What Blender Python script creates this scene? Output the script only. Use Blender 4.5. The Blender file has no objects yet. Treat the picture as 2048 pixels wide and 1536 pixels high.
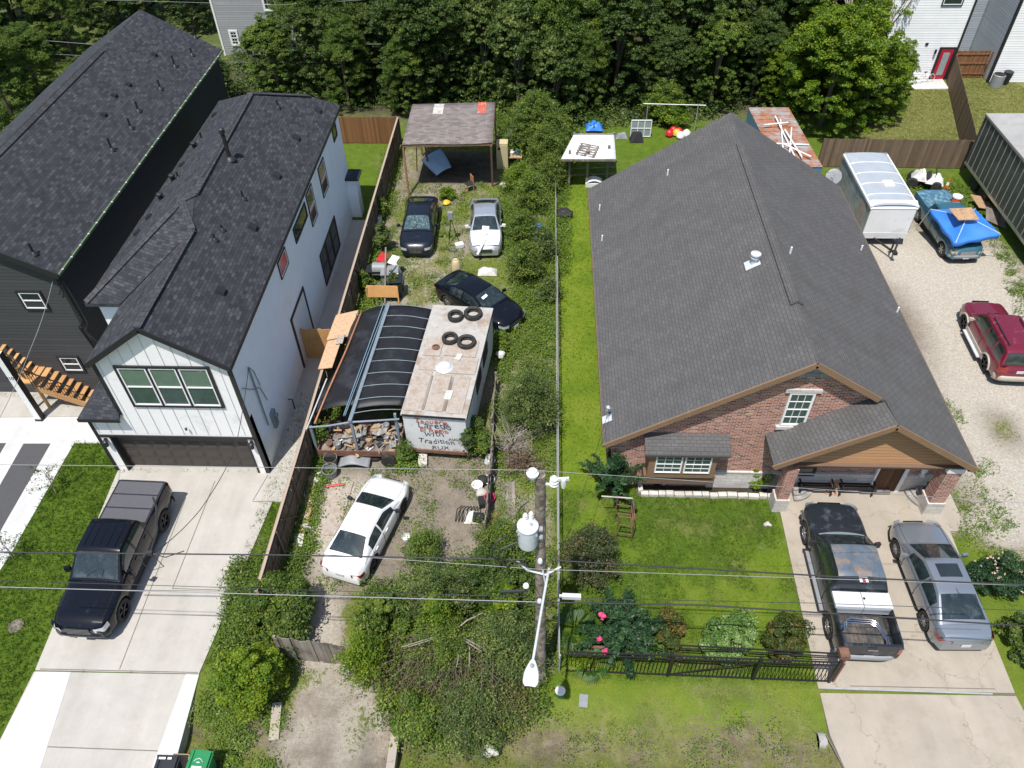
import bpy, math, random
import numpy as np
from mathutils import Vector, Matrix
random.seed(7)
RNG = np.random.default_rng(11)
C = bpy.context.scene.collection
SC = bpy.context.scene

# ------------------------------------------------------------------ camera
CAMH = 25.0
PITCH, YAW, ROLL, FPX = math.radians(45.213), math.radians(3.017), math.radians(-1.3145), 1554.5
_fw = np.array([-math.sin(YAW)*math.cos(PITCH), math.cos(YAW)*math.cos(PITCH), -math.sin(PITCH)])
_rt = np.array([math.cos(YAW), math.sin(YAW), 0.0]); _up = np.cross(_rt, _fw)
_rt, _up = _rt*math.cos(ROLL)+_up*math.sin(ROLL), -_rt*math.sin(ROLL)+_up*math.cos(ROLL)
_C = np.array([0, 0, CAMH])
cam_data = bpy.data.cameras.new('camera'); cam = bpy.data.objects.new('camera', cam_data); C.objects.link(cam)
cam_data.sensor_width = 36.0; cam_data.lens = 36.0*FPX/2048.0
cam_data.clip_start = 0.5; cam_data.clip_end = 3000
_m = Matrix.Identity(4)
for i in range(3):
    _m[i][0] = _rt[i]; _m[i][1] = _up[i]; _m[i][2] = -_fw[i]; _m[i][3] = _C[i]
cam.matrix_world = _m
SC.camera = cam
SC.render.resolution_x = 1024; SC.render.resolution_y = 768

# ------------------------------------------------------------------ world and sun
SDIR = Vector((-0.15, -0.38, 1.0)).normalized()
SEL = math.asin(SDIR.z)
world = bpy.data.worlds.new('World'); SC.world = world; world.use_nodes = True
_nt = world.node_tree; _nt.nodes.clear()
_sky = _nt.nodes.new('ShaderNodeTexSky'); _sky.sky_type = 'NISHITA'; _sky.sun_disc = False
_sky.sun_elevation = SEL; _sky.sun_rotation = math.atan2(SDIR.x, SDIR.y)
_sky.air_density = 1.0; _sky.dust_density = 1.2
_bg = _nt.nodes.new('ShaderNodeBackground'); _bg.inputs['Strength'].default_value = 0.13
_ow = _nt.nodes.new('ShaderNodeOutputWorld')
_nt.links.new(_sky.outputs[0], _bg.inputs[0]); _nt.links.new(_bg.outputs[0], _ow.inputs[0])
_sd = bpy.data.lights.new('sun', 'SUN'); _sd.energy = 4.7; _sd.angle = math.radians(0.53); _sd.color = (1.0, 0.965, 0.91)
_so = bpy.data.objects.new('sun', _sd); C.objects.link(_so); _so.rotation_euler = SDIR.to_track_quat('Z', 'Y').to_euler()
_so.location = (-20, -40, 90)
SC.view_settings.view_transform = 'Standard'; SC.view_settings.look = 'None'
SC.view_settings.exposure = 0.22; SC.view_settings.gamma = 1.0
SC.cycles.max_bounces = 6; SC.cycles.diffuse_bounces = 4; SC.cycles.glossy_bounces = 3
SC.cycles.transmission_bounces = 3; SC.cycles.transparent_max_bounces = 4
SC.cycles.use_denoising = True
SC.cycles.caustics_reflective = False; SC.cycles.caustics_refractive = False

# ------------------------------------------------------------------ surveying: photo pixel -> point on a known plane
def _ray(x, y): return _fw + _rt*(x-1024)/FPX - _up*(y-768)/FPX
def G(x, y, z=0.0):
    d = _ray(x, y); q = _C + d*(z-_C[2])/d[2]; return Vector(q.tolist())
def PY(x, y, Y):
    d = _ray(x, y); return Vector((_C + d*(Y-_C[1])/d[1]).tolist())
def PX(x, y, X):
    d = _ray(x, y); return Vector((_C + d*(X-_C[0])/d[0]).tolist())

# ------------------------------------------------------------------ materials
def _new(name):
    m = bpy.data.materials.new(name); m.use_nodes = True
    nt = m.node_tree; b = nt.nodes['Principled BSDF']; return m, nt, b
def _n(nt, t, **kw):
    n = nt.nodes.new(t)
    for k, v in kw.items(): setattr(n, k, v)
    return n
def rgba(c): return (c[0], c[1], c[2], 1.0)
def _noise(nt, vec, scale, detail=4, rough=0.6):
    n = _n(nt, 'ShaderNodeTexNoise'); n.inputs['Scale'].default_value = scale
    n.inputs['Detail'].default_value = detail; n.inputs['Roughness'].default_value = rough
    nt.links.new(vec, n.inputs['Vector']); return n
def _ramp(nt, fac, stops):
    r = _n(nt, 'ShaderNodeValToRGB'); e = r.color_ramp.elements
    while len(e) < len(stops): e.new(0.5)
    for i, (p, c) in enumerate(stops): e[i].position = p; e[i].color = rgba(c) if len(c) == 3 else c
    nt.links.new(fac, r.inputs[0]); return r
def _mix(nt, fac, a, b, mode='MIX'):
    m = _n(nt, 'ShaderNodeMix', data_type='RGBA', blend_type=mode)
    for inp, v in ((m.inputs[0], fac), (m.inputs[6], a), (m.inputs[7], b)):
        if isinstance(v, (int, float)): inp.default_value = v
        elif isinstance(v, (tuple, list)): inp.default_value = rgba(v)
        else: nt.links.new(v, inp)
    return m.outputs[2]
def _bump(nt, b, h, strength=0.5, dist=0.02):
    n = _n(nt, 'ShaderNodeBump'); n.inputs['Strength'].default_value = strength; n.inputs['Distance'].default_value = dist
    nt.links.new(h, n.inputs['Height']); nt.links.new(n.outputs[0], b.inputs['Normal']); return n
def M(name, col, rough=0.7, metal=0.0, var=0.12, scale=3.0, dirt=None, dirt_amt=0.0, dirt_scale=1.2, bump=0.0, bscale=40, coat=0.0, spec=0.5, emit=None):
    """painted / plain surface: base colour with mottling and optional patches of dirt"""
    m, nt, b = _new(name); tc = _n(nt, 'ShaderNodeTexCoord'); v = tc.outputs['Object']
    n1 = _noise(nt, v, scale, 5)
    lo = tuple(max(0, c*(1-var)) for c in col); hi = tuple(min(1, c*(1+var)) for c in col)
    out = _ramp(nt, n1.outputs[0], [(0.3, lo), (0.7, hi)]).outputs[0]
    if dirt:
        n2 = _noise(nt, v, dirt_scale, 7, 0.7)
        r = _ramp(nt, n2.outputs[0], [(0.62-dirt_amt*0.3, (0, 0, 0)), (0.75-dirt_amt*0.25, (1, 1, 1))])
        out = _mix(nt, r.outputs[0], out, dirt)
    nt.links.new(out, b.inputs['Base Color'])
    b.inputs['Roughness'].default_value = rough; b.inputs['Metallic'].default_value = metal
    b.inputs['Coat Weight'].default_value = coat; b.inputs['Coat Roughness'].default_value = 0.05
    b.inputs['Specular IOR Level'].default_value = spec
    if bump: _bump(nt, b, _noise(nt, v, bscale, 4).outputs[0], bump, 0.01)
    return m
def BRK(name, cols, mortar, w, h, msize=0.012, rough=0.9, bump=0.5, off=0.5, wear=None, wear_amt=0.0, streak=0.35):
    """courses of bricks, shingles, siding or tiles laid in the surface's own UV (metres)"""
    m, nt, b = _new(name); uv = _n(nt, 'ShaderNodeUVMap'); v = uv.outputs[0]
    t = _n(nt, 'ShaderNodeTexBrick'); t.offset = off; nt.links.new(v, t.inputs['Vector'])
    t.inputs['Color1'].default_value = (0, 0, 0, 1); t.inputs['Color2'].default_value = (1, 1, 1, 1); t.inputs['Mortar'].default_value = (0.5, 0.5, 0.5, 1)
    t.inputs['Scale'].default_value = 1.0; t.inputs['Mortar Size'].default_value = msize; t.inputs['Mortar Smooth'].default_value = 0.1
    t.inputs['Brick Width'].default_value = w; t.inputs['Row Height'].default_value = h; t.inputs['Bias'].default_value = 0.0
    n = len(cols); r = _ramp(nt, t.outputs['Color'], [((i+0.0)/max(1, n-1), c) for i, c in enumerate(cols)])
    out = r.outputs[0]
    n1 = _noise(nt, v, 0.7, 5)
    out = _mix(nt, 0.55, out, _ramp(nt, n1.outputs[0], [(0.25, (0.72, 0.72, 0.72)), (0.75, (1.0, 1.0, 1.0))]).outputs[0], 'MULTIPLY')
    mp = _n(nt, 'ShaderNodeMapping'); mp.inputs['Scale'].default_value = (1.6, 0.12, 1); nt.links.new(v, mp.inputs[0])
    out = _mix(nt, streak, out, _ramp(nt, _noise(nt, mp.outputs[0], 1.0, 6, 0.7).outputs[0], [(0.3, (0.62,0.61,0.60)), (0.7, (1.12,1.12,1.12))]).outputs[0], 'MULTIPLY')
    n3 = _noise(nt, v, 45, 3)
    out = _mix(nt, 0.5, out, _ramp(nt, n3.outputs[0], [(0.3, (0.7, 0.7, 0.7)), (0.7, (1, 1, 1))]).outputs[0], 'MULTIPLY')
    if wear:
        n2 = _noise(nt, v, 0.55, 6, 0.65)
        out = _mix(nt, _ramp(nt, n2.outputs[0], [(0.62-0.25*wear_amt, (0, 0, 0)), (0.8-0.2*wear_amt, (wear_amt,)*3)]).outputs[0], out, wear)
    out = _mix(nt, t.outputs['Fac'], out, mortar)
    nt.links.new(out, b.inputs['Base Color']); b.inputs['Roughness'].default_value = rough
    b.inputs['Specular IOR Level'].default_value = 0.25
    if bump:
        iv = _n(nt, 'ShaderNodeMath', operation='SUBTRACT'); iv.inputs[0].default_value = 1.0; nt.links.new(t.outputs['Fac'], iv.inputs[1])
        _bump(nt, b, iv.outputs[0], bump, 0.02)
    return m
def SIDING(name, col, pitch=0.18, rough=0.6, var=0.05, depth=0.03, vertical=False, dirt=None):
    """overlapping boards: a saw-tooth relief along the wall's UV"""
    m, nt, b = _new(name); uv = _n(nt, 'ShaderNodeUVMap'); sx = _n(nt, 'ShaderNodeSeparateXYZ'); nt.links.new(uv.outputs[0], sx.inputs[0])
    dv = _n(nt, 'ShaderNodeMath', operation='DIVIDE'); nt.links.new(sx.outputs[0 if vertical else 1], dv.inputs[0]); dv.inputs[1].default_value = pitch
    fr = _n(nt, 'ShaderNodeMath', operation='FRACT'); nt.links.new(dv.outputs[0], fr.inputs[0])
    fl = _n(nt, 'ShaderNodeMath', operation='FLOOR'); nt.links.new(dv.outputs[0], fl.inputs[0])
    wn = _n(nt, 'ShaderNodeTexWhiteNoise', noise_dimensions='1D'); nt.links.new(fl.outputs[0], wn.inputs['W'])
    lo = tuple(c*(1-var) for c in col); hi = tuple(min(1, c*(1+var)) for c in col)
    out = _ramp(nt, wn.outputs[0], [(0, lo), (1, hi)]).outputs[0]
    nz = _noise(nt, uv.outputs[0], 1.3, 6, 0.7)
    out = _mix(nt, 0.5, out, _ramp(nt, nz.outputs[0], [(0.3, (0.82, 0.81, 0.8)), (0.65, (1, 1, 1))]).outputs[0], 'MULTIPLY')
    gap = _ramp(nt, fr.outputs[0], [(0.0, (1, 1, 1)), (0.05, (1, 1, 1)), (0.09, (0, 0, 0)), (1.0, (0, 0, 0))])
    out = _mix(nt, gap.outputs[0], out, tuple(c*0.35 for c in col))  # painted dark line stands in for the shade under each board lap
    if dirt: out = _mix(nt, _ramp(nt, _noise(nt, uv.outputs[0], 2.2, 8, 0.75).outputs[0], [(0.5, (0, 0, 0)), (0.7, (0.8,)*3)]).outputs[0], out, dirt)
    nt.links.new(out, b.inputs['Base Color']); b.inputs['Roughness'].default_value = rough
    iv = _n(nt, 'ShaderNodeMath', operation='SUBTRACT'); iv.inputs[0].default_value = 1.0; nt.links.new(fr.outputs[0], iv.inputs[1])
    _bump(nt, b, iv.outputs[0], 0.9, depth)
    return m
def WOOD(name, c1, c2, pitch=0.14, rough=0.85, stain=None):
    """weathered planks; each board (mesh or UV stripe) its own tone"""
    m, nt, b = _new(name); uv = _n(nt, 'ShaderNodeUVMap')
    mp = _n(nt, 'ShaderNodeMapping'); mp.inputs['Scale'].default_value = (1/pitch, 0.35, 1); nt.links.new(uv.outputs[0], mp.inputs[0])
    sx = _n(nt, 'ShaderNodeSeparateXYZ'); nt.links.new(mp.outputs[0], sx.inputs[0])
    fl = _n(nt, 'ShaderNodeMath', operation='FLOOR'); nt.links.new(sx.outputs[0], fl.inputs[0])
    wn = _n(nt, 'ShaderNodeTexWhiteNoise', noise_dimensions='1D'); nt.links.new(fl.outputs[0], wn.inputs['W'])
    nz = _noise(nt, mp.outputs[0], 2.0, 8, 0.7)
    ad = _n(nt, 'ShaderNodeMath', operation='ADD'); nt.links.new(wn.outputs[0], ad.inputs[0]); nt.links.new(nz.outputs[0], ad.inputs[1])
    hf = _n(nt, 'ShaderNodeMath', operation='MULTIPLY'); nt.links.new(ad.outputs[0], hf.inputs[0]); hf.inputs[1].default_value = 0.5
    out = _ramp(nt, hf.outputs[0], [(0.2, c1), (0.8, c2)]).outputs[0]
    if stain: out = _mix(nt, _ramp(nt, _noise(nt, uv.outputs[0], 1.1, 6).outputs[0], [(0.45, (0, 0, 0)), (0.65, (0.8,)*3)]).outputs[0], out, stain)
    nt.links.new(out, b.inputs['Base Color']); b.inputs['Roughness'].default_value = rough; b.inputs['Specular IOR Level'].default_value = 0.2
    _bump(nt, b, nz.outputs[0], 0.4, 0.01)
    return m
def LEAF(name, c1, c2, c3=None, trans=0.25, rough=0.5):
    """leaves: hue varies leaf by leaf (face attribute 'tint') and by clump"""
    m, nt, b = _new(name)
    at = _n(nt, 'ShaderNodeAttribute', attribute_name='tint')
    stops = [(0.0, c1), (0.65, c2), (1.0, c3 or c2)]
    r = _ramp(nt, at.outputs['Fac'], stops)
    nt.links.new(r.outputs[0], b.inputs['Base Color']); b.inputs['Roughness'].default_value = rough; b.inputs['Specular IOR Level'].default_value = 0.35
    tr = _n(nt, 'ShaderNodeBsdfTranslucent'); nt.links.new(_mix(nt, 1.0, r.outputs[0], (1.0, 1.25, 0.45), 'MULTIPLY'), tr.inputs[0])
    mx = _n(nt, 'ShaderNodeMixShader'); mx.inputs[0].default_value = trans
    nt.links.new(b.outputs[0], mx.inputs[1]); nt.links.new(tr.outputs[0], mx.inputs[2])
    nt.links.new(mx.outputs[0], nt.nodes['Material Output'].inputs[0])
    return m
def CONC(name, col, stain, amt=0.5, crack=0.0):
    """cast concrete: speckle, cloudy stains, tyre-wide lengthwise wear and hair cracks"""
    m, nt, b = _new(name); tc = _n(nt, 'ShaderNodeTexCoord'); v = tc.outputs['Object']
    out = _ramp(nt, _noise(nt, v, 0.7, 6, 0.65).outputs[0], [(0.3, tuple(c*0.88 for c in col)), (0.7, tuple(c*1.08 for c in col))]).outputs[0]
    out = _mix(nt, _ramp(nt, _noise(nt, v, 1.3, 8, 0.75).outputs[0], [(0.52, (0,0,0)), (0.75, (amt,)*3)]).outputs[0], out, stain)
    mp = _n(nt, 'ShaderNodeMapping'); mp.inputs['Scale'].default_value = (1.3, 0.10, 1); nt.links.new(v, mp.inputs[0])
    out = _mix(nt, 0.6, out, _ramp(nt, _noise(nt, mp.outputs[0], 1.0, 4, 0.6).outputs[0], [(0.35, (0.86,0.85,0.83)), (0.6, (1,1,1))]).outputs[0], 'MULTIPLY')
    out = _mix(nt, 0.7, out, _ramp(nt, _noise(nt, v, 38, 3, 0.7).outputs[0], [(0.3, (0.86,0.86,0.86)), (0.6, (1.02,1.02,1.02))]).outputs[0], 'MULTIPLY')
    sp = _n(nt, 'ShaderNodeTexVoronoi'); sp.inputs['Scale'].default_value = 2.4; nt.links.new(v, sp.inputs['Vector'])
    out = _mix(nt, _ramp(nt, sp.outputs['Distance'], [(0.0, (0.75,)*3), (0.055, (0,0,0))]).outputs[0], out, tuple(c*0.35 for c in col))
    if crack:
        nw = _noise(nt, v, 1.5, 4); ad = _n(nt, 'ShaderNodeVectorMath', operation='ADD'); nt.links.new(v, ad.inputs[0]); nt.links.new(nw.outputs['Color'], ad.inputs[1])
        vr = _n(nt, 'ShaderNodeTexVoronoi', feature='DISTANCE_TO_EDGE'); vr.inputs['Scale'].default_value = 0.22; nt.links.new(ad.outputs[0], vr.inputs['Vector'])
        out = _mix(nt, _ramp(nt, vr.outputs['Distance'], [(0.0, (crack,)*3), (0.004, (0,0,0))]).outputs[0], out, tuple(c*0.4 for c in col))
    nt.links.new(out, b.inputs['Base Color']); b.inputs['Roughness'].default_value = 0.9; b.inputs['Specular IOR Level'].default_value = 0.2
    _bump(nt, b, _noise(nt, v, 50, 4).outputs[0], 0.25, 0.01); return m
def PAINT(name, col, rough=0.32, metal=0.0, dirt=None, amt=0.3):
    k = max(col) < 0.05
    m = M(name, col, rough, metal, 0.04, 1.5, dirt, amt, 2.0, coat=0.45 if k else 1.0, spec=0.2 if k else 0.5)
    return m
MT = {}
def D(k, f, *a, **kw): MT[k] = f(k, *a, **kw)

# ------------------------------------------------------------------ mesh helper
class MB:
    def __init__(s): s.v = []; s.f = []; s.m = []; s.mi = 0
    def mat(s, i): s.mi = i; return s
    def add(s, vs, fs):
        o = len(s.v); s.v += [tuple(v) for v in vs]
        for f in fs: s.f.append(tuple(i+o for i in f)); s.m.append(s.mi)
        return s
    def poly(s, pts): return s.add(pts, [tuple(range(len(pts)))])
    def box(s, x0, x1, y0, y1, z0, z1):
        v = [(x0,y0,z0),(x1,y0,z0),(x1,y1,z0),(x0,y1,z0),(x0,y0,z1),(x1,y0,z1),(x1,y1,z1),(x0,y1,z1)]
        return s.add(v, [(0,3,2,1),(4,5,6,7),(0,1,5,4),(1,2,6,5),(2,3,7,6),(3,0,4,7)])
    def obox(s, c, size, rz=0, rx=0, ry=0):
        R = Matrix.Rotation(rz,3,'Z') @ Matrix.Rotation(ry,3,'Y') @ Matrix.Rotation(rx,3,'X'); c = Vector(c); h = [q/2 for q in size]
        v = [c + R @ Vector((a*h[0], b*h[1], d*h[2])) for d in (-1,1) for a,b in ((-1,-1),(1,-1),(1,1),(-1,1))]
        return s.add(v, [(0,3,2,1),(4,5,6,7),(0,1,5,4),(1,2,6,5),(2,3,7,6),(3,0,4,7)])
    def beam(s, p, q, w=0.1, h=None, up=(0,0,1)):
        p = Vector(p); q = Vector(q); h = h or w; d = (q-p).normalized(); u = Vector(up)
        if abs(d.dot(u)) > 0.98: u = Vector((0,1,0))
        a = d.cross(u).normalized()*w/2; b = a.cross(d).normalized()*h/2
        v = [p-a-b, p+a-b, p+a+b, p-a+b, q-a-b, q+a-b, q+a+b, q-a+b]
        return s.add(v, [(0,1,2,3),(7,6,5,4),(0,4,5,1),(1,5,6,2),(2,6,7,3),(3,7,4,0)])
    def tube(s, pts, r=0.03, n=8, r2=None, cap=True):
        pts = [Vector(p) for p in pts]; k = len(pts); rings = []; o = len(s.v); ref = None
        for i, p in enumerate(pts):
            d = (pts[min(i+1,k-1)] - pts[max(i-1,0)]).normalized()
            if ref is None: ref = Vector((0,0,1)) if abs(d.z) < 0.9 else Vector((1,0,0))
            a = (ref - d*ref.dot(d)).normalized(); ref = a; b = d.cross(a)
            rr = r if r2 is None else r + (r2-r)*i/(k-1)
            if isinstance(r, (list, tuple)): rr = r[i]
            for j in range(n):
                t = 2*math.pi*j/n; s.v.append(tuple(p + a*rr*math.cos(t) + b*rr*math.sin(t)))
        for i in range(k-1):
            for j in range(n):
                s.f.append((o+i*n+j, o+i*n+(j+1)%n, o+(i+1)*n+(j+1)%n, o+(i+1)*n+j)); s.m.append(s.mi)
        if cap:
            s.f.append(tuple(o+j for j in range(n))[::-1]); s.m.append(s.mi)
            s.f.append(tuple(o+(k-1)*n+j for j in range(n))); s.m.append(s.mi)
        return s
    def lathe(s, prof, c=(0,0,0), n=20, axis='Z', R=None, cap=True):
        o = len(s.v); c = Vector(c)
        for r, z in prof:
            for j in range(n):
                t = 2*math.pi*j/n
                p = Vector((r*math.cos(t), r*math.sin(t), z))
                if axis == 'Y': p = Vector((p.x, p.z, -p.y))
                if axis == 'X': p = Vector((p.z, p.x, p.y))
                if R is not None: p = R @ p
                s.v.append(tuple(c+p))
        for i in range(len(prof)-1):
            for j in range(n):
                s.f.append((o+i*n+j, o+i*n+(j+1)%n, o+(i+1)*n+(j+1)%n, o+(i+1)*n+j)); s.m.append(s.mi)
        if cap and prof[0][0] > 1e-4: s.f.append(tuple(o+j for j in range(n))[::-1]); s.m.append(s.mi)
        if cap and prof[-1][0] > 1e-4: s.f.append(tuple(o+(len(prof)-1)*n+j for j in range(n))); s.m.append(s.mi)
        return s
    def prism(s, pts, off):
        """closed solid: polygon pts swept by vector off"""
        k = len(pts); off = Vector(off); a = [Vector(p) for p in pts]; b = [p+off for p in a]
        fs = [tuple(range(k))[::-1], tuple(range(k, 2*k))] + [(i, (i+1)%k, k+(i+1)%k, k+i) for i in range(k)]
        return s.add(a+b, fs)
    def slab(s, pts, t=0.1): return s.prism(pts, (0,0,-t))
    def grid(s, fn, nu, nv):
        o = len(s.v)
        for i in range(nu+1):
            for j in range(nv+1): s.v.append(tuple(fn(i/nu, j/nv)))
        for i in range(nu):
            for j in range(nv):
                a = o+i*(nv+1)+j; s.f.append((a, a+nv+1, a+nv+2, a+1)); s.m.append(s.mi)
        return s
    def build(s, name, mats, parent=None, smooth=None, world=False, solid=None, label=None):
        if isinstance(mats, str): mats = [mats]
        me = bpy.data.meshes.new(name)
        vs = s.v
        if parent is not None and world:
            inv = parent_matrix(parent).inverted(); vs = [tuple(inv @ Vector(v)) for v in vs]
        me.from_pydata(vs, [], s.f); me.update()
        for k in mats: me.materials.append(MT[k])
        if len(mats) > 1: me.polygons.foreach_set('material_index', s.m)
        n = len(me.loops); uvl = me.uv_layers.new(name='UVMap'); co = np.array(vs, dtype=float).reshape(-1,3); buf = np.zeros((n,2))
        for p in me.polygons:
            nn = p.normal
            if abs(nn.z) > 0.995: u = Vector((1,0,0)); w = Vector((0,1,0))
            else:
                u = Vector((-nn.y, nn.x, 0)).normalized(); w = nn.cross(u)
            for li in p.loop_indices:
                c = co[me.loops[li].vertex_index]; buf[li] = (c[0]*u.x+c[1]*u.y+c[2]*u.z, c[0]*w.x+c[1]*w.y+c[2]*w.z)
        uvl.data.foreach_set('uv', buf.ravel())
        if smooth is not None:
            me.polygons.foreach_set('use_smooth', [True]*len(me.polygons))
            me.set_sharp_from_angle(angle=math.radians(smooth))
        o = bpy.data.objects.new(name, me); C.objects.link(o)
        if parent is not None: o.parent = parent
        if label: o['label'] = label
        if solid:
            sm = o.modifiers.new('s', 'SOLIDIFY'); sm.thickness = solid; sm.offset = -1
        return o
def parent_matrix(o):
    m = Matrix.LocRotScale(o.location, o.rotation_euler, o.scale)
    return (parent_matrix(o.parent) @ m) if o.parent else m
def thing(name, label, cat, loc=(0,0,0), rz=0, group=None):
    o = bpy.data.objects.new(name, None); C.objects.link(o); o.empty_display_size = 0.3
    o.location = loc; o.rotation_euler = (0,0,rz); o['label'] = label; o['category'] = cat
    if group: o['group'] = group
    return o
def tag(o, label, cat, group=None):
    o['label'] = label; o['category'] = cat
    if group: o['group'] = group
    return o
def struct(o, kind='structure'): o['kind'] = kind; return o
def kids(o): return [c for c in bpy.data.objects if c.parent == o]
def dup(root, loc, rz, label, group=None, scale=None):
    r = root.copy(); C.objects.link(r); r.location = loc; r.rotation_euler = (0,0,rz); r['label'] = label
    if group: r['group'] = group
    if scale: r.scale = scale if not isinstance(scale, (int, float)) else (scale,)*3
    for ch in kids(root):
        c = ch.copy(); C.objects.link(c); c.parent = r
        for g in kids(ch):
            d = g.copy(); C.objects.link(d); d.parent = c
    return r
def origin_to(o, p):
    """move a world-built single mesh's origin to its base point p"""
    p = Vector(p); o.data.transform(Matrix.Translation(-p)); o.location = p; return o

# ------------------------------------------------------------------ leaves
def leafmesh(name, pts, nrm, size, tint, mat, parent=None, aspect=0.55, shape='rhomb'):
    """one mesh of leaf-sized faces at pts, facing nrm"""
    N = len(pts); pts = np.asarray(pts, float); nrm = np.asarray(nrm, float)
    nrm = nrm/np.maximum(1e-6, np.linalg.norm(nrm, axis=1))[:, None]
    rv = RNG.normal(size=(N,3)); a = np.cross(nrm, rv); a /= np.maximum(1e-6, np.linalg.norm(a, axis=1))[:, None]
    b = np.cross(nrm, a); s = np.asarray(size, float).reshape(-1,1)*np.ones((N,1))
    w = s*aspect
    v = np.empty((N,4,3)); v[:,0] = pts-a*s; v[:,1] = pts-b*w+nrm*s*0.15; v[:,2] = pts+a*s; v[:,3] = pts+b*w+nrm*s*0.15
    return rawmesh(name, v.reshape(-1,3), np.arange(N*4).reshape(N,4), tint, mat, parent)
def rawmesh(name, v, f, tint, mat, parent=None):
    me = bpy.data.meshes.new(name); N, k = f.shape
    me.vertices.add(len(v)); me.vertices.foreach_set('co', v.ravel())
    me.loops.add(N*k); me.loops.foreach_set('vertex_index', f.ravel().astype(np.int32))
    me.polygons.add(N); me.polygons.foreach_set('loop_start', np.arange(0, N*k, k, dtype=np.int32))
    try: me.polygons.foreach_set('loop_total', np.full(N, k, dtype=np.int32))
    except Exception: pass
    me.update(calc_edges=True)
    if tint is not None:
        at = me.attributes.new('tint', 'FLOAT', 'FACE'); at.data.foreach_set('value', np.clip(tint, 0, 1).astype(np.float32))
    for k_ in ([mat] if isinstance(mat, str) else mat): me.materials.append(MT[k_])
    o = bpy.data.objects.new(name, me); C.objects.link(o)
    if parent is not None: o.parent = parent
    return o
def clumps(n, rx, ry, rz, cz, rr, low=-0.5, rng=RNG):
    """clump centres spread over an ellipsoid shell"""
    out = []
    while len(out) < n:
        d = rng.normal(size=3); d /= np.linalg.norm(d)
        if d[2] < low: continue
        k = rng.uniform(0.45, 1.0)**0.6
        out.append((d[0]*rx*k, d[1]*ry*k, cz+d[2]*rz*k, rr*rng.uniform(0.6, 1.35), rng.uniform(0,1)))
    return out
def lobed(nl, per, R_, H_, rr, low=0.18):
    """tree crown: a few big uneven lobes, each carrying many small leaf clumps on its outside"""
    out = []
    for i in range(nl):
        a = 2.4*i+RNG.uniform(-0.5,0.5); q = math.sqrt((i+0.3)/nl)*0.72; lz = H_*(low+0.30+(0.52-low*0.3)*(1-q*q)*RNG.uniform(0.75,1.12)); L_ = R_*RNG.uniform(0.30,0.50); tt = RNG.random()
        cx_, cy_ = math.cos(a)*R_*q, math.sin(a)*R_*q; fz = RNG.uniform(0.8,1.25)
        for k in range(per):
            d = RNG.normal(size=3); d /= np.linalg.norm(d)
            if d[2] < -0.55: d[2] = -d[2]
            s = L_*RNG.uniform(0.62,1.15); out.append((cx_+d[0]*s, cy_+d[1]*s, max(0.4, lz+d[2]*s*fz), rr*RNG.uniform(0.5,1.4), 0.6*tt+0.4*RNG.random()))
    for k in range(nl*13):
        a = RNG.uniform(0,6.283); q = RNG.uniform(0.5,1.0); out.append((math.cos(a)*R_*q, math.sin(a)*R_*q, H_*RNG.uniform(0.06,0.6), rr*RNG.uniform(0.5,1.2), RNG.random()*0.7))
    return out
def clump_leaves(cl, per, up=0.6, tv=0.22, fill=0.35):
    P = []; Nn = []; T = []
    for x, y, z, r, t in cl:
        d = RNG.normal(size=(per,3)); d /= np.linalg.norm(d, axis=1)[:, None]
        d[:,2] = np.abs(d[:,2])*0.9 + d[:,2]*0.1
        k = 1-RNG.random(per)**2*fill*1.6
        p = d*k[:,None]*r*np.array([1,1,0.75]) + np.array([x,y,z])
        P.append(p); nn = d*0.8 + RNG.normal(size=(per,3))*0.55; nn[:,2] += up; Nn.append(nn)
        T.append(t*0.6+0.2+RNG.normal(size=per)*tv)
    return np.concatenate(P), np.concatenate(Nn), np.concatenate(T)
# ------------------------------------------------------------------ material library
D('concrete_new', CONC, (0.455,0.43,0.39), (0.36,0.325,0.275), 0.5, 0.0)
D('concrete_white', CONC, (0.57,0.57,0.565), (0.47,0.46,0.44), 0.5, 0.0)
D('concrete_old', CONC, (0.385,0.34,0.28), (0.27,0.225,0.17), 0.6, 0.6)
D('concrete_grey', M, (0.34,0.33,0.31), 0.9, 0, 0.15, 2.0, (0.22,0.2,0.18), 0.5, 1.5, 0.3, 50)
D('joint', M, (0.16,0.145,0.12), 0.95)
D('asphalt', M, (0.075,0.075,0.078), 0.95, 0, 0.3, 60, None, 0, 1, 0.6, 90)
D('shingle_dark', BRK, [(0.034,0.036,0.043),(0.044,0.046,0.054),(0.070,0.072,0.082),(0.040,0.042,0.050),(0.095,0.097,0.108)], (0.022,0.023,0.028), 0.25, 0.13, 0.007)
D('shingle_cap', BRK, [(0.055,0.055,0.062),(0.085,0.085,0.093)], (0.018,0.018,0.02), 0.3, 0.25, 0.010)
D('shingle_grey', BRK, [(0.120,0.117,0.116),(0.130,0.126,0.125),(0.143,0.139,0.137)], (0.055,0.053,0.055), 0.27, 0.14, 0.007, 0.92, 0.6, 0.5, (0.085,0.08,0.076), 0.6)
D('brick', BRK, [(0.30,0.07,0.045),(0.50,0.16,0.10),(0.15,0.045,0.035),(0.56,0.25,0.165),(0.40,0.105,0.065),(0.60,0.37,0.26)], (0.50,0.43,0.37), 0.23, 0.08, 0.012, 0.9, 0.6)
D('stone_white', BRK, [(0.66,0.63,0.58),(0.74,0.71,0.66),(0.56,0.53,0.48)], (0.45,0.42,0.38), 0.42, 0.19, 0.014)
D('stone_grey', BRK, [(0.30,0.33,0.35),(0.42,0.45,0.46),(0.25,0.27,0.29)], (0.18,0.17,0.16), 0.45, 0.2, 0.014)
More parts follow.
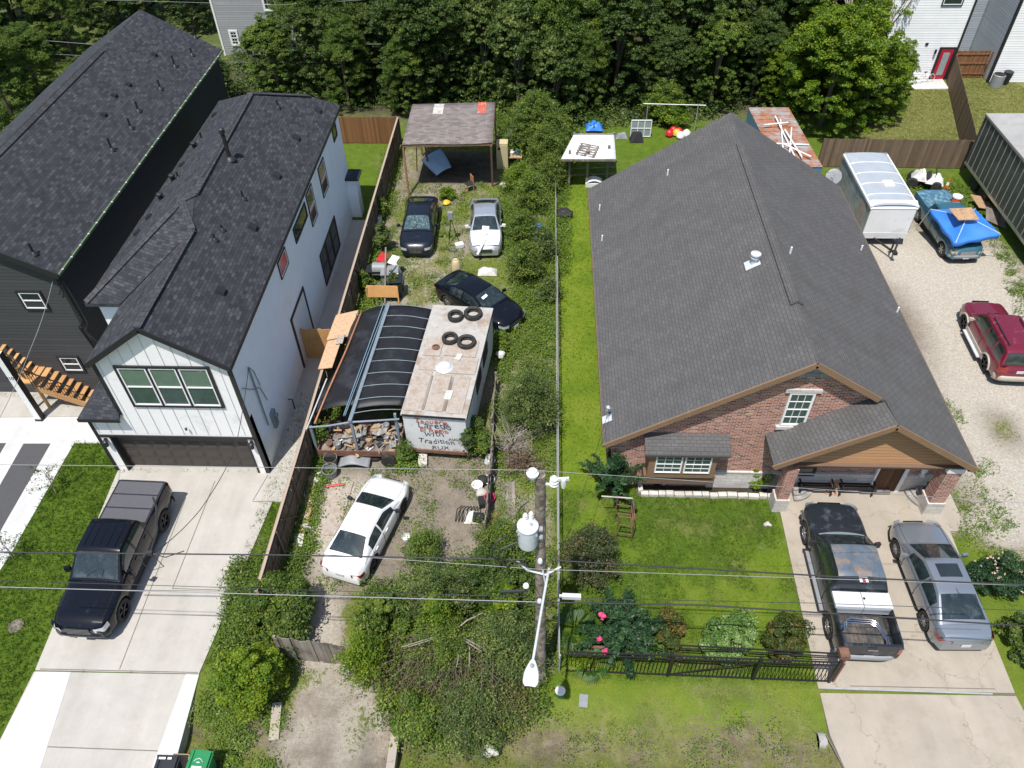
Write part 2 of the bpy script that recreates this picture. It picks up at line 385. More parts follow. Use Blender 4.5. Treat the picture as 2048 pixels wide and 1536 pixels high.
D('stucco_white', M, (0.86,0.89,0.92), 0.85, 0, 0.03, 1.5, (0.82,0.81,0.80), 0.25, 0.6, 0.2, 70)
D('white_board', M, (0.88,0.865,0.85), 0.5, 0, 0.03, 2.0, (0.70,0.69,0.67), 0.2, 1.0)
D('white_trim', M, (0.78,0.78,0.77), 0.5, 0, 0.04, 3)
D('black_trim', M, (0.018,0.018,0.02), 0.5, 0, 0.1)
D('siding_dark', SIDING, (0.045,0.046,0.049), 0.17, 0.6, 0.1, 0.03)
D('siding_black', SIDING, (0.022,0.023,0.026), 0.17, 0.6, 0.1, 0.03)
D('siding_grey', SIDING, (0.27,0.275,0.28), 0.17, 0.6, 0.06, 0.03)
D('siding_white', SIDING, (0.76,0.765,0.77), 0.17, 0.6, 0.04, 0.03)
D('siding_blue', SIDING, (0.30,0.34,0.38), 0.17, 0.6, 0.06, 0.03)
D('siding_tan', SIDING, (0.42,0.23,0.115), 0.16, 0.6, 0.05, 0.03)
D('brown_trim', M, (0.235,0.145,0.085), 0.6, 0, 0.08)
D('brown_soffit', M, (0.16,0.10,0.065), 0.8, 0, 0.08)
D('garage_brown', M, (0.062,0.052,0.046), 0.55, 0, 0.06)
D('door_wood', WOOD, (0.05,0.02,0.01), (0.15,0.07,0.03), 0.12, 0.5)
D('glass', M, (0.022,0.03,0.034), 0.06, 0, 0.25, 1.5, None, 0, 1, 0, 40, 0.0, 0.8)
D('glass_green', M, (0.055,0.09,0.075), 0.08, 0, 0.2, 2.5, None, 0, 1, 0, 40, 0.0, 0.7)
D('glass_red', M, (0.42,0.03,0.05), 0.15, 0, 0.1)
D('blind', M, (0.12,0.185,0.135), 0.3, 0, 0.1, 4, None, 0, 1, 0, 40, 0.4)
D('screen', M, (0.03,0.032,0.034), 0.7, 0, 0.1)
D('wood_new', WOOD, (0.42,0.22,0.09), (0.60,0.36,0.17), 0.3)
D('wood_fence', WOOD, (0.11,0.075,0.05), (0.25,0.175,0.115), 0.14, 0.9, (0.15,0.12,0.09))
D('wood_fence_red', WOOD, (0.16,0.075,0.035), (0.27,0.135,0.065), 0.14, 0.9)
D('wood_grey', WOOD, (0.17,0.145,0.12), (0.33,0.29,0.245), 0.14, 0.95, (0.12,0.10,0.085))
D('wood_cap', WOOD, (0.30,0.23,0.17), (0.46,0.37,0.29), 0.14)
D('wood_post', M, (0.22,0.125,0.075), 0.9, 0, 0.25, 6)
D('wood_pole', M, (0.28,0.235,0.19), 0.95, 0, 0.3, 9, (0.10,0.08,0.065), 0.6, 4, 0.9, 26)
D('osb', M, (0.55,0.36,0.22), 0.9, 0, 0.3, 28, (0.40,0.25,0.15), 0.4, 6)
D('plywood', M, (0.42,0.27,0.15), 0.85, 0, 0.15, 3, (0.30,0.19,0.11), 0.4, 2.5)
D('plywood_orange', M, (0.55,0.30,0.11), 0.8, 0, 0.12, 4, (0.42,0.22,0.09), 0.3, 2)
D('plywood_white', M, (0.38,0.33,0.285), 0.9, 0, 0.15, 9, (0.32,0.24,0.175), 0.45, 3.0, 0.3, 30)
D('trailer_white', M, (0.62,0.63,0.62), 0.7, 0, 0.06, 2, (0.36,0.28,0.21), 0.30, 1.6, 0.1, 20)
D('trailer_roof', M, (0.40,0.38,0.35), 0.85, 0, 0.12, 3, (0.29,0.225,0.17), 0.45, 1.2, 0.3, 30)
D('metal_white', M, (0.72,0.73,0.74), 0.35, 0.0, 0.04, 2, (0.55,0.53,0.5), 0.25, 1.0, coat=0.4)
D('metal_roofskin', M, (0.40,0.44,0.48), 0.5, 0.2, 0.06, 1.5, (0.48,0.50,0.52), 0.3, 1.0)
D('metal_side', M, (0.42,0.44,0.46), 0.45, 0.3, 0.15, 2.2, (0.28,0.29,0.30), 0.4, 1.5)
D('aluminium', M, (0.55,0.56,0.57), 0.35, 0.9, 0.08, 3)
D('diamond_plate', M, (0.62,0.63,0.64), 0.45, 0.1, 0.06, 8)
D('galv', M, (0.50,0.52,0.55), 0.45, 0.5, 0.12, 6)
D('galv_light', M, (0.62,0.64,0.66), 0.5, 0.2, 0.1, 6)
D('tank_grey', M, (0.60,0.63,0.67), 0.45, 0.0, 0.06, 4)
D('porcelain', M, (0.66,0.66,0.66), 0.3, 0, 0.05, 5)
D('wire_black', M, (0.03,0.03,0.032), 0.6)
D('wire_grey', M, (0.30,0.30,0.30), 0.6, 0.2)
D('iron_black', M, (0.018,0.017,0.018), 0.45, 0.2, 0.1)
D('shingle_carport', BRK, [(0.17,0.15,0.14),(0.24,0.21,0.195),(0.30,0.265,0.25),(0.20,0.17,0.16)], (0.12,0.10,0.09), 0.32, 0.15, 0.006, 0.95, 0.4, 0.5, (0.16,0.12,0.10), 0.5)
D('iron_rust', M, (0.17,0.085,0.055), 0.85, 0, 0.3, 7)
D('semi_green', M, (0.068,0.078,0.066), 0.5, 0.3, 0.2, 1.5, (0.11,0.115,0.10), 0.5, 1.1)
D('semi_rib', M, (0.33,0.35,0.33), 0.5, 0.4, 0.15, 4)
D('semi_roof', M, (0.34,0.335,0.32), 0.8, 0, 0.12, 1.2, (0.25,0.24,0.23), 0.4, 0.6)
D('rust_roof', M, (0.30,0.13,0.07), 0.9, 0, 0.3, 2.5, (0.30,0.30,0.30), 0.55, 1.0)
D('blue_paint', M, (0.09,0.20,0.32), 0.6, 0, 0.1, 3, (0.2,0.15,0.1), 0.2, 2)
D('tarp_blue', M, (0.035,0.19,0.62), 0.45, 0, 0.1, 2)
D('tarp_seam', M, (0.50,0.62,0.78), 0.6)
D('cover_black', M, (0.010,0.010,0.012), 0.55, 0, 0.2, 1.2, (0.03,0.033,0.04), 0.4, 0.8)
D('frame_blue', M, (0.16,0.25,0.31), 0.5, 0.1, 0.15, 5)
D('frame_steel', M, (0.19,0.235,0.265), 0.5, 0.1, 0.15, 5)
D('rust_orange', M, (0.42,0.19,0.10), 0.8, 0, 0.2, 8)
D('pvc_white', M, (0.78,0.77,0.74), 0.4, 0, 0.04)
D('plastic_red', M, (0.50,0.02,0.025), 0.4, 0, 0.06)
D('plastic_orange', M, (0.62,0.10,0.02), 0.45, 0, 0.06)
D('plastic_pink', M, (0.60,0.05,0.16), 0.45, 0, 0.06)
D('plastic_green', M, (0.015,0.20,0.065), 0.45, 0, 0.06)
D('plastic_black', M, (0.02,0.021,0.026), 0.45, 0, 0.1)
D('plastic_grey', M, (0.24,0.25,0.26), 0.5, 0, 0.1)
D('plastic_white', M, (0.74,0.74,0.73), 0.4, 0, 0.05)
D('plastic_yellow', M, (0.62,0.42,0.03), 0.5, 0, 0.05)
D('plastic_blue', M, (0.03,0.15,0.45), 0.5, 0, 0.1)
D('beige_metal', M, (0.55,0.46,0.27), 0.5, 0, 0.06, 3)
D('canvas_black', M, (0.02,0.02,0.021), 0.8, 0, 0.2)
D('canvas_white', M, (0.62,0.61,0.58), 0.75, 0, 0.1, 5, (0.42,0.40,0.37), 0.4, 3)
D('cloth_blue', M, (0.40,0.55,0.72), 0.4, 0.0, 0.08)
D('rubber', M, (0.022,0.021,0.02), 0.85, 0, 0.3, 9, (0.055,0.05,0.045), 0.4, 5)
D('rock', M, (0.48,0.46,0.42), 0.9, 0, 0.2, 4, (0.3,0.28,0.24), 0.4, 3, 0.5, 20)
D('mulch', M, (0.075,0.058,0.048), 1.0, 0, 0.5, 25, None, 0, 1, 1.0, 30)
D('bark', M, (0.13,0.10,0.075), 0.95, 0, 0.3, 6, None, 0, 1, 0.8, 20)
D('bark_pale', M, (0.30,0.26,0.22), 0.95, 0, 0.25, 6, None, 0, 1, 0.6, 20)
D('flower_pink', M, (0.70,0.07,0.20), 0.6, 0, 0.1)
D('flower_rose', M, (0.62,0.42,0.36), 0.6, 0, 0.15)
D('cardboard', M, (0.36,0.26,0.17), 0.85, 0, 0.06)
D('sticker', M, (0.75,0.78,0.80), 0.5, 0, 0.03)
D('sign_red', M, (0.45,0.09,0.05), 0.7, 0, 0.25, 12, (0.55,0.50,0.47), 0.3, 7.0)
D('sign_black', M, (0.05,0.06,0.08), 0.7, 0, 0.3, 12, (0.50,0.50,0.50), 0.35, 6.0)
D('bed_liner', M, (0.05,0.05,0.052), 0.8, 0, 0.3, 14, (0.14,0.11,0.09), 0.5, 3)
D('gutter_green', M, (0.12,0.17,0.085), 0.6, 0, 0.15, 6)
D('red_door', M, (0.40,0.012,0.03), 0.45, 0, 0.04)
D('door_glass', M, (0.28,0.33,0.33), 0.15, 0, 0.1)
D('slate_mix', BRK, [(0.15,0.14,0.14),(0.3,0.2,0.16),(0.22,0.22,0.23),(0.12,0.12,0.13)], (0.2,0.2,0.2), 0.18, 0.12, 0.008)
# plants
D('grass_lush', LEAF, (0.055,0.11,0.015), (0.125,0.20,0.026), (0.25,0.31,0.055), 0.32)
D('grass_yellowgreen', LEAF, (0.10,0.18,0.014), (0.19,0.28,0.025), (0.30,0.34,0.06), 0.3)
D('grass_dry', LEAF, (0.13,0.16,0.03), (0.25,0.24,0.08), (0.38,0.33,0.16), 0.2)
D('weed', LEAF, (0.07,0.13,0.018), (0.155,0.235,0.028), (0.30,0.35,0.06), 0.35)
D('leaf_forest', LEAF, (0.025,0.056,0.011), (0.068,0.115,0.020), (0.18,0.23,0.04), 0.32)
D('leaf_scrub', LEAF, (0.04,0.08,0.020), (0.11,0.165,0.036), (0.29,0.32,0.09), 0.32)
D('canvas_grey', M, (0.30,0.29,0.27), 0.8, 0, 0.2, 6)
D('leaf_mid', LEAF, (0.045,0.095,0.014), (0.125,0.19,0.025), (0.27,0.32,0.05), 0.35)
D('leaf_bright', LEAF, (0.055,0.125,0.008), (0.145,0.225,0.010), (0.30,0.34,0.018), 0.35)
D('leaf_deep', LEAF, (0.010,0.036,0.012), (0.025,0.068,0.022), (0.05,0.11,0.035), 0.2)
D('leaf_red', LEAF, (0.03,0.055,0.010), (0.075,0.10,0.018), (0.26,0.115,0.035), 0.25)
D('leaf_copper', LEAF, (0.025,0.05,0.012), (0.065,0.085,0.025), (0.16,0.10,0.04), 0.2)
D('leaf_varieg', LEAF, (0.05,0.12,0.02), (0.14,0.24,0.05), (0.36,0.46,0.20), 0.3)
D('leaf_brown', LEAF, (0.06,0.035,0.02), (0.13,0.08,0.045), (0.22,0.15,0.09), 0.1)
D('leaf_palm', LEAF, (0.04,0.10,0.015), (0.10,0.17,0.03), (0.2,0.24,0.06), 0.3)

# ------------------------------------------------------------------ ground
def ground_mat():
    m, nt, b = _new('ground_soil_and_turf'); tc = _n(nt, 'ShaderNodeTexCoord'); v = tc.outputs['Object']
    def A(k): return _n(nt, 'ShaderNodeAttribute', attribute_name=k).outputs['Fac']
    n_f = _noise(nt, v, 9, 6, 0.75); n_m = _noise(nt, v, 2.2, 7, 0.7); n_x = _noise(nt, v, 45, 3); n_l = _noise(nt, v, 0.5, 5, 0.6)
    brown = _ramp(nt, n_m.outputs[0], [(0.3, (0.12,0.095,0.068)), (0.5, (0.19,0.15,0.11)), (0.7, (0.29,0.24,0.18))]).outputs[0]
    pale = _ramp(nt, n_f.outputs[0], [(0.25, (0.37,0.32,0.25)), (0.5, (0.52,0.47,0.395)), (0.7, (0.68,0.64,0.57))]).outputs[0]
    soil = _mix(nt, A('pale'), brown, pale)
    soil = _mix(nt, 0.6, soil, _ramp(nt, n_x.outputs[0], [(0.3, (0.72,0.71,0.70)), (0.6, (1.0,1.0,1.0))]).outputs[0], 'MULTIPLY')
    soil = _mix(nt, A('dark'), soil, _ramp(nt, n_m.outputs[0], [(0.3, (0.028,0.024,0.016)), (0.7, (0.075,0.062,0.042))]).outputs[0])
    lush = _ramp(nt, n_m.outputs[0], [(0.25, (0.045,0.10,0.012)), (0.5, (0.09,0.155,0.018)), (0.75, (0.14,0.22,0.026))]).outputs[0]
    sun = _ramp(nt, n_l.outputs[0], [(0.3, (0.12,0.20,0.018)), (0.5, (0.19,0.27,0.025)), (0.7, (0.27,0.31,0.045))]).outputs[0]  # yellow-green turf, the grass's own colour
    dry = _ramp(nt, n_m.outputs[0], [(0.3, (0.15,0.16,0.05)), (0.55, (0.26,0.245,0.10)), (0.75, (0.36,0.315,0.18))]).outputs[0]
    gr = _mix(nt, A('yellowgreen'), lush, sun); gr = _mix(nt, A('dry'), gr, dry)
    gr = _mix(nt, 0.75, gr, _ramp(nt, n_x.outputs[0], [(0.3, (0.5,0.52,0.5)), (0.65, (1.05,1.05,1.0))]).outputs[0], 'MULTIPLY')
    s = _n(nt, 'ShaderNodeMath', operation='ADD'); nt.links.new(A('grass'), s.inputs[0])
    t = _n(nt, 'ShaderNodeMath', operation='MULTIPLY_ADD'); nt.links.new(n_f.outputs[0], t.inputs[0]); t.inputs[1].default_value = 1.6; t.inputs[2].default_value = -0.8
    nt.links.new(t.outputs[0], s.inputs[1])
    mask = _ramp(nt, s.outputs[0], [(0.42, (0,0,0)), (0.62, (1,1,1))])
    nt.links.new(_mix(nt, mask.outputs[0], soil, gr), b.inputs['Base Color'])
    b.inputs['Roughness'].default_value = 0.95; b.inputs['Specular IOR Level'].default_value = 0.1
    ad = _n(nt, 'ShaderNodeMath', operation='ADD'); nt.links.new(n_f.outputs[0], ad.inputs[0]); nt.links.new(n_x.outputs[0], ad.inputs[1])
    _bump(nt, b, ad.outputs[0], 0.9, 0.05)
    return m
MT['ground'] = ground_mat()

def inpoly(X, Y, P):
    c = np.zeros(X.shape, bool); n = len(P)
    for i in range(n):
        x1, y1 = P[i][0], P[i][1]; x2, y2 = P[(i+1)%n][0], P[(i+1)%n][1]
        with np.errstate(divide='ignore', invalid='ignore'):
            c ^= ((y1 > Y) != (y2 > Y)) & (X < (x2-x1)*(Y-y1)/(y2-y1+1e-12)+x1)
    return c
def pdist(X, Y, P):
    d = np.full(X.shape, 1e9); n = len(P)
    for i in range(n):
        ax, ay = P[i][0], P[i][1]; bx, by = P[(i+1)%n][0]-ax, P[(i+1)%n][1]-ay
        t = np.clip(((X-ax)*bx+(Y-ay)*by)/(bx*bx+by*by+1e-9), 0, 1)
        d = np.minimum(d, np.hypot(X-ax-t*bx, Y-ay-t*by))
    return np.where(inpoly(X, Y, P), d, -d)
def gp(*px): return [G(x, y, 0) for x, y in px]
def vnoise(X, Y, s, seed):
    r = np.random.default_rng(seed); g = r.random((257,257))
    x = X*s+1000; y = Y*s+1000; xi = np.floor(x).astype(int); yi = np.floor(y).astype(int); fx = x-xi; fy = y-yi
    fx = fx*fx*(3-2*fx); fy = fy*fy*(3-2*fy)
    def q(a, b): return g[a % 257, b % 257]
    return (q(xi,yi)*(1-fx)+q(xi+1,yi)*fx)*(1-fy)+(q(xi,yi+1)*(1-fx)+q(xi+1,yi+1)*fx)*fy
def fb(X, Y, s, seed): return 0.5*vnoise(X,Y,s,seed)+0.3*vnoise(X,Y,s*2.1,seed+1)+0.2*vnoise(X,Y,s*4.3,seed+2)
REG = dict(
  gravel=gp((1690,455),(1640,400),(1700,330),(1830,390),(1860,500),(2000,480),(2130,700),(2150,1000),(2120,1130),(2000,1100),(1925,1060),(1960,960),(1905,830),(1760,560)),
  gravel2=gp((1740,470),(1990,495),(2048,590),(2120,700),(2120,1080),(1960,1030),(1890,780)),
  entry=gp((600,1340),(700,1335),(795,1400),(760,1640),(555,1640),(560,1440)),
  track=gp((655,960),(740,960),(660,1180),(700,1340),(600,1340),(640,1200),(610,1100)),
  dirt=gp((740,930),(980,900),(990,1050),(860,1150),(700,1180),(620,1150),(640,990)),
  lot=[Vector((-9.5,11.3,0)),Vector((0.6,11.3,0)),Vector((0.6,47,0)),Vector((-9.5,47,0))],
  patch1=gp((800,480),(900,480),(920,600),(840,640),(770,600)),
  patch2=gp((780,320),(940,350),(940,400),(800,400)),
  side=[Vector((0.8,11.6,0)),Vector((2.8,19,0)),Vector((2.8,50,0)),Vector((0.7,46,0))],
  front=[Vector((0.8,11.5,0)),Vector((9.2,11.5,0)),Vector((9.2,18.9,0)),Vector((0.8,18.9,0))],
  verge=[Vector((-40,-5,0)),Vector((60,-5,0)),Vector((60,11.2,0)),Vector((-40,11.2,0))],
  forest=[Vector((-60,50,0)),Vector((22.0,50.5,0)),Vector((22.0,120,0)),Vector((-60,120,0))],
  forestl=[Vector((-60,30,0)),Vector((-24,30,0)),Vector((-24,120,0)),Vector((-60,120,0))],
  backlawn=[Vector((20.5,44.2,0)),Vector((60,44.2,0)),Vector((60,62,0)),Vector((20.5,62,0))],
  rside=gp((1925,1060),(2120,1080),(2150,1420),(1990,1400)),
  bed=[Vector((4.0,18.7,0)),Vector((9.2,18.7,0)),Vector((9.2,20,0)),Vector((4.0,20,0))])
def soft(X, Y, k, w=0.4, n=0.8, s=0.8, seed=3):
    d = pdist(X, Y, REG[k]) + (fb(X, Y, s, seed)-0.5)*2*n
    return np.clip(d/w*0.5+0.5, 0, 1)
def masks(X, Y):
    grass = 0.75+0.35*(fb(X,Y,0.5,21)-0.5); pale = np.full(X.shape, 0.15); dark = np.zeros(X.shape); yellowgreen = np.full(X.shape, 0.25); dry = np.zeros(X.shape)
    def mixto(w, g=None, p=None, d=None, s=None, r=None):
        nonlocal grass, pale, dark, yellowgreen, dry
        if g is not None: grass = grass*(1-w)+g*w
        if p is not None: pale = pale*(1-w)+p*w
        if d is not None: dark = dark*(1-w)+d*w
        if s is not None: yellowgreen = yellowgreen*(1-w)+s*w
        if r is not None: dry = dry*(1-w)+r*w
    N1 = fb(X,Y,0.45,31); N2 = fb(X,Y,1.1,41)
    mixto(soft(X,Y,'lot',0.2,0.05), 0.55+0.75*(N1-0.45)+0.5*(N2-0.5), 0.35, 0, 0.6, 0.35)
    mixto(soft(X,Y,'patch1',0.8,0.6), 0.45+0.9*(N2-0.45), 0.6, 0, 0.4, 0.75)
    mixto(soft(X,Y,'patch2',0.8,0.5), 0.3+0.8*(N2-0.4), 0.35, 0, 0.4, 0.7)
    mixto(np.clip(1-np.maximum(np.abs(X+5.3)/2.6,np.abs(Y-44)/2.2),0,1)**0.3*1.0, 0.15, 0.0, 0.85)  # dark soil patch under the carport paints in the roof's shade
    mixto(soft(X,Y,'dirt',0.8,0.5), -0.1+0.8*(N2-0.5), 0.28, 0.25*N1, 0.3, 0.4)
    mixto(soft(X,Y,'track',0.5,0.4), 0.05+0.7*(N2-0.5), 0.95, 0, 0.3, 0.5)
    mixto(soft(X,Y,'side',0.15,0.1), 0.95, 0.3, 0, 0.85, 0.0)
    mixto(soft(X,Y,'front',0.15,0.1), 0.85+0.5*(N2-0.5), 0.3, 0, np.clip(0.1+1.8*(N1-0.35),0,1), np.clip(1.2*(N2-0.52),0,0.6))
    mixto(soft(X,Y,'rside',0.3,0.3), 0.85, 0.3, 0, 0.6, 0.1)
    vd = np.exp(-((Y-9.2)/0.8)**2)
    mixto(soft(X,Y,'verge',0.2,0.1)*(X>-11.3), 0.86+0.8*(N1-0.5)-0.34*vd, 0.05, 0.1*vd, 0.75, np.clip(0.20+0.5*vd+0.8*(N2-0.5),0,1))
    mixto((X<-17.0)*(Y<24)*1.0, 1.0, 0.2, 0, 0.15, 0)
    mixto(soft(X,Y,'entry',0.5,0.4), 0.16+1.7*(N2-0.46), 0.62+1.6*(N2-0.5), 0, 0.5, 0.45)
    g1 = soft(X,Y,'gravel',0.6,0.7)
    mixto(g1, 0.28+0.5*(N2-0.5), 0.85, 0.15*N1, 0.3, 0.5)
    g2 = soft(X,Y,'gravel2',1.6,0.8)
    mixto(g2, -0.25+0.9*(N1-0.5), 1.15, 0.0, 0.3, 0.4)
    mixto(np.exp(-(((X-17.6)/1.1)**2+((Y-29.5)/2.8)**2))*0.9, 0.05, 0.25, 0.35*N2, 0.3, 0.4)
    mixto(np.exp(-(((X-19.6)/1.0)**2+((Y-22.5)/1.5)**2))*0.8, 0.7, 0.25, 0.1, 0.3, 0.6)
    mixto(soft(X,Y,'backlawn',0.3,0.1), 0.9, 0.4, 0, 0.9, 0.75)
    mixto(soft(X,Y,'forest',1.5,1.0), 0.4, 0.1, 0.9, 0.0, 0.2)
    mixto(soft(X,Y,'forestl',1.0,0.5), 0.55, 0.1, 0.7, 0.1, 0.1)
    mixto(soft(X,Y,'bed',0.1,0.0), -1, 0.0, 0.9)
    return grass, pale, dark, yellowgreen, dry
def gheight(X, Y):
    z = 0.05*(fb(X,Y,0.6,51)-0.5)
    d = np.clip(1-np.abs(Y-9.0)/1.7, 0, 1); d = d*d*(3-2*d)
    inx = 1/(1+np.exp(-(X+11.3)*8)) - (1/(1+np.exp(-(X+9.1)*5)) - 1/(1+np.exp(-(X+5.3)*9))) 
    inx = inx*(1-1/(1+np.exp(-(X-9.0)*8)))
    z = z - 0.55*d*np.clip(inx, 0, 1)
    z = z - 0.12*(1/(1+np.exp(-(X+9.45)*12)) - 1/(1+np.exp(-(X+9.0)*8)))*(Y>12)*(Y<47)
    return z
def make_ground():
    xs = np.concatenate([[-1500,-600,-200,-90], np.arange(-45,-31,1.0), np.arange(-31,36.01,0.2), np.arange(37,52,1.0), [90,200,600,1500]])
    ys = np.concatenate([[-1500,-500,-100,-20], np.arange(-6,6,1.5), np.arange(6.4,52,0.2), np.arange(52.5,75,0.5), [80,95,130,200,500,1500]])
    XX, YY = np.meshgrid(xs, ys, indexing='ij'); X = XX.ravel(); Y = YY.ravel(); Z = gheight(X, Y)-0.02
    v = np.stack([X,Y,Z],1); nx, ny = len(xs), len(ys)
    i, j = np.meshgrid(np.arange(nx-1), np.arange(ny-1), indexing='ij'); a = (i*ny+j).ravel()
    f = np.stack([a, a+ny, a+ny+1, a+1], 1)
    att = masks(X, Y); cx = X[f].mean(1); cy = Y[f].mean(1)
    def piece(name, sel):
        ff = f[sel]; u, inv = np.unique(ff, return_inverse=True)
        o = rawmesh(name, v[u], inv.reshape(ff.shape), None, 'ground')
        for k, arr in zip(('grass','pale','dark','yellowgreen','dry'), att):
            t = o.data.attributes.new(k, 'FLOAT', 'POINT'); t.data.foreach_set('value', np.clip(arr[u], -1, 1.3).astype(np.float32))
        o.data.polygons.foreach_set('use_smooth', [True]*len(o.data.polygons)); struct(o)
    gravel = (pdist(cx, cy, REG['gravel']) > 0); entry = pdist(cx, cy, REG['entry']) > 0
    track = (pdist(cx, cy, REG['track']) > 0) & ~entry
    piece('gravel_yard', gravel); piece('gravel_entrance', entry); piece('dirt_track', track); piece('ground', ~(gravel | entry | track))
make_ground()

def gslab(name, px, z=0.0, t=0.12, mat='concrete_new', joints=(), curb=()):
    """a cast slab: outline in surveyed points, joints as narrow strips 4 mm proud"""
    b = MB(); pts = [(p.x, p.y, z) for p in [G(x, y, z) if not isinstance(x, tuple) else None for x, y in px]]
    b.slab(pts, t)
    b.mat(1)
    for a, c in joints:
        p = G(*a, z); q = G(*c, z); b.beam((p.x,p.y,z+0.001), (q.x,q.y,z+0.001), 0.03, 0.008)
    return struct(b.build(name, [mat, 'joint']))
gslab('driveway', [(70,1340),(398,1347),(545,1003),(574,1003),(622,893),(738,440),(700,440),(538,943),(505,930),(262,928),(240,930)], 0.03, 0.15, 'concrete_new',
      [((430,962),(345,1177)),((372,995),(239,1339)),((345,1177),(472,1181)),((80,1338),(396,1345)),((545,1003),(505,1003)),((536,950),(506,1001))])
gslab('driveway_apron', [(68,1343),(398,1349),(345,1545),(-40,1545),(0,1480)], 0.025, 0.7, 'concrete_new', [((0,1490),(345,1503))])
gslab('driveway_apron_edge', [(398,1349),(372,1348),(300,1545),(345,1545)], 0.034, 0.5, 'concrete_white')
gslab('driveway_apron_edge', [(72,1343),(142,1344),(78,1545),(-60,1545),(0,1480)], 0.034, 0.5, 'concrete_white')
gslab('front_walk', [(-60,835),(182,832),(212,886),(-60,886)], 0.02, 0.12, 'concrete_white', [((-60,835),(182,832))])
gslab('porch_slab', [(-60,690),(150,745),(182,822),(184,832),(-60,835)], 0.06, 0.12, 'concrete_new')
gslab('striped_drive', [(-60,886),(150,883),(20,1110),(-60,1230)], 0.015, 0.12, 'concrete_white')
for q in ([(-60,886),(12,886),(-60,1010)], [(47,887),(101,887),(6,1052),(-60,1180),(-60,1075)]): gslab('asphalt_strip', q, 0.024, 0.13, 'asphalt')
gslab('house_driveway', [(1548,966),(1895,975),(1935,1062),(1900,1062),(2030,1386),(1637,1378)], 0.03, 0.15, 'concrete_old', [((1637,1378),(2030,1389)),((1700,1372),(1990,1378))])
gslab('house_driveway_apron', [(1640,1386),(2032,1392),(2120,1560),(1700,1560),(1660,1470)], 0.026, 0.5, 'concrete_old', [((1653,1470),(1700,1560))])
b = MB(); b.box(-220, 220, -0.5, 7.75, -0.06, 0.012); struct(b.build('road', 'asphalt'))
# ------------------------------------------------------------------ building helpers
def wall_window(par, x0, x1, z0, z1, Y, nx=1, sash=True, frame='white_trim', trim='black_trim', glass='glass', grid=None, d=0.06, tw=0.09, axis='Y', sgn=-1, name='window', shear=None, lower=None, e=0.05):
    """window on a wall plane; u runs along x (axis 'Y') or along y (axis 'X'); sgn = outward direction. parts: window > frame, pane"""
    def P(u, o, z): return (u, Y+sgn*o, z) if axis == 'Y' else (Y+sgn*o, u, z)
    def bar(b, ua, ub, za, zb, o0, o1):
        p, q = P(ua, o0, za), P(ub, o1, zb)
        b.box(min(p[0],q[0]), max(p[0],q[0]), min(p[1],q[1]), max(p[1],q[1]), min(p[2],q[2]), max(p[2],q[2]))
    t = MB(); bar(t, x0-tw, x1+tw, z1, z1+tw, 0.004, d); bar(t, x0-tw, x1+tw, z0-tw, z0, 0.004, d); bar(t, x0-tw, x0, z0, z1, 0.004, d); bar(t, x1, x1+tw, z0, z1, 0.004, d)
    W = (x1-x0)/nx
    for i in range(1, nx): bar(t, x0+i*W-0.06, x0+i*W+0.06, z0, z1, 0.004, d-0.02)
    w = t.build(name, trim, par, world=True)
    f = MB(); n = nx; g = MB(); g2 = MB()
    for i in range(n):
        a = x0+i*W+(0.05 if i else 0); c = x0+(i+1)*W-(0.05 if i < n-1 else 0)
        bar(f, a, c, z1-e, z1, 0.01, d-0.01); bar(f, a, c, z0, z0+e, 0.01, d-0.01); bar(f, a, a+e, z0+e, z1-e, 0.01, d-0.01); bar(f, c-e, c, z0+e, z1-e, 0.01, d-0.01)
        zm = (z0+z1)/2
        if sash: bar(f, a+e, c-e, zm-e/2, zm+e/2, 0.01, d-0.012)
        if grid:
            gx, gz = grid
            for k in range(1, gx): u = a+e+(c-a-2*e)*k/gx; bar(f, u-0.009, u+0.009, z0+e, z1-e, 0.012, d-0.02)
            for k in range(1, gz):
                zz = z0+(z1-z0)*k/gz
                if abs(zz-zm) > 0.05: bar(f, a+e, c-e, zz-0.009, zz+0.009, 0.012, d-0.021)
        bar(g, a+e*0.8, c-e*0.8, zm if (sash and lower) else z0+e*0.8, z1-e*0.8, 0.005, 0.022)
        if sash and lower: bar(g2, a+e*0.8, c-e*0.8, z0+e*0.8, zm, 0.005, 0.02)
    f.build('frame', frame, w, world=True); g.build('pane', glass, w, world=True)
    if g2.v: g2.build('pane', lower, w, world=True)
    return w
def fr_local(o, par): return o
def pipe_vent(par, p, h=0.45, r=0.045, mat='black_trim', flash=True):
    b = MB(); b.lathe([(r,-0.1),(r,h),(r*0.6,h)], p, 8)
    if flash: b.lathe([(r*3.2,-0.02),(r*2.4,0.05),(r,0.12)], p, 10)
    return b.build('vent_pipe', mat, par, 40, True)
def box_vent(par, p, nrm, s=0.36, mat='black_trim'):
    n = Vector(nrm).normalized(); u = Vector((0,1,0)); w = u.cross(n).normalized(); p = Vector(p); b = MB()
    a = [p+u*i*s/2+w*j*s/2 for i,j in ((-1,-1),(1,-1),(1,1),(-1,1))]; c = [q+n*0.13+ (p-q)*0.25 for q in a]
    b.add(a+c, [(4,5,6,7),(0,1,5,4),(1,2,6,5),(2,3,7,6),(3,0,4,7)])
    return b.build('roof_vent', mat, par, world=True)
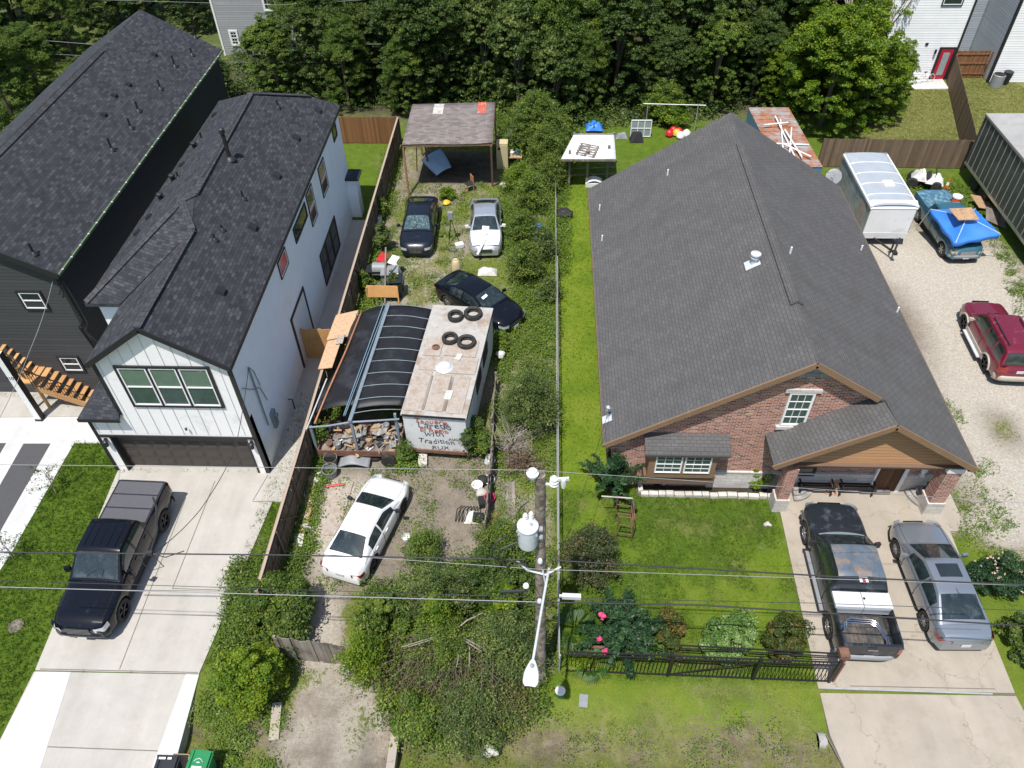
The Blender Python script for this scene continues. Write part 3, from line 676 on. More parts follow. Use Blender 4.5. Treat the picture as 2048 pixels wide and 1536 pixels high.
def ridge_vent(par, p, q, nl, nr, w=0.16, mat='shingle_cap', name='ridge_vent'):
    """raised cap along a ridge: nl, nr = downhill directions each side"""
    p = Vector(p); q = Vector(q); up = Vector((0,0,0.07)); b = MB(); L = Vector(nl).normalized()*w; R = Vector(nr).normalized()*w
    for d in (L, R):
        a = [p+up+Vector((0,0,0.03)), q+up+Vector((0,0,0.03)), q+d+up, p+d+up]; dn = Vector((0,0,-0.09)); b.add(a+[x+dn for x in a], [(0,1,2,3),(7,6,5,4),(0,4,5,1),(1,5,6,2),(2,6,7,3),(3,7,4,0)])
    return b.build(name, mat, par, world=True)
def fascia(par, pts, w=0.03, h=0.2, mat='black_trim', name='fascia'):
    b = MB()
    for a, c in zip(pts[:-1], pts[1:]): b.beam((a[0],a[1],a[2]-h/2-0.004), (c[0],c[1],c[2]-h/2-0.004), w, h)
    return b.build(name, mat, par, world=True)

# ------------------------------------------------------------------ white two-storey house
HX1, HX0, HY0, HY1 = -11.03, -15.95, 19.45, 39.0
h = thing('two_storey_house', 'white two storey house with dark shingle roof and brown garage door facing the pale driveway', 'house', (-13.5, 29, 0))
EZ, RZ, RX = 6.35, 8.05, -13.57        # eave height, ridge height, front ridge line
sr = (RZ-EZ)/(HX1-RX)                   # slope of the right-hand pitch
RXB = -14.05; RZB = 8.37
XL0 = -15.95; YM = 22.8                 # narrow front part ends at YM, back part is wider
XLB = -17.2
w = MB()
w.poly([(HX0,HY0,3.30),(HX1,HY0,3.30),(HX1,HY0,EZ-0.05),(RX,HY0,RZ-0.12),(HX0,HY0,EZ-0.02)])
w.build('gable_wall', 'white_board', h, world=True)
w = MB(); w.box(-17.38,-16.90,HY0,HY0+0.3,0,2.13); w.box(-11.45,HX1,HY0,HY0+0.3,0,2.13); w.box(-17.38,HX1,HY0,HY0+0.28,2.13,3.299); w.box(-17.38,-15.95,HY0,HY0+0.28,3.30,3.38)
w.build('front_wall', 'white_board', h, world=True)
w = MB(); w.poly([(HX1,HY0,0),(HX1,HY1,0),(HX1,HY1,6.2),(HX1,HY0,6.2)])
w.poly([(XL0,HY0,3.3),(XL0,YM,3.3),(XL0,YM,EZ),(XL0,HY0,EZ)])
w.poly([(XLB,YM,0),(XLB,HY1,0),(XLB,HY1,EZ-.1),(XLB,YM,EZ-.1)]); w.poly([(-17.38,HY0,0),(-17.38,YM,0),(-17.38,YM,3.3),(-17.38,HY0,3.3)])
w.poly([(XLB,HY1,0),(HX1,HY1,0),(HX1,HY1,EZ-.15),(XLB,HY1,EZ-.15)]); w.poly([(XLB,YM,0),(XL0,YM,0),(XL0,YM,EZ-.1),(XLB,YM,EZ-.1)])
w.build('side_wall', 'stucco_white', h, world=True)
b = MB()
for i in range(13):
    x = -17.2+i*0.48
    if x > -11.2: continue
    zt = (EZ+sr*(HX1-x) if x > RX else EZ+(RZ-EZ)*(x-HX0)/(RX-HX0))-0.22 if x > HX0 else 3.25
    for za, zb in ([(2.35, min(zt,3.88)), (6.08, zt)] if -15.35 < x < -11.75 else [(2.35, zt)]):
        if zb > za+0.05: b.box(x-0.01, x+0.01, HY0-0.02, HY0-0.002, za, zb)
b.build('batten', 'galv_light', h, world=True)
b = MB(); b.box(HX1-0.14,HX1+0.02,HY0-0.04,HY0+0.02,0,6.2); b.box(-16.02,-15.88,HY0-0.04,HY0+0.02,3.45,6.3); b.box(-17.42,-17.30,HY0-0.04,HY0+0.02,0,3.35)
b.box(-17.38,HX1,HY0-0.05,HY0+0.01,2.14,2.24); b.box(-16.92,-16.86,HY0-0.04,HY0+0.3,0,2.13); b.box(-11.50,-11.44,HY0-0.04,HY0+0.3,0,2.13)
b.build('corner_trim', 'black_trim', h, world=True)
g = MB(); GX0, GX1 = -16.88, -11.48
g.box(GX0,GX1,HY0+0.26,HY0+0.32,0.0,2.13)
for r in range(4):
    for c in range(8):
        x = GX0+(GX1-GX0)*(c+0.5)/8; z = 0.03+2.1*(r+0.5)/4; a, e = 0.27, 0.17
        for k, (da, de) in enumerate(((0,0),(0.07,0.06))):
            g.box(x-a+da, x+a-da, HY0+0.245-0.012*k, HY0+0.262-0.012*k, z-e+de, z+e-de)
    g.box(GX0,GX1,HY0+0.25,HY0+0.262,2.13*r/4-0.008,2.13*r/4+0.008) if r else None
g.build('garage_door', 'garage_brown', h, world=True)
# roof: narrow front pitch, wider back, small hipped piece on the left, pent roof over the garage shoulder
FY = HY0-0.25; EX = HX1+0.12; FXL = XL0-0.12
r = MB(); t = 0.16
YB = HY1+0.15; RY2 = 36.9
PH = (-14.42,26.5,8.36); YB = 39.3
r.slab([(RX,FY,RZ),(EX,FY,EZ-0.1),(EX,25.0,EZ-0.1),(RX,25.0,RZ)], t)
r.slab([(RX,25.0,RZ),(EX,25.0,EZ-0.1),(EX,YB,EZ-0.1),(-12.2,38.5,7.12),(-14.2,35.9,8.46),(RXB,27.0,RZB)], t)
r.slab([(FXL,FY,EZ-0.05),(RX,FY,RZ),(RX,25.0,RZ),(FXL-0.02,22.75,EZ-0.05)], t)            # left pitch of the front part
r.slab([(-17.45,22.45,6.38),(FXL,22.45,6.38),(RX,24.9,RZ+0.02),PH], t)                       # hipped end facing the street
r.slab([(RX,24.9,RZ+0.02),(RXB,27.0,RZB),PH], t)
r.slab([(-17.45,22.45,6.38),PH,(RXB,27.0,RZB),(-14.2,35.9,8.46),(-17.45,39.5,6.38)], t)
r.slab([(-14.2,35.9,8.46),(-12.2,38.5,7.12),(EX,YB,EZ-0.1),(-17.45,39.5,6.38)], t)
# pent roof
r.slab([(-17.55,FY,3.42),(XL0,FY,3.42),(XL0,HY0+0.75,4.25),(-16.9,HY0+0.75,4.0)], 0.12)
r.slab([(-17.55,FY,3.42),(-16.9,HY0+0.75,4.0),(XL0,HY0+0.75,4.25),(XL0,YM,4.3),(-17.55,YM,3.42)], 0.12)
r.build('roof', 'shingle_dark', h, world=True)
fascia(h, [(FXL,FY-0.01,EZ-0.05),(RX,FY-0.01,RZ),(EX,FY-0.01,EZ-0.1)], 0.05, 0.2)
fascia(h, [(EX+0.01,FY,EZ-0.1),(EX+0.01,YB,EZ-0.1)], 0.05, 0.18); fascia(h, [(-17.56,FY-0.01,3.42),(XL0+0.02,FY-0.01,3.42)], 0.05, 0.16)
dl, dr = (-1,0,-0.68), (1,0,-0.66)
ridge_vent(h, (RX,FY+2.2,RZ), (RX,24.2,RZ), dl, dr); ridge_vent(h, (RXB-.05,28.2,RZB+.02), (-14.17,35.3,8.45), dl, dr)
b = MB()
for a, c in (((RX,FY,RZ),(RX,24.9,RZ+.02)), (PH,(-17.4,22.5,6.40)), ((RX,24.9,RZ+0.03),PH), (PH,(RXB,27.0,RZB)), ((RXB,27.0,RZB),(-14.2,35.9,8.46)), ((-14.2,35.9,8.46),(-12.2,38.5,7.13))): b.beam(Vector(a)+Vector((0,0,0.01)), Vector(c)+Vector((0,0,0.01)), 0.3, 0.04)
b.build('ridge_cap', 'shingle_cap', h, world=True)
# windows
wall_window(h, -15.15,-11.88,4.03,5.95,HY0,3,True,'white_trim','black_trim','blind',None,0.07,0.10,lower='glass_green')
for (ya, yb, za, zb) in ((37.35,38.1,5.2,5.8),(33.75,34.85,4.1,5.6),(31.2,32.2,4.1,5.7),(28.6,30.75,4.95,5.6)):
    wall_window(h, ya, yb, za, zb, HX1, 1, za < 4.9, 'white_trim' if za < 4.9 else 'black_trim', 'black_trim','glass',None,0.05,0.06,'X',1)
wall_window(h, 25.95,27.05,4.98,5.72,HX1,1,False,'white_trim','black_trim','glass_red',None,0.05,0.06,'X',1)
wall_window(h, 31.2,34.7,0.55,2.3,HX1,3,True,'black_trim','black_trim','glass',None,0.05,0.06,'X',1)
b = MB(); b.box(HX1-0.05,HX1+0.05,25.6,25.75,0,2.9); b.box(HX1-0.05,HX1+0.05,27.9,28.0,0,2.9); b.box(HX1-0.05,HX1+0.05,25.6,28.0,2.82,2.95); b.mat(1); b.box(HX1-0.05,HX1+0.012,25.75,27.9,0,2.82)
b.build('side_door', ['black_trim','white_trim'], h, world=True)
# rear porch stub with its own little roof
b = MB(); b.box(HX1,HX1+0.55,38.2,38.95,0,2.45); b.build('rear_nook', 'stucco_white', h, world=True)
b = MB(); b.box(HX1-0.02,HX1+0.75,38.0,39.1,2.46,2.58); b.build('nook_roof', 'shingle_dark', h, world=True)
# roof furniture: (pixel, z-guess) resolved on the roof planes
def on_plane(px, p0, n):
    d = Vector(_ray(*px).tolist()); o = Vector(_C.tolist()); n = Vector(n); p0 = Vector(p0)
    return o + d*((p0-o).dot(n)/d.dot(n))
NR = Vector((EX-RX,0,EZ-0.1-RZ)).cross(Vector((0,-1,0))).normalized(); NL = Vector((-NR.x,0,NR.z))
if NR.z < 0: NR = -NR; NL = Vector((-NR.x,0,NR.z))
Rp = (EX, 25, EZ-0.1); Lp = (FXL, 25, EZ-0.05)
for q in ((592,276),(553,352),(505,455),(441,583),(635,221)): box_vent(h, on_plane(q, Rp, NR), NR)
for q, hh in (((556,215),0.4),((487,398),0.4),((430,480),0.3),((445,460),0.25)): pipe_vent(h, on_plane(q, Rp, NR), hh)
p = on_plane((460,318), Rp, NR); b = MB(); b.lathe([(0.085,-0.1),(0.085,1.2),(0.13,1.22),(0.13,1.32),(0.08,1.34),(0.08,1.38),(0.14,1.40),(0.07,1.46),(0.0,1.47)], p, 12); b.lathe([(0.26,-0.03),(0.2,0.06),(0.09,0.14)], p, 12); b.build('flue', 'black_trim', h, 40, True)
LBp = (-17.45, 30, 6.38); NLB = Vector((-(RZB-6.38), 0, RXB+17.45)).normalized()
for q in ((430,232),(366,331),(276,468),(300,436)): box_vent(h, on_plane(q, LBp, NLB), NLB, 0.3)
for q, hh in (((404,280),0.4),((357,357),0.35)): pipe_vent(h, on_plane(q, LBp, NLB), hh)
for q in ((390,297),(347,362),(323,400)):
    p = on_plane(q, LBp, NLB); b = MB(); b.lathe([(0.1,-0.1),(0.1,0.2),(0.15,0.24),(0.15,0.32),(0.05,0.38),(0,0.38)], p, 10); b.build('vent_pipe', 'black_trim', h, 40, True)
# electric service on the shaded side wall
b = MB(); c = Vector((HX1+0.07, 20.55, 0)); b.tube([PX(497,735,HX1+.07), PX(537,850,HX1+.07)], 0.035); b.tube([PX(497,735,HX1+.07), PX(507,742,HX1+.1), PX(520,770,HX1+.08)], 0.02); b.tube([PX(485,777,HX1+.07), PX(505,779,HX1+.1), PX(520,775,HX1+.07), PX(535,800,HX1+.07)], 0.02)
b.build('service_conduit', 'frame_steel', h, 40, True)
b = MB(); p = PX(543,835,HX1); b.box(HX1,HX1+0.14,p.y-0.1,p.y+0.24,p.z-0.55,p.z+0.3); b.lathe([(0.1,0),(0.1,0.14),(0.0,0.15)], (HX1+0.12,p.y+0.05,p.z+0.1), 12, 'X'); b.build('electric_meter', 'frame_steel', h, 40, True)
b = MB(); p = PX(578,808,HX1); b.tube([p+Vector((0.02,0,0.3)), p+Vector((0.2,0,0.3)), p+Vector((0.2,0,-0.5))], 0.03, 6); b.tube([PX(556,905,HX1), PX(556,905,HX1)+Vector((0.25,0,0.0)), PX(556,905,HX1)+Vector((0.3,-0.15,-0.2))],0.03,6); b.build('pipe_stub', 'black_trim', h, 40, True)
for xx in (-17.1,-11.28):
    b = MB(); b.lathe([(0.09,0),(0.07,-0.24),(0.05,-0.26)], (xx,HY0-0.14,1.95), 10); b.box(xx-0.05,xx+0.05,HY0-0.1,HY0-0.02,1.9,2.05); b.lathe([(0.0,0.1),(0.1,0.03),(0.1,0)], (xx,HY0-0.14,1.95), 10); b.build('wall_lamp', 'black_trim', h, 40, True)
b = MB(); b.lathe([(0.04,0),(0.05,0.1),(0.0,0.12)], (-13.6,HY0-0.12,2.72), 8); b.build('camera_dome', 'black_trim', h, 40, True)

# ------------------------------------------------------------------ dark two-storey house on the far left
d = thing('two_storey_house', 'charcoal two storey house with green edged gutter, left of the white house', 'house', (-23, 34, 0))
DX1, DY0, DY1, DEZ, DRX, DRZ = -18.95, 23.75, 44.4, 6.95, -22.7, 9.25
w = MB(); DXL = -26.7
w.poly([(DXL,DY0,0),(DX1,DY0,0),(DX1,DY0,DEZ),(DRX,DY0,DRZ-0.1),(DXL,DY0,DEZ)])
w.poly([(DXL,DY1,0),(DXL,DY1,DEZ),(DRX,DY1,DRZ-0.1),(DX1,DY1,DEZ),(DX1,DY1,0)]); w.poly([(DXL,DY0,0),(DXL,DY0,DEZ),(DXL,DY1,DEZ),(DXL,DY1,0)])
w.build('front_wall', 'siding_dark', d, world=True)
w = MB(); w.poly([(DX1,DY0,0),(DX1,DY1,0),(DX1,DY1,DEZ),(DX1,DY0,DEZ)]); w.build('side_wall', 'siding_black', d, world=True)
r = MB(); ex = -18.68; sl = (DRZ-7.0)/(ex-DRX)
r.slab([(DRX,DY0-0.3,DRZ),(ex,DY0-0.3,7.0),(ex,DY1+0.3,7.0),(DRX,DY1+0.3,DRZ)], 0.15)
r.slab([(2*DRX-ex,DY0-0.3,7.0),(DRX,DY0-0.3,DRZ),(DRX,DY1+0.3,DRZ),(2*DRX-ex,DY1+0.3,7.0)], 0.15)
r.build('roof', 'shingle_dark', d, world=True)
ridge_vent(d, (DRX,DY0+4.5,DRZ), (DRX,DY1-5.2,DRZ), (-1,0,-0.56), (1,0,-0.56), 0.26)
fascia(d, [(2*DRX-ex,DY0-0.32,7.0),(DRX,DY0-0.32,DRZ),(ex,DY0-0.32,7.0)], 0.05, 0.24)
b = MB(); b.beam((ex+0.04,DY0-0.3,6.95),(ex+0.04,DY1+0.3,6.95),0.07,0.1); b.build('gutter', 'gutter_green', d, world=True)
b = MB()
for i in range(26): b.box(ex+0.02,ex+0.10,DY0+i*0.8,DY0+i*0.8+0.03,6.99,7.012)
b.build('gutter_bracket', 'white_trim', d, world=True)
b = MB(); b.box(DX1-0.12,DX1+0.02,DY0-0.03,DY0+0.02,0,DEZ); b.build('corner_trim', 'black_trim', d, world=True)
ND = Vector((DRZ-7.0,0,ex-DRX)).normalized(); Dp = (ex,30,7.0)
for q, hh in (((390,75),.4),((384,110),.4),((350,133),.6),((321,178),.5),((277,222),.5),((262,256),.5),((224,300),.6),((68,508),.5)): pipe_vent(d, on_plane(q, Dp, ND), hh, 0.05)
for q in ((308,110),(256,170),(228,192),(207,230)): box_vent(d, on_plane(q, Dp, ND), ND, 0.26)
def ywin(par, pxs, Y, **kw):
    P = [PY(x, y, Y) for x, y in pxs]; x0 = min(p.x for p in P); x1 = max(p.x for p in P); z0 = min(p.z for p in P); z1 = max(p.z for p in P)
    return wall_window(par, x0, x1, z0, z1, Y, **kw)
ywin(d, [(36,584),(96,616)], DY0, trim='black_trim', lower='screen'); ywin(d, [(118,714),(168,740)], DY0, trim='black_trim', lower='screen')
b = MB(); q = lambda x, y, o=0.08: PY(x, y, DY0-o); b.tube([q(118,560),q(140,600),q(165,640),q(158,655),q(190,700)],0.035,6); b.tube([q(125,560),q(150,600),q(175,645),q(172,662),q(200,690)],0.035,6); b.tube([q(110,555),q(122,578),q(118,590)],0.02,6)
b.build('conduit', 'black_trim', d, 40, True)
# porch post and landing of the dark house
po = thing('porch_post', 'white square porch post with house number in front of the timber stairs', 'post', G(82,838))
P0 = G(82,838); b = MB(); b.box(P0.x-0.13,P0.x+0.13,P0.y-0.13,P0.y+0.13,0.02,3.95); b.build('shaft', 'white_trim', po, world=True)
b = MB(); b.box(P0.x+0.131,P0.x+0.15,P0.y-0.14,P0.y+0.14,0.02,3.95); b.box(P0.x-0.16,P0.x+0.16,P0.y-0.16,P0.y+0.16,0.02,0.12); b.build('corner_strip', 'iron_black', po, world=True)
def text_mesh(name, s, size, mat, parent, loc, rot, ext=0.004, sx=1.0, align='CENTER'):
    cu = bpy.data.curves.new(name, 'FONT'); cu.body = s; cu.size = size; cu.extrude = ext; cu.align_x = align; cu.resolution_u = 2
    o = bpy.data.objects.new(name, cu); C.objects.link(o); dg = bpy.context.evaluated_depsgraph_get(); me = bpy.data.meshes.new_from_object(o.evaluated_get(dg))
    bpy.data.objects.remove(o); me.materials.clear(); me.materials.append(MT[mat])
    if 'sign' in mat:
        for q in me.vertices: x, y = q.co.x, q.co.y; q.co.x += 0.022*math.sin(y*17+x*3)*size*2; q.co.y += (0.028*math.sin(x*7.3)+0.016*math.sin(x*31+y*9))*size*2.2
    o = bpy.data.objects.new(name, me); C.objects.link(o)
    o.scale = (sx,1,1); o.rotation_euler = rot; o.location = loc
    if parent:
        o.parent = parent; m = parent_matrix(parent).inverted() @ Matrix.LocRotScale(Vector(loc), Matrix.Identity(3).to_euler() if rot is None else __import__('mathutils').Euler(rot), Vector((sx,1,1)))
        o.matrix_local = m
    return o
text_mesh('number', '9109', 0.26, 'iron_black', po, (P0.x, P0.y-0.135, 2.55), (math.pi/2, 0, 0), 0.004, 0.8)
# timber stairs going up to the left
st = thing('timber_stairs', 'unpainted timber stairs climbing beside the charcoal house', 'stairs', G(170,820))
def stair(px_lo, z_lo, px_hi, z_hi, n, wdt, par):
    a = G(*px_lo, z_lo); c = G(*px_hi, z_hi); d_ = (c-a); hd = Vector((d_.x,d_.y,0)).normalized(); sd = Vector((0,1,0)); 
    for i in range(n):
        p = a + d_*(i/max(1,n-1)); b = MB(); run = Vector((d_.x,d_.y,0)).length/(n-1)
        b.prism([p, p-hd*(run*1.05), p-hd*(run*1.05)+sd*wdt, p+sd*wdt][::1], (0,0,-0.045)); b.build('tread', 'wood_new', par, world=True)
    for s in (0, wdt):
        b = MB(); b.beam(a+sd*s+Vector((0.25,0,-0.22)), c+sd*s+Vector((0,0,-0.16)), 0.05, 0.28); b.build('stringer', 'wood_new', par, world=True)
    b = MB()
    for s in (0,):
        b.beam(a+sd*s+Vector((0,-0.03,0.95)), c+sd*s+Vector((0,-0.03,0.95)), 0.04, 0.04)
        for i in range(n*2+1):
            p = a + d_*(i/(2*n)); b.beam(p+Vector((0,-0.03,0)), p+Vector((0,-0.03,0.95)), 0.018, 0.018)
    b.build('railing', 'iron_black', par, world=True)
stair((166,805), 0.30, (68,772), 1.65, 7, 1.15, st)
stair((52,757), 1.75, (-12,712), 3.0, 6, 1.15, st)
b = MB(); p = G(68,765,1.72); b.box(p.x-0.75,p.x+0.0,p.y,p.y+1.2,1.62,1.70); b.build('landing', 'wood_new', st, world=True)
b = MB()
for dx, dy in ((-0.05,0.05),(-0.05,1.15),(-0.7,0.05),(-0.7,1.15)): b.box(p.x+dx-0.05,p.x+dx+0.05,p.y+dy-0.05,p.y+dy+0.05,0,1.62)
b.build('stair_post', 'wood_new', st, world=True)

# ------------------------------------------------------------------ brick house
bh = thing('brick_house', 'single storey red brick house with big grey shingle gable roof and covered porch', 'house', (9, 28, 0))
BX0, BX1, BY0, BY1, BE, BR, BRX = 2.75, 15.2, 19.2, 36.3, 2.9, 7.2, 9.11
bs = (BR-BE)/(BRX-2.38)
PFY, PRX, PRZ, PLX, PLZ, PEX, PEZ = 17.8, 11.98, 5.46, 8.36, 3.1, 15.42, 3.12
w = MB(); w.poly([(BX0,BY0,0),(BX1,BY0,0),(BX1,BY0,BE+0.2),(BRX,BY0,BR-0.12),(BX0,BY0,BE+0.2)])
w.poly([(BX0,BY0,0),(BX0,BY0,BE+.2),(BX0,BY1,BE+.2),(BX0,BY1,0)]); w.poly([(BX1,BY0,0),(BX1,BY1,0),(BX1,BY1,BE+.2),(BX1,BY0,BE+.2)]); w.poly([(BX0,BY1,0),(BX0,BY1,BE+.2),(BRX,BY1,BR-.12),(BX1,BY1,BE+.2),(BX1,BY1,0)])
w.build('brick_wall', 'brick', bh, world=True)
w = MB(); w.box(6.6,15.15,BY0-0.06,BY0+0.02,0,0.95); w.box(6.55,15.15,BY0-0.09,BY0+0.02,0.95,1.02); w.build('stone_base', 'stone_white', bh, world=True)
w = MB(); w.poly([(7.75,BY0-0.03,6.22),(10.45,BY0-0.03,6.22),(BRX,BY0-0.03,7.02)]); w.build('gable_stone', 'stone_grey', bh, world=True)
r = MB(); rt_ = 0.14; OY = BY0-0.36; RB = 36.6; REX = 15.45; REZ = BR-bs*(REX-BRX)
r.slab([(2.38,OY,BE),(BRX,OY,BR),(BRX,RB,BR),(2.38,RB,BE)], rt_)
r.slab([(BRX,OY,BR),(PRX-0.15,OY,BR-bs*(PRX-0.15-BRX)),(PRX,PFY,BR-bs*(PRX-BRX)),(REX,PFY,REZ),(REX,RB,REZ),(BRX,RB,BR)], rt_)
PRZ2 = BR-bs*(PRX-BRX)
r.slab([(PLX,PFY,PLZ),(PRX,PFY,PRZ2),(PRX-0.15,BY0+0.25,PRZ2+0.05),(PLX-0.05,BY0+0.0,PLZ+0.1)], rt_)
r.build('roof', 'shingle_grey', bh, world=True)
ridge_vent(bh, (BRX,21.9,BR+.02), (BRX,RB-3.0,BR+.02), (-1,0,-0.6), (1,0,-0.6), 0.27, 'shingle_grey')
fascia(bh, [(2.38,OY-0.02,BE),(BRX,OY-0.02,BR),(PRX-0.35,OY-0.02,BR-bs*(PRX-0.35-BRX))], 0.05, 0.22, 'brown_trim')
fascia(bh, [(PLX,PFY-0.02,PLZ),(PRX,PFY-0.02,PRZ2),(REX,PFY-0.02,REZ)], 0.05, 0.22, 'brown_trim')
b = MB(); b.beam((2.36,OY,BE-.09),(2.36,RB,BE-.09),.04,.16); b.build('eave_board', 'brown_soffit', bh, world=True)
b = MB(); b.beam((REX+.02,PFY,REZ-.09),(REX+.02,RB,REZ-.09),.04,.16); b.build('eave_board', 'brown_soffit', bh, world=True)
b = MB(); b.poly([(2.38,OY,BE-.2),(BX0,OY,BE-.2),(BX0,RB,BE-.2),(2.38,RB,BE-.2)]); b.poly([(BX1,PFY,REZ-.2),(REX,PFY,REZ-.2),(REX,RB,REZ-.2),(BX1,RB,REZ-.2)])
b.box(8.5,15.3,PFY+0.25,BY0,2.78,2.82); b.build('soffit', 'brown_soffit', bh, world=True)
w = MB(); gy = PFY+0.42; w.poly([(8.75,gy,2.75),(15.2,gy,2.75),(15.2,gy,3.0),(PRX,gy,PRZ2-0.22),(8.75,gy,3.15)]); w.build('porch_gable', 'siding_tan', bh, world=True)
w = MB(); w.box(8.7,15.25,gy+0.01,gy+0.14,2.5,2.8); w.build('porch_beam', 'brown_trim', bh, world=True)
for cx_, cy_, ww in ((9.25,gy+0.05,0.42),(15.0,gy+0.1,0.55)):
    b = MB(); b.box(cx_-ww/2,cx_+ww/2,cy_-ww/2,cy_+ww/2,0.75,2.55); c_ = b.build('porch_column', 'brick', bh, world=True)
    b = MB(); b.box(cx_-ww/2-.06,cx_+ww/2+.06,cy_-ww/2-.06,cy_+ww/2+.06,0,0.75); b.build('column_base', 'stone_white', c_, world=True)
    if cx_ > 12: b = MB(); b.box(cx_-ww/2-.03,cx_+ww/2+.03,cy_-ww/2-.03,cy_+ww/2+.03,2.552,2.78); b.build('column_cap', 'white_trim', c_, world=True)
wall_window(bh, 8.72, 9.53, 3.80, 5.38, BY0, 1, True, 'white_trim','white_trim','glass_green',(3,4),0.07,0.04,e=0.035)
b = MB(); b.box(8.5,9.75,BY0-0.08,BY0-0.002,5.46,5.62); b.build('window_lintel', 'stone_white', bh, world=True)
b = MB(); b.box(8.55,9.7,BY0-0.12,BY0-0.002,3.58,3.73); b.build('window_sill', 'stone_white', bh, world=True)
# bay window with its little roof
bw = MB(); bw.box(4.1,6.62,18.62,BY0,1.25,2.78); bay = bw.build('bay_window', 'brown_trim', bh, world=True)
def bayloc(o): return o
for xa in (4.36,5.44): wall_window(bh, xa,xa+0.95,1.62,2.58,18.62,1,True,'white_trim','white_trim','glass_green',(3,4),0.06,0.02,e=0.03)
r = MB(); r.slab([(3.86,18.4,2.84),(7.0,18.4,2.84),(7.0,18.58,3.02),(3.86,18.58,3.02)],0.07); r.slab([(3.86,18.585,3.02),(7.0,18.585,3.02),(7.0,BY0,3.2),(3.86,BY0,3.2)],0.08); r.build('bay_roof', 'shingle_grey', bh, world=True)
b = MB(); b.box(3.9,6.96,18.42,BY0,2.70,2.755); b.box(4.0,6.72,18.7,BY0-.01,0.75,1.24); b.build('bay_trim', 'brown_soffit', bh, world=True)
# front door, its side light, and the porch window
b = MB(); b.box(13.0,13.95,BY0-0.11,BY0-0.03,0.06,2.15); dd = b.build('front_door', 'door_wood', bh, world=True)
b = MB(); b.box(12.92,13.0,BY0-0.14,BY0-0.01,0,2.25); b.box(13.95,14.10,BY0-0.14,BY0-0.01,0,2.25); b.box(13.0,13.95,BY0-0.14,BY0-0.01,2.15,2.25); b.build('frame', 'white_trim', dd, world=True)
wall_window(bh, 9.9, 10.6, 0.9, 2.3, BY0-0.02, 1, True, 'black_trim','black_trim','glass',None,0.06,0.05)
# vents on the roof
NBL = Vector((-bs,0,1)).normalized(); NBR = Vector((bs,0,1)).normalized(); BLp = (2.38,25,BE); BRp = (BRX,25,BR)
for q, hh in (((1335,350),.3),((1199,420),.3),((1204,481),.3)): pipe_vent(bh, on_plane(q, BLp, NBL), hh, 0.04, 'pvc_white', False)
for q, hh in (((1580,507),.3),((1722,500),.25),((1794,624),.25)): pipe_vent(bh, on_plane(q, BRp, NBR), hh, 0.04, 'pvc_white', False)
p = on_plane((1507,528), BLp, NBL); b = MB(); b.lathe([(0.12,-0.1),(0.12,0.28),(0.18,0.3),(0.18,0.36),(0.1,0.38),(0.1,0.42),(0.2,0.44),(0.2,0.5),(0,0.55)], p, 14); b.obox(p+Vector((-0.05,0,0.02)), (0.6,0.5,0.03), 0, 0, -math.atan(bs)); b.build('flue', 'galv_light', bh, 40, True)
p = on_plane((1214,838), BLp, NBL); b = MB(); b.tube([p, p+Vector((0,0,0.62)), p+Vector((0.05,-0.1,0.7))], 0.035, 8); b.lathe([(0.09,0.5),(0.09,0.68),(0.03,0.74)], p, 8); b.build('service_mast', 'galv', bh, 40, True)
b = MB(); b.obox(p+Vector((0,0,0.02)), (0.4,0.35,0.02), 0,0,-math.atan(bs)); b.build('mast_flashing', 'galv_light', bh, world=True)

# ------------------------------------------------------------------ far houses
gh = thing('two_storey_house', 'grey sided two storey house with white trimmed windows behind the charcoal roof', 'house', (-22,62,0))
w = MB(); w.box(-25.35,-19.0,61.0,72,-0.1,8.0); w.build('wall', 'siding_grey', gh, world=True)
for xx in (-25.35,-19.0): b = MB(); b.box(xx-.07,xx+.07,60.95,61.1,-0.1,8); b.build('corner_board', 'white_trim', gh, world=True)
wall_window(gh, -21.3,-20.5,3.45,5.0,61.0,1,True,'white_trim','white_trim','glass',(3,4),0.08,0.1)
wall_window(gh, -24.5,-24.0,0.85,1.85,61.0,1,True,'white_trim','white_trim','glass',(2,4),0.08,0.1); wall_window(gh, -21.4,-20.5,0.85,1.8,61.0,1,True,'white_trim','white_trim','glass',(3,4),0.08,0.1)
r = MB(); r.slab([(-25.8,60.6,7.9),(-22.2,60.6,9.8),(-22.2,72.4,9.8),(-25.8,72.4,7.9)],0.15); r.slab([(-22.2,60.6,9.8),(-18.6,60.6,7.9),(-18.6,72.4,7.9),(-22.2,72.4,9.8)],0.15); r.build('roof','shingle_dark',gh,world=True)
r = MB(); r.prism([(-25.35,61.0,7.95),(-19.0,61.0,7.95),(-22.2,61.0,9.6)],(0,0.2,0)); r.build('gable','siding_grey',gh,world=True)

def townhouse(x0, x1, y0, label, door=True, vent=True):
    t = thing('townhouse', label, 'house', ((x0+x1)/2, y0, 0))
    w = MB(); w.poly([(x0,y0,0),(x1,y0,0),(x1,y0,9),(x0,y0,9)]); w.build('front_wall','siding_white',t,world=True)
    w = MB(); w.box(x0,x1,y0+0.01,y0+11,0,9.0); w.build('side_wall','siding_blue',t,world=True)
    for xx in (x0-.05,x1+.05): b = MB(); b.box(xx-.07,xx+.07,y0-0.06,y0+0.08,0,9); b.build('corner_board','black_trim',t,world=True)
    r = MB(); r.slab([(x0-.3,y0-.3,9.0),(x1+.3,y0-.3,9.0),(x1+.3,y0+11.3,10.2),(x0-.3,y0+11.3,10.2)],0.2); r.build('roof','shingle_dark',t,world=True)
    return t
TY = 56.64
t1 = townhouse(22.4, 29.05, TY, 'white sided townhouse with a red back door opening onto the small patio')
wall_window(t1, 26.95,28.2,5.15,5.6,TY,1,False,'white_trim','black_trim','glass',None,0.06,0.08)
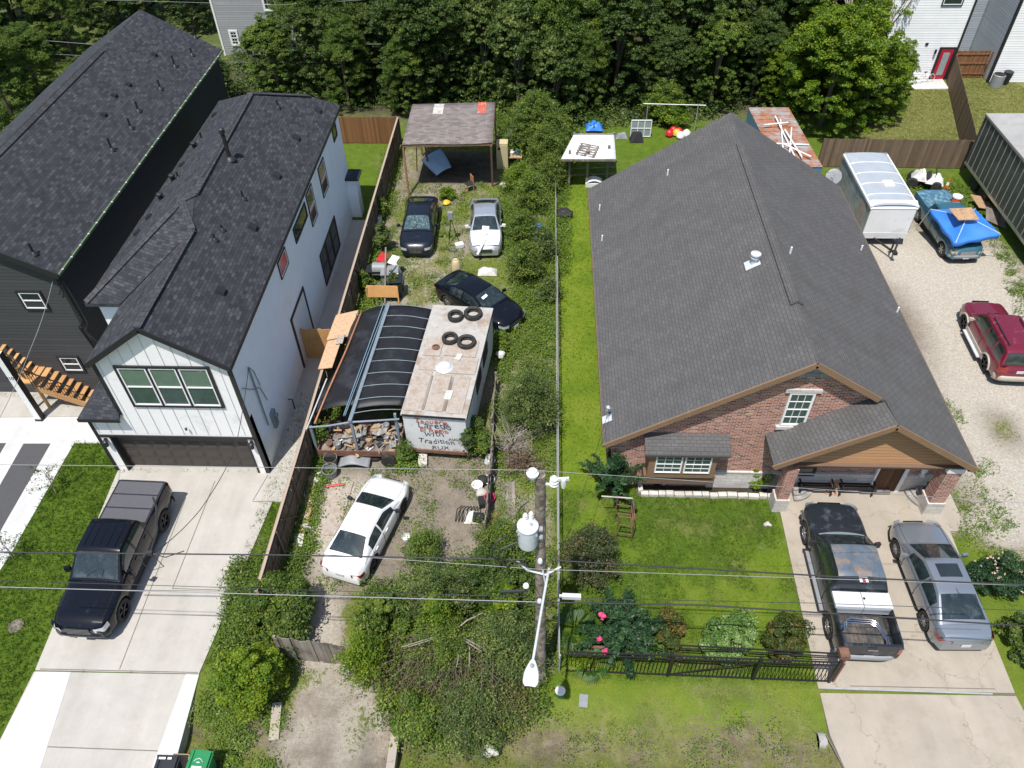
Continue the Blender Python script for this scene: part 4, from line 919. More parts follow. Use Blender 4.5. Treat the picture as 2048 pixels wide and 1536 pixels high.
b = MB(); b.box(27.85,29.0,TY-0.08,TY-0.002,0,2.3); b.mat(1); b.box(28.0,28.85,TY-0.11,TY-0.082,0.05,2.15); b.mat(2); b.box(28.2,28.65,TY-0.125,TY-0.112,0.35,1.95); b.build('back_door', ['black_trim','red_door','door_glass'], t1, world=True)
b = MB(); b.box(26.75,26.95,TY-0.06,TY-0.002,2.45,2.6); b.lathe([(0.08,0),(0.08,0.26)],(27.6,TY-0.12,1.9),8); b.build('wall_lamp','iron_black',t1,world=True)
t2 = townhouse(31.9, 39, TY-0.55, 'white sided townhouse at the far right edge beside an air conditioner')
t3 = thing('townhouse', 'blue grey sided townhouse recess with a dark framed window seen between two white fronts', 'house', (30.5,61,0))
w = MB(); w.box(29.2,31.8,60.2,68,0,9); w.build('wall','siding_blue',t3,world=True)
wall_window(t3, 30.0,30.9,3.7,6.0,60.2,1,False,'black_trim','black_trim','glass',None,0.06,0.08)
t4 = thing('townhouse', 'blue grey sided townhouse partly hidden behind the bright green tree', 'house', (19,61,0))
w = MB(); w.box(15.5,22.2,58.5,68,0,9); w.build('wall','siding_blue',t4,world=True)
wall_window(t4, 20.2,21.2,4.4,6.2,58.5,1,False,'black_trim','black_trim','glass',None,0.06,0.08)
b = MB(); b.slab([G(1812,160,0.05),G(1885,158,0.05),G(1898,177,0.05),G(1828,178,0.05)],0.1); struct(b.build('patio','concrete_white'))
b = MB(); q=G(1778,177,0.05); b.box(q.x-1,q.x+0.1,q.y,q.y+0.9,0.0,0.04); struct(b.build('patio','concrete_white'))
# ------------------------------------------------------------------ vehicles
D('paint_black', PAINT, (0.005,0.006,0.010), 0.22, 0, (0.03,0.035,0.045), 0.05)
D('paint_navy', PAINT, (0.010,0.014,0.024), 0.25, 0, (0.03,0.035,0.045), 0.2)
D('paint_darkgreyblue', PAINT, (0.022,0.028,0.036), 0.4, 0.2, (0.10,0.12,0.14), 0.25)
D('paint_faded_roof', M, (0.10,0.13,0.165), 0.5, 0.1, 0.2, 2.5, (0.24,0.18,0.13), 0.45, 2.2)
D('paint_white', PAINT, (0.80,0.80,0.80), 0.35, 0)
D('paint_silver', PAINT, (0.42,0.45,0.50), 0.35, 0.5, (0.3,0.31,0.33), 0.2)
D('paint_steel', PAINT, (0.27,0.30,0.34), 0.3, 0.55)
D('paint_maroon', PAINT, (0.16,0.008,0.025), 0.35, 0.1, (0.30,0.10,0.12), 0.15)
D('paint_teal', PAINT, (0.03,0.125,0.17), 0.4, 0.2, (0.06,0.16,0.2), 0.2)
D('paint_teal_worn', M, (0.055,0.15,0.23), 0.5, 0.1, 0.15, 2, (0.24,0.36,0.38), 0.45, 4.0)
D('clad_beige', M, (0.44,0.40,0.34), 0.5, 0.1, 0.06)
D('lamp_red', M, (0.30,0.008,0.012), 0.15, 0, 0.1, 6, coat=1.0)
D('lamp_clear', M, (0.60,0.62,0.63), 0.12, 0.1, 0.15, 14, coat=1.0)
D('lamp_yellowed', M, (0.48,0.42,0.28), 0.2, 0.1, 0.1, coat=0.8)
D('carglass', M, (0.016,0.026,0.028), 0.05, 0, 0.5, 2.2, (0.055,0.075,0.075), 0.35, 2.8, coat=1.0)
D('carglass_cracked', M, (0.04,0.07,0.075), 0.1, 0, 0.5, 6, (0.30,0.42,0.42), 0.32, 14.0, coat=0.8)
D('chrome', M, (0.60,0.61,0.63), 0.15, 1.0, 0.05)
D('rim_dark', M, (0.035,0.036,0.04), 0.35, 0.6, 0.1)
D('rim_silver', M, (0.42,0.43,0.45), 0.3, 0.8, 0.1)
D('chassis', M, (0.012,0.012,0.013), 0.8)
D('tonneau', M, (0.085,0.085,0.095), 0.75, 0, 0.3, 60)
D('plate', M, (0.62,0.64,0.66), 0.5)

def interp(pts, x):
    if x <= pts[0][0]: return pts[0][1]
    for (a, va), (b, vb) in zip(pts[:-1], pts[1:]):
        if x <= b: 
            t = (x-a)/(b-a) if b > a else 0; return va+(vb-va)*t
    return pts[-1][1]
def sm(pts, x, w=0.07):
    return (interp(pts, x-w)+2*interp(pts, x)+interp(pts, x+w))/4

def vehicle(name, label, rear, front, L, W, spec, paint, group=None, loc=None, rz=None):
    """spec: dict with body line 'top', shoulder 'sh', roof line 'roof', glass ranges, wheels, type"""
    a = G(*rear[:2], rear[2]); c = G(*front[:2], front[2]); mid = (a+c)/2
    rz = math.atan2(c.y-a.y, c.x-a.x)
    t = thing(name, label, spec.get('cat', 'car'), (mid.x, mid.y, spec.get('z', 0.03)), rz, group)
    wx0, wx1 = spec['wheels']; R = spec.get('R', 0.33); hwm = W/2; zb0 = spec.get('sill', 0.22); pick = spec.get('bed')
    xr, xf = -L/2, L/2; ra, fa = spec.get('rround', 0.5), spec.get('fround', 0.7)
    def plan(x):
        k = 1.0
        if x < xr+ra: k = 1-spec.get('rk',0.16)*((xr+ra-x)/ra)**2.2
        if x > xf-fa: k = 1-spec.get('fk',0.26)*((x-xf+fa)/fa)**2.2
        return hwm*k
    top = spec['top']; sh = spec['sh']
    def sill(x):
        z = zb0
        for wx in (wx0, wx1):
            q = (R+0.075)**2-(x-wx)**2
            if q > 0: z = max(z, R*0.95+math.sqrt(q))
        if x < xr+0.3: z = max(z, zb0+0.10)
        if x > xf-0.2: z = max(z, zb0-0.02)
        return z
    def section(x, inner=None):
        hw = plan(x); zs = sill(x); zt = sm(top, x); z4 = min(sm(sh, x), zt-0.015) if inner is None else inner[0]
        z4 = max(z4, zs+0.05); zm = zs+(z4-zs)*0.5
        p = [(hw*0.93, zs), (hw*0.985, zs+(z4-zs)*0.10), (hw, zm), (hw*0.985, zs+(z4-zs)*0.85), (hw*0.95, z4)]
        if inner is None: p += [(hw*0.86, zt-0.006), (hw*0.45, zt+0.022), (0, zt+0.03)]
        else: p += [(hw-0.11, inner[0]), (hw-0.11, inner[1]), (0, inner[1])]
        return p
    # body shell
    xs = sorted(set(np.round(np.linspace(xr, xf, 66), 4).tolist() + [round(wx+s*(R+0.075)*k, 4) for wx in (wx0,wx1) for s in (-1,1) for k in (1.0,0.96,0.85,0.65)]))
    st = []
    if pick:
        bx, rim, floor = pick
        for x in xs:
            if x > bx: continue
            st.append((x, section(x, (rim, floor if x > xr+0.09 else rim))))
            
        ins = [s for s in st if s[0] > xr+0.09]; out = [s for s in st if s[0] <= xr+0.09]
        x0_ = xr+0.09; st = out+[(x0_, section(x0_, (rim, rim))), (x0_+0.001, section(x0_, (rim, floor)))]+ins+[(bx, section(bx, (rim, floor))), (bx+0.001, section(bx+0.01, (rim, rim))), (bx+0.03, section(bx+0.03))]
        st += [(x, section(x)) for x in xs if x > bx+0.04]
    else: st = [(x, section(x)) for x in xs]
    b = MB(); rows = []
    for x, p in st:
        row = [(x, -y, z) for y, z in p]+[(x, y, z) for y, z in p[-2::-1]]; rows.append(row)
    n = len(rows[0]); b.v = [v for r_ in rows for v in r_]
    for i in range(len(rows)-1):
        for j in range(n-1): b.f.append((i*n+j, (i+1)*n+j, (i+1)*n+j+1, i*n+j+1)); b.m.append(0)
    b.f.append(tuple(range(n))); b.m.append(0); b.f.append(tuple((len(rows)-1)*n+j for j in range(n))[::-1]); b.m.append(0)
    # greenhouse
    roof = spec['roof']; g0, g1 = roof[0][0], roof[-1][0]; zmax = max(z for _, z in roof); tk = spec.get('tuck', 0.24)
    def belt(x): return min(sm(top, x), sm(sh, x))-0.01
    def rz_(x): return max(sm(roof, x, 0.05), belt(x)+0.004)
    def wb(x): return plan(x)*0.93
    def wt(x):
        k = (rz_(x)-belt(x))/(zmax-0.9); return wb(x)-tk*min(1, max(0, (rz_(x)-belt(x))/max(0.1, zmax-belt(x))))
    def topf(x, v, o=0.0): return (x, v*wt(x), rz_(x)+0.05*(1-abs(v)**3)+o)
    def sidef(x, hh, s, o=0.0):
        a_, z_ = wb(x), belt(x); return (x, s*(a_+(wt(x)-a_)*hh+0.035*math.sin(math.pi*hh)+o), z_+(rz_(x)-z_)*hh)
    gx = np.linspace(g0, g1, 44)
    vs = [-1,-0.9,-0.6,-0.25,0,0.25,0.6,0.9,1]; nb = len(b.v); hs = [0,0.25,0.5,0.75]
    ring = lambda x: [sidef(x,h_,-1) for h_ in hs]+[topf(x,v) for v in vs]+[sidef(x,h_,1) for h_ in hs[::-1]]
    m_ = len(ring(0.0))
    for x in gx: b.v += ring(float(x))
    for i in range(len(gx)-1):
        for j in range(m_-1): b.f.append((nb+i*m_+j, nb+(i+1)*m_+j, nb+(i+1)*m_+j+1, nb+i*m_+j+1)); b.m.append(0)
    b.f.append(tuple(nb+j for j in range(m_))); b.m.append(0)
    mats = [paint]
    if spec.get('roofmat'):
        mats.append(spec['roofmat']); 
        for k in range(len(b.f)):
            f_ = b.f[k]
            if f_[0] >= nb and len(f_) == 4:
                j = (f_[0]-nb) % m_
                xx = b.v[f_[0]][0]
                if 3 < j < m_-5 and spec['roofx'][0] < xx < spec['roofx'][1]: b.m[k] = 1
    # panel gaps
    b.mat(len(mats)); mats.append('chassis')
    for x in spec.get('doors', ()):
        for s in (-1, 1):
            P = [(x, s*(abs(y)+0.003), z) for y, z in section(x)[0:5]]
            for p_, q_ in zip(P[:-1], P[1:]): b.beam(p_, q_, 0.012, 0.012)
    for x in [spec['wind'][1]+0.09]+([spec['rearw'][0]-0.10] if spec.get('rearw') and not spec.get('flatrear') and spec['cat' if 'cat' in spec else 'top'] != 'suv' else []):
        Q = [(x-0.10*(k/6)**2*(1 if x > 0 else -1), k/6*plan(x)*0.80, sm(top, x)+0.030-0.026*(abs(k)/6)**2) for k in range(-6,7)]
        for p_, q_ in zip(Q[:-1], Q[1:]): b.beam(p_, q_, 0.014, 0.010)
    hx = spec.get('hoodline')
    if hx:
        for s in (-1, 1):
            P = [(x, s*plan(x)*0.80, sm(top, x)+0.004) for x in np.linspace(hx[0], hx[1], 8)]
            for p_, q_ in zip(P[:-1], P[1:]): b.beam(p_, q_, 0.012, 0.008)
    body = b.build('body', mats, t, 38)
    # glass patches, 6 mm proud of the shell
    gm = spec.get('glass', 'carglass')
    def patch(fn, nu, nv, nm, mat_, par=t):
        q = MB(); q.grid(fn, nu, nv); return q.build(nm, mat_, par, 60)
    w0, w1 = spec['wind']; patch(lambda u, v: topf(w0+(w1-w0)*u, (v*2-1)*(0.93-0.03*u), 0.008), 8, 12, 'windscreen', spec.get('windmat', gm))
    if spec.get('rearw'):
        r0, r1 = spec['rearw']; patch(lambda u, v: (lambda p_: (p_[0]-0.006, p_[1], p_[2]))(topf(r0+(r1-r0)*u, (v*2-1)*0.90, 0.008)), 8, 12, 'rear_window', gm)
    if spec.get('flatrear'):
        xq = g0; zq0 = spec['flatrear'][0]; zq1 = rz_(g0)-0.04; ww = wt(g0)
        q = MB(); q.box(xq-0.012, xq-0.002, -ww*0.85, ww*0.85, zq0, zq1); q.build('rear_window', gm, t)
    for s in (-1, 1):
        for (xa, xb) in spec['sides']:
            patch(lambda u, v: sidef(xa+(xb-xa)*u, 0.10+0.76*v, s, 0.008), 10, 5, 'side_window', spec.get('sidemat', gm))
    for s in (-0.32, 0.30):
        xw = w1-0.04; q = MB(); P_ = [topf(xw, s, 0.02), topf(w1-0.22, s*0.45+0.2, 0.022)]; q.beam(P_[0], P_[1], 0.02, 0.012); q.build('wiper', 'chassis', t)
    # chassis and wheels
    q = MB(); q.box(xr+0.12, xf-0.15, -hwm+0.26, hwm-0.26, 0.16, 0.62); q.box(wx0+R+0.12, wx1-R-0.12, -hwm+0.08, hwm-0.08, 0.17, 0.4); q.build('chassis', 'chassis', t)
    for wx in (wx0, wx1):
        for s in (-1, 1):
            y = s*(hwm-0.115); rm = spec.get('rim', 'rim_dark'); q = MB(); r_ = R*0.66; ns = spec.get('spokes', 5)
            q.lathe([(r_*0.99,-s*0.08),(r_*0.99,s*0.075),(r_*0.92,s*0.088),(r_*0.9,s*0.03)], (wx, y, R), 22, 'Y', cap=False)
            for k in range(ns):
                an = 2*math.pi*k/ns+0.3; q.beam((wx, y+s*0.07, R), (wx+math.cos(an)*r_*0.95, y+s*0.072, R+math.sin(an)*r_*0.95), 0.02, r_*(0.26 if ns < 7 else 0.16), up=(0,1,0)) if False else q.obox((wx+math.cos(an)*r_*0.48, y+s*0.072, R+math.sin(an)*r_*0.48), (r_*0.95, 0.03, r_*(0.24 if ns < 7 else 0.13)), 0, 0, -an)
            q.lathe([(0.05,-0.02),(0.05,0.02)], (wx, y+s*0.085, R), 10, 'Y')
            q.mat(1); q.lathe([(r_*0.93,-0.01),(r_*0.93,0.0)], (wx, y+s*0.035, R), 18, 'Y')
            wo = q.build('wheel', [rm, 'chassis'], t, 40)
            q = MB(); q.lathe([(r_,-0.10),(R*0.93,-0.115),(R,-0.09),(R,0.09),(R*0.93,0.115),(r_,0.10)], (wx, y, R), 26, 'Y', cap=False); q.build('tyre', 'rubber', wo, 30)
    # lamps
    def on_body(x, zz, s, extra=0.0): return plan(x)*0.985*s
    for s in (-1, 1):
        hl = spec.get('head', (0.34, 0.62, 0.16)); ln, hz_, hh = hl
        q = MB()
        q.grid(lambda u, v: (xf+0.012-ln*u**1.3, s*(plan(xf-ln*u)*(1.004) if u > 0.25 else plan(xf)*(0.72+0.28*u/0.25)), hz_-hh/2+hh*v+0.05*u), 8, 3)
        q.build('headlight', spec.get('headmat', 'lamp_clear'), t, 60)
        tl = spec.get('tail', (0.28, 0.78, 0.18)); ln, hz_, hh = tl; tw_ = 0.86 if spec.get('bed') else 0.62
        q = MB()
        q.grid(lambda u, v: (xr-0.012+ln*u**1.2, s*(plan(xr+ln*u)*1.004 if u > 0.25 else plan(xr)*(tw_+(1-tw_)*u/0.25)), hz_-hh/2+hh*v), 8, 3)
        q.build('taillight', 'lamp_red', t, 60)
        mx = spec['mirror']; big = spec.get('bigmirror'); q = MB(); ww, hh2 = (0.2, 0.24) if big else (0.19, 0.13); yy = s*(plan(mx)+ww/2+0.03); zz = belt(mx)+0.10
        q.obox((mx, yy, zz), (0.11, ww, hh2), -s*0.2); q.beam((mx+0.02, s*plan(mx)*0.93, zz-0.05), (mx+0.01, yy, zz-0.03), 0.05, 0.04); q.build('mirror', spec.get('mirmat', paint), t, 30)
        for x in spec.get('handles', ()):
            q = MB(); q.obox((x, s*(plan(x)*0.985+0.012), belt(x)-0.11), (0.17, 0.028, 0.03)); q.build('door_handle', spec.get('handlemat', paint), t)
    # ends
    q = MB(); gz = spec.get('grille', (0.50, 0.22)); gw = plan(xf)*0.52; q.box(xf-0.01, xf+0.014, -gw, gw, gz[0]-gz[1]/2, gz[0]+gz[1]/2)
    q.mat(1)
    for k in range(4): q.box(xf+0.014, xf+0.026, -gw, gw, gz[0]-gz[1]/2+gz[1]*(k+0.5)/4-0.008, gz[0]-gz[1]/2+gz[1]*(k+0.5)/4+0.008)
    q.build('grille', ['chassis', spec.get('grillemat','chrome')], t)
    pz = spec.get('platez', (0.42, 0.62)); q = MB(); q.obox((xr-0.02, 0, pz[1]), (0.012, 0.31, 0.15)); q.build('licence_plate', 'plate', t)
    if spec.get('frontplate', True): q = MB(); q.obox((xf+0.035, 0, pz[0]-0.06), (0.012, 0.31, 0.15)); q.build('licence_plate', 'plate', t)
    if spec.get('bumper'):
        mt, zc, hh = spec['bumper']
        for e, nm in ((1,'front_bumper'),(-1,'rear_bumper')):
            q = MB(); X = xf if e > 0 else xr
            def bf(u, v):
                s_ = u*2-1; xx = X-e*0.5*abs(s_)**6*0.5; return (xx+e*(0.06*math.sin(math.pi*v)), s_*plan(X-e*0.28)*1.01, zc-hh/2+hh*v)
            q.grid(bf, 20, 4); q.build(nm, mt, t, 50, solid=0.03)
    return t, dict(plan=plan, xr=xr, xf=xf, roof=rz_, belt=belt, topf=topf, sidef=sidef, wt=wt)

SEDAN = dict(top=[(-2.45,0.80),(-2.38,0.98),(-1.85,1.07),(-1.2,1.06),(0.9,1.0),(1.15,0.98),(2.1,0.84),(2.35,0.68),(2.45,0.52)], sh=[(-2.45,0.78),(-1.9,0.98),(1.0,0.93),(2.1,0.76),(2.45,0.5)],
  roof=[(-1.95,1.06),(-1.0,1.40),(-0.5,1.445),(0.25,1.43),(1.25,0.975)], wind=(0.36,1.16), rearw=(-1.80,-1.02), sides=((-1.25,-0.42),(-0.34,0.72)), wheels=(-1.42,1.42), R=0.335, doors=(-1.28,-0.38,0.78), mirror=0.72, hoodline=(1.1,2.25), handles=(-1.02,-0.12), tuck=0.26)
def spec(base, **kw): d = dict(base); d.update(kw); return d
def scaled(base, L, W=None):
    """stretch a 4.9 m pattern to length L"""
    k = L/4.9; d = dict(base)
    for key in ('top','sh','roof'): d[key] = [(x*k, z) for x, z in base[key]]
    for key in ('wind','rearw','wheels','hoodline','doors','handles'):
        if key in base: d[key] = tuple(x*k for x in base[key])
    d['sides'] = tuple((a*k, c*k) for a, c in base['sides']); d['mirror'] = base['mirror']*k
    return d

# grey sedan with sunroof, far right of the driveway
v, f = vehicle('parked_car', 'steel grey sedan with a black sunroof, right of the dark pickup on the concrete drive', (1925,1306,0.30), (1826,1036,0.72), 4.9, 1.86,
  spec(SEDAN, rim='rim_silver', spokes=10, z=0.035, tail=(0.42,0.80,0.16), handlemat='chrome', mirmat='paint_steel'), 'paint_steel')
q = MB(); q.grid(lambda u, w_: f['topf'](-0.42+0.52*u, (w_*2-1)*0.62, 0.008), 6, 8); q.build('sunroof', 'glass', v, 60)
q = MB(); q.prism([(-1.02,-0.02,1.44),(-0.86,-0.02,1.47),(-0.86,0.02,1.47),(-1.02,0.02,1.44)],(0,0,0.07)); q.build('antenna_fin','paint_steel',v)
# white sedan in the dirt lot, rear towards the street
v, f = vehicle('parked_car', 'white sedan parked askew on bare dirt, red tail lamps towards the street', (683,1160,0.34), (785,956,0.66), 4.55, 1.74,
  spec(scaled(SEDAN, 4.55), rim='rim_dark', spokes=7, z=0.0, tail=(0.30,0.80,0.2), mirmat='plastic_black', platez=(0.42,0.72)), 'paint_white')
# dusty black sedan behind, front towards the street
v, f = vehicle('parked_car', 'black sedan with a shattered windscreen, front towards the camera in the overgrown lot', (846,388,1.02), (832,512,0.25), 4.8, 1.83,
  spec(scaled(SEDAN, 4.8), windmat='carglass_cracked', rim='rim_dark', spokes=8, z=0.0, frontplate=False), 'paint_navy')
v, f = vehicle('parked_car', 'silver sedan with a white replacement bonnet half swallowed by weeds', (970,397,0.98), (972,506,0.28), 4.6, 1.78,
  spec(scaled(SEDAN, 4.6), rim='rim_dark', spokes=8, z=0.0, frontplate=False, mirmat='paint_white'), 'paint_silver')
q = MB(); q.grid(lambda u, w_: (1.10+1.08*u, (w_*2-1)*(0.80-0.12*u**3), 1.008-0.16*u-0.05*u**4+0.045*(1-(w_*2-1)**2)), 12, 14); q.build('bonnet', 'paint_white', v, 60, label='white bonnet')
q = MB(); q.obox((1.35,0.05,1.07),(0.35,0.42,0.03),0.3,0,0.1); q.obox((1.08,0.02,1.14),(0.25,0.38,0.03),-0.2,0,0.5); o=q.build('paper_sheet','plastic_white',None); o.parent=v
o.parent = None; o.matrix_world = parent_matrix(v); tag(o, 'white paper sheets lying on the bonnet of the silver sedan', 'paper')
q = MB(); q.tube([(1.75,0.0,1.02),(2.1,-0.1,0.95),(2.3,-0.25,0.75),(2.5,-0.45,0.45)],0.07,6); o=q.build('torn_wrap','plastic_white',None,60); o.matrix_world = parent_matrix(v); tag(o,'torn white plastic trailing off the bonnet of the silver sedan','plastic sheet')
v, f = vehicle('parked_car', 'black sedan standing diagonally behind the white taqueria trailer', (897,556,0.92), (1024,645,0.42), 4.85, 1.84,
  spec(scaled(SEDAN, 4.85), rim='rim_silver', spokes=9, z=0.0), 'paint_black')
q = MB(); q.obox((0.62,-0.25,1.345),(0.14,0.36,0.012),0.1,0,0.47); q.build('windscreen_sticker','sticker',v)

# pickups
PICK = dict(cat='pickup truck', top=[(-2.95,1.15),(-2.9,1.32),(-0.95,1.34),(1.1,1.25),(1.35,1.20),(2.6,1.10),(2.85,1.0),(2.95,0.85)], sh=[(-2.95,1.32),(-0.9,1.32),(1.2,1.16),(2.6,1.0),(2.95,0.8)],
  roof=[(-0.98,1.42),(-0.86,1.86),(-0.6,1.93),(0.45,1.92),(1.32,1.22)], wind=(0.55,1.26), flatrear=(1.40,), sides=((-0.78,-0.02),(0.08,0.95)), wheels=(-1.82,1.92), R=0.41, sill=0.42, doors=(-0.82,0.03,1.08), mirror=0.92, bigmirror=True, hoodline=(1.4,2.75),
  handles=(-0.6,0.25), bed=(-1.02,1.32,0.72), tuck=0.17, rk=0.04, rround=0.25, fk=0.2, fround=0.6, grille=(0.80,0.36), head=(0.32,0.88,0.24), tail=(0.10,1.08,0.42), platez=(0.52,0.62))
v, f = vehicle('pickup_truck', 'black crew cab pickup with a folding bed cover on the pale driveway', (288,957,1.38), (166,1283,0.32), 5.95, 2.02,
  spec(PICK, rim='rim_dark', spokes=5, z=0.035, bumper=('paint_black',0.55,0.30), mirmat='paint_black', grillemat='chrome', top=[(x,z) for x,z in PICK['top']]), 'paint_black')
q = MB()
for k in range(3): q.box(-2.88+0.62*k, -2.88+0.62*k+0.56, -0.86, 0.86, 1.335, 1.375)
tc_ = q.build('bed_cover', 'tonneau', v, label='grey folding bed cover'); q = MB(); q.box(-2.95,-1.02,-0.93,-0.86,1.325,1.37); q.box(-2.95,-1.02,0.86,0.93,1.325,1.37); q.box(-2.97,-2.88,-0.86,0.86,1.325,1.365)
for k in range(2): q.box(-2.32+0.62*k,-2.26+0.62*k,-0.86,0.86,1.325,1.36)
q.build('cover_rail','plastic_black',tc_)
for y in (-0.55,-0.28,0,0.28,0.55): q = MB(); q.box(-0.6,0.35,y-0.02,y+0.02,1.97,1.985) if abs(y) < 0.3 else q.box(-0.6,0.35,y-0.02,y+0.02,1.955,1.972); q.build('roof_rib','paint_black',v)
v, f = vehicle('pickup_truck', 'dark blue grey pickup with a white toolbox behind the cab and sun faded roof', (1733,1322,0.45), (1657,1003,1.0), 5.85, 2.0,
  spec(PICK, rim='rim_silver', spokes=7, z=0.035, roofmat='paint_faded_roof', roofx=(-0.78,0.42), bumper=('plastic_grey',0.55,0.26), tail=(0.07,1.02,0.34), grillemat='plastic_grey', mirmat='plastic_black'), 'paint_darkgreyblue')
q = MB(); q.box(-2.84,-1.05,-0.8,0.8,0.725,0.74)
for k in range(11): q.box(-2.84,-1.05,-0.75+0.15*k-0.03,-0.75+0.15*k+0.03,0.74,0.755)
q.build('bed_liner','bed_liner',v)
q = MB(); q.box(-1.62,-1.06,-0.93,-0.01,1.0,1.42); q.box(-1.62,-1.06,0.01,0.93,1.0,1.42); q.mat(1); q.box(-1.60,-1.08,-0.012,0.012,1.1,1.40); q.lathe([(0.04,0),(0.04,0.03)],(-1.3,-0.06,1.42),8); o=q.build('toolbox',['diamond_plate','chassis'],None); o.matrix_world=parent_matrix(v); tag(o,'white two lid toolbox across the bed of the dark pickup','toolbox')
q = MB()
for dz, k in ((0,1.0),(0.13,0.94),(0.26,0.88)):
    pts = [(-2.75,-0.62*k,0.80+dz),(-2.45,-0.66*k,0.80+dz),(-1.98,-0.5*k,0.80+dz),(-1.86,-0.3*k,0.80+dz),(-1.84,0.5*k,0.80+dz),(-1.92,0.64*k,0.80+dz),(-2.2,0.72*k,0.80+dz)]
    q.tube(pts,0.022,6)
o=q.build('bed_extender','chrome',None,50); o.matrix_world=parent_matrix(v); tag(o,'curved chrome tube bed extender lying in the dark pickup bed','bed extender')
q = MB(); q.box(-0.98,-0.80,-0.14,0.14,1.905,1.945); q.mat(1); q.box(-1.0,-0.82,-0.05,0.05,1.91,1.952); q.build('brake_lamp',['plastic_white','lamp_red'],v)
q = MB(); q.box(-2.985,-2.965,-0.16,0.16,1.1,1.16); q.build('tailgate_handle','chrome',v)
q = MB(); q.grid(lambda u,w_: (1.22+0.22*u-0.10*(w_*2-1)**2*1.0, (w_*2-1)*0.80, 1.285-0.03*u+0.0), 4, 12); q.build('cowl_panel','frame_steel',v,60)
for s in (-1,1): q = MB(); q.beam((-1.2,s*1.02,0.36),(1.2,s*1.02,0.36),0.14,0.06); q.build('running_board','plastic_grey',v)

v, f = vehicle('pickup_truck', 'teal blue pickup parked nose out under the blue pop up canopy', (1868,386,1.28), (1925,514,0.30), 5.2, 1.86,
  spec(scaled(PICK, 5.2*4.9/5.9), rim='rim_silver', spokes=6, z=0.0, sill=0.36, R=0.37, flatrear=(1.40,), bed=(-0.90,1.25,0.70), bumper=('plastic_grey',0.50,0.22), headmat='lamp_yellowed', grille=(0.72,0.26), head=(0.2,0.74,0.16), grillemat='galv_light',
  top=[(-2.6,1.12),(-2.55,1.25),(-0.85,1.27),(0.98,1.16),(1.2,1.12),(2.3,1.0),(2.5,0.9),(2.6,0.75)], sh=[(-2.6,1.25),(-0.8,1.25),(1.05,1.06),(2.3,0.9),(2.6,0.7)], roof=[(-0.86,1.3),(-0.76,1.66),(-0.53,1.72),(0.4,1.71),(1.16,1.12)], wheels=(-1.6,1.70)), 'paint_teal')
q = MB(); q.grid(lambda u,w_: (-2.58+1.7*u, (w_*2-1)*0.90, 1.265+0.06*(1-(w_*2-1)**4)), 10, 12); q.build('bed_cover','paint_teal_worn',v,60,label='worn blue fibreglass bed cover')

v, f = vehicle('suv', 'maroon sport utility vehicle with beige lower cladding on the white gravel', (2036,770,0.45), (1958,592,0.95), 4.95, 1.88,
  dict(cat='suv', top=[(-2.48,0.8),(-2.4,1.08),(1.0,1.10),(1.3,1.08),(2.2,1.0),(2.4,0.86),(2.48,0.7)], sh=[(-2.48,0.95),(-2.3,1.05),(1.1,1.02),(2.2,0.92),(2.48,0.65)],
   roof=[(-2.36,1.08),(-2.12,1.72),(-1.8,1.78),(0.35,1.77),(1.28,1.08)], wind=(0.46,1.2), rearw=(-2.33,-2.14), sides=((-2.0,-1.35),(-1.22,-0.4),(-0.3,0.8)), wheels=(-1.38,1.42), R=0.37, sill=0.34, doors=(-1.28,-0.34,0.92), mirror=0.82, bigmirror=False,
   hoodline=(1.3,2.3), handles=(-1.0,-0.1), tuck=0.17, rk=0.10, rround=0.35, fk=0.22, tail=(0.16,0.98,0.34), bumper=('clad_beige',0.52,0.28), rim='rim_dark', spokes=5, z=0.0, platez=(0.5,0.92), mirmat='clad_beige', grille=(0.8,0.2)), 'paint_maroon')
for s in (-1,1):
    q = MB(); q.beam((-1.1,s*0.95,0.45),(1.0,s*0.95,0.45),0.06,0.20)
    for wx in (-1.38,1.42):
        P=[(wx+0.47*math.cos(a_), s*0.955, 0.37+0.47*math.sin(a_)) for a_ in np.linspace(0.1,math.pi-0.1,12)]; q.tube(P,0.05,6)
    q.build('wheel_arch_cladding','clad_beige',v,50)
    q = MB(); q.beam((-1.75,s*0.55,1.83),(0.1,s*0.55,1.83),0.05,0.05); q.build('roof_rail','plastic_black',v)
    q = MB(); q.beam((-0.95,s*1.03,0.34),(0.95,s*1.03,0.34),0.16,0.05); q.build('running_board','galv_light',v)
# ------------------------------------------------------------------ food trailer with hand painted lettering
tr = thing('food_trailer', 'weathered white food trailer with hand painted lettering and four tyres on its roof', 'trailer', (-3.9, 23.8, 0))
A = G(803,832,2.62); B = G(932,838,2.62); Cc = G(983,624,2.62); Dd = G(870,612,2.62)
A, B, Cc, Dd = Vector((-5.42,20.45,2.62)), Vector((-2.93,20.28,2.62)), Vector((-2.24,26.85,2.62)), Vector((-4.85,27.05,2.62))
dn = Vector((0,0,-2.2))
w = MB(); w.poly([A+dn, B+dn, B, A]); w.poly([B+dn, Cc+dn, Cc, B]); w.poly([Cc+dn, Dd+dn, Dd, Cc]); w.poly([Dd+dn, A+dn, A, Dd]); w.build('body_shell', 'trailer_white', tr, world=True)
r = MB(); e = 0.06
cr = [A+Vector((-e,-e,0)), B+Vector((e,-e,0)), Cc+Vector((e,e,0)), Dd+Vector((-e,e,0))]; r.slab([p+Vector((0,0,0.05)) for p in cr], 0.08); r.build('roof', 'trailer_roof', tr, world=True)
def tp(u, v, z=0): # u across, v along
    p = (A*(1-u)+B*u)*(1-v)+(Dd*(1-u)+Cc*u)*v; return Vector((p.x,p.y,2.67+z))
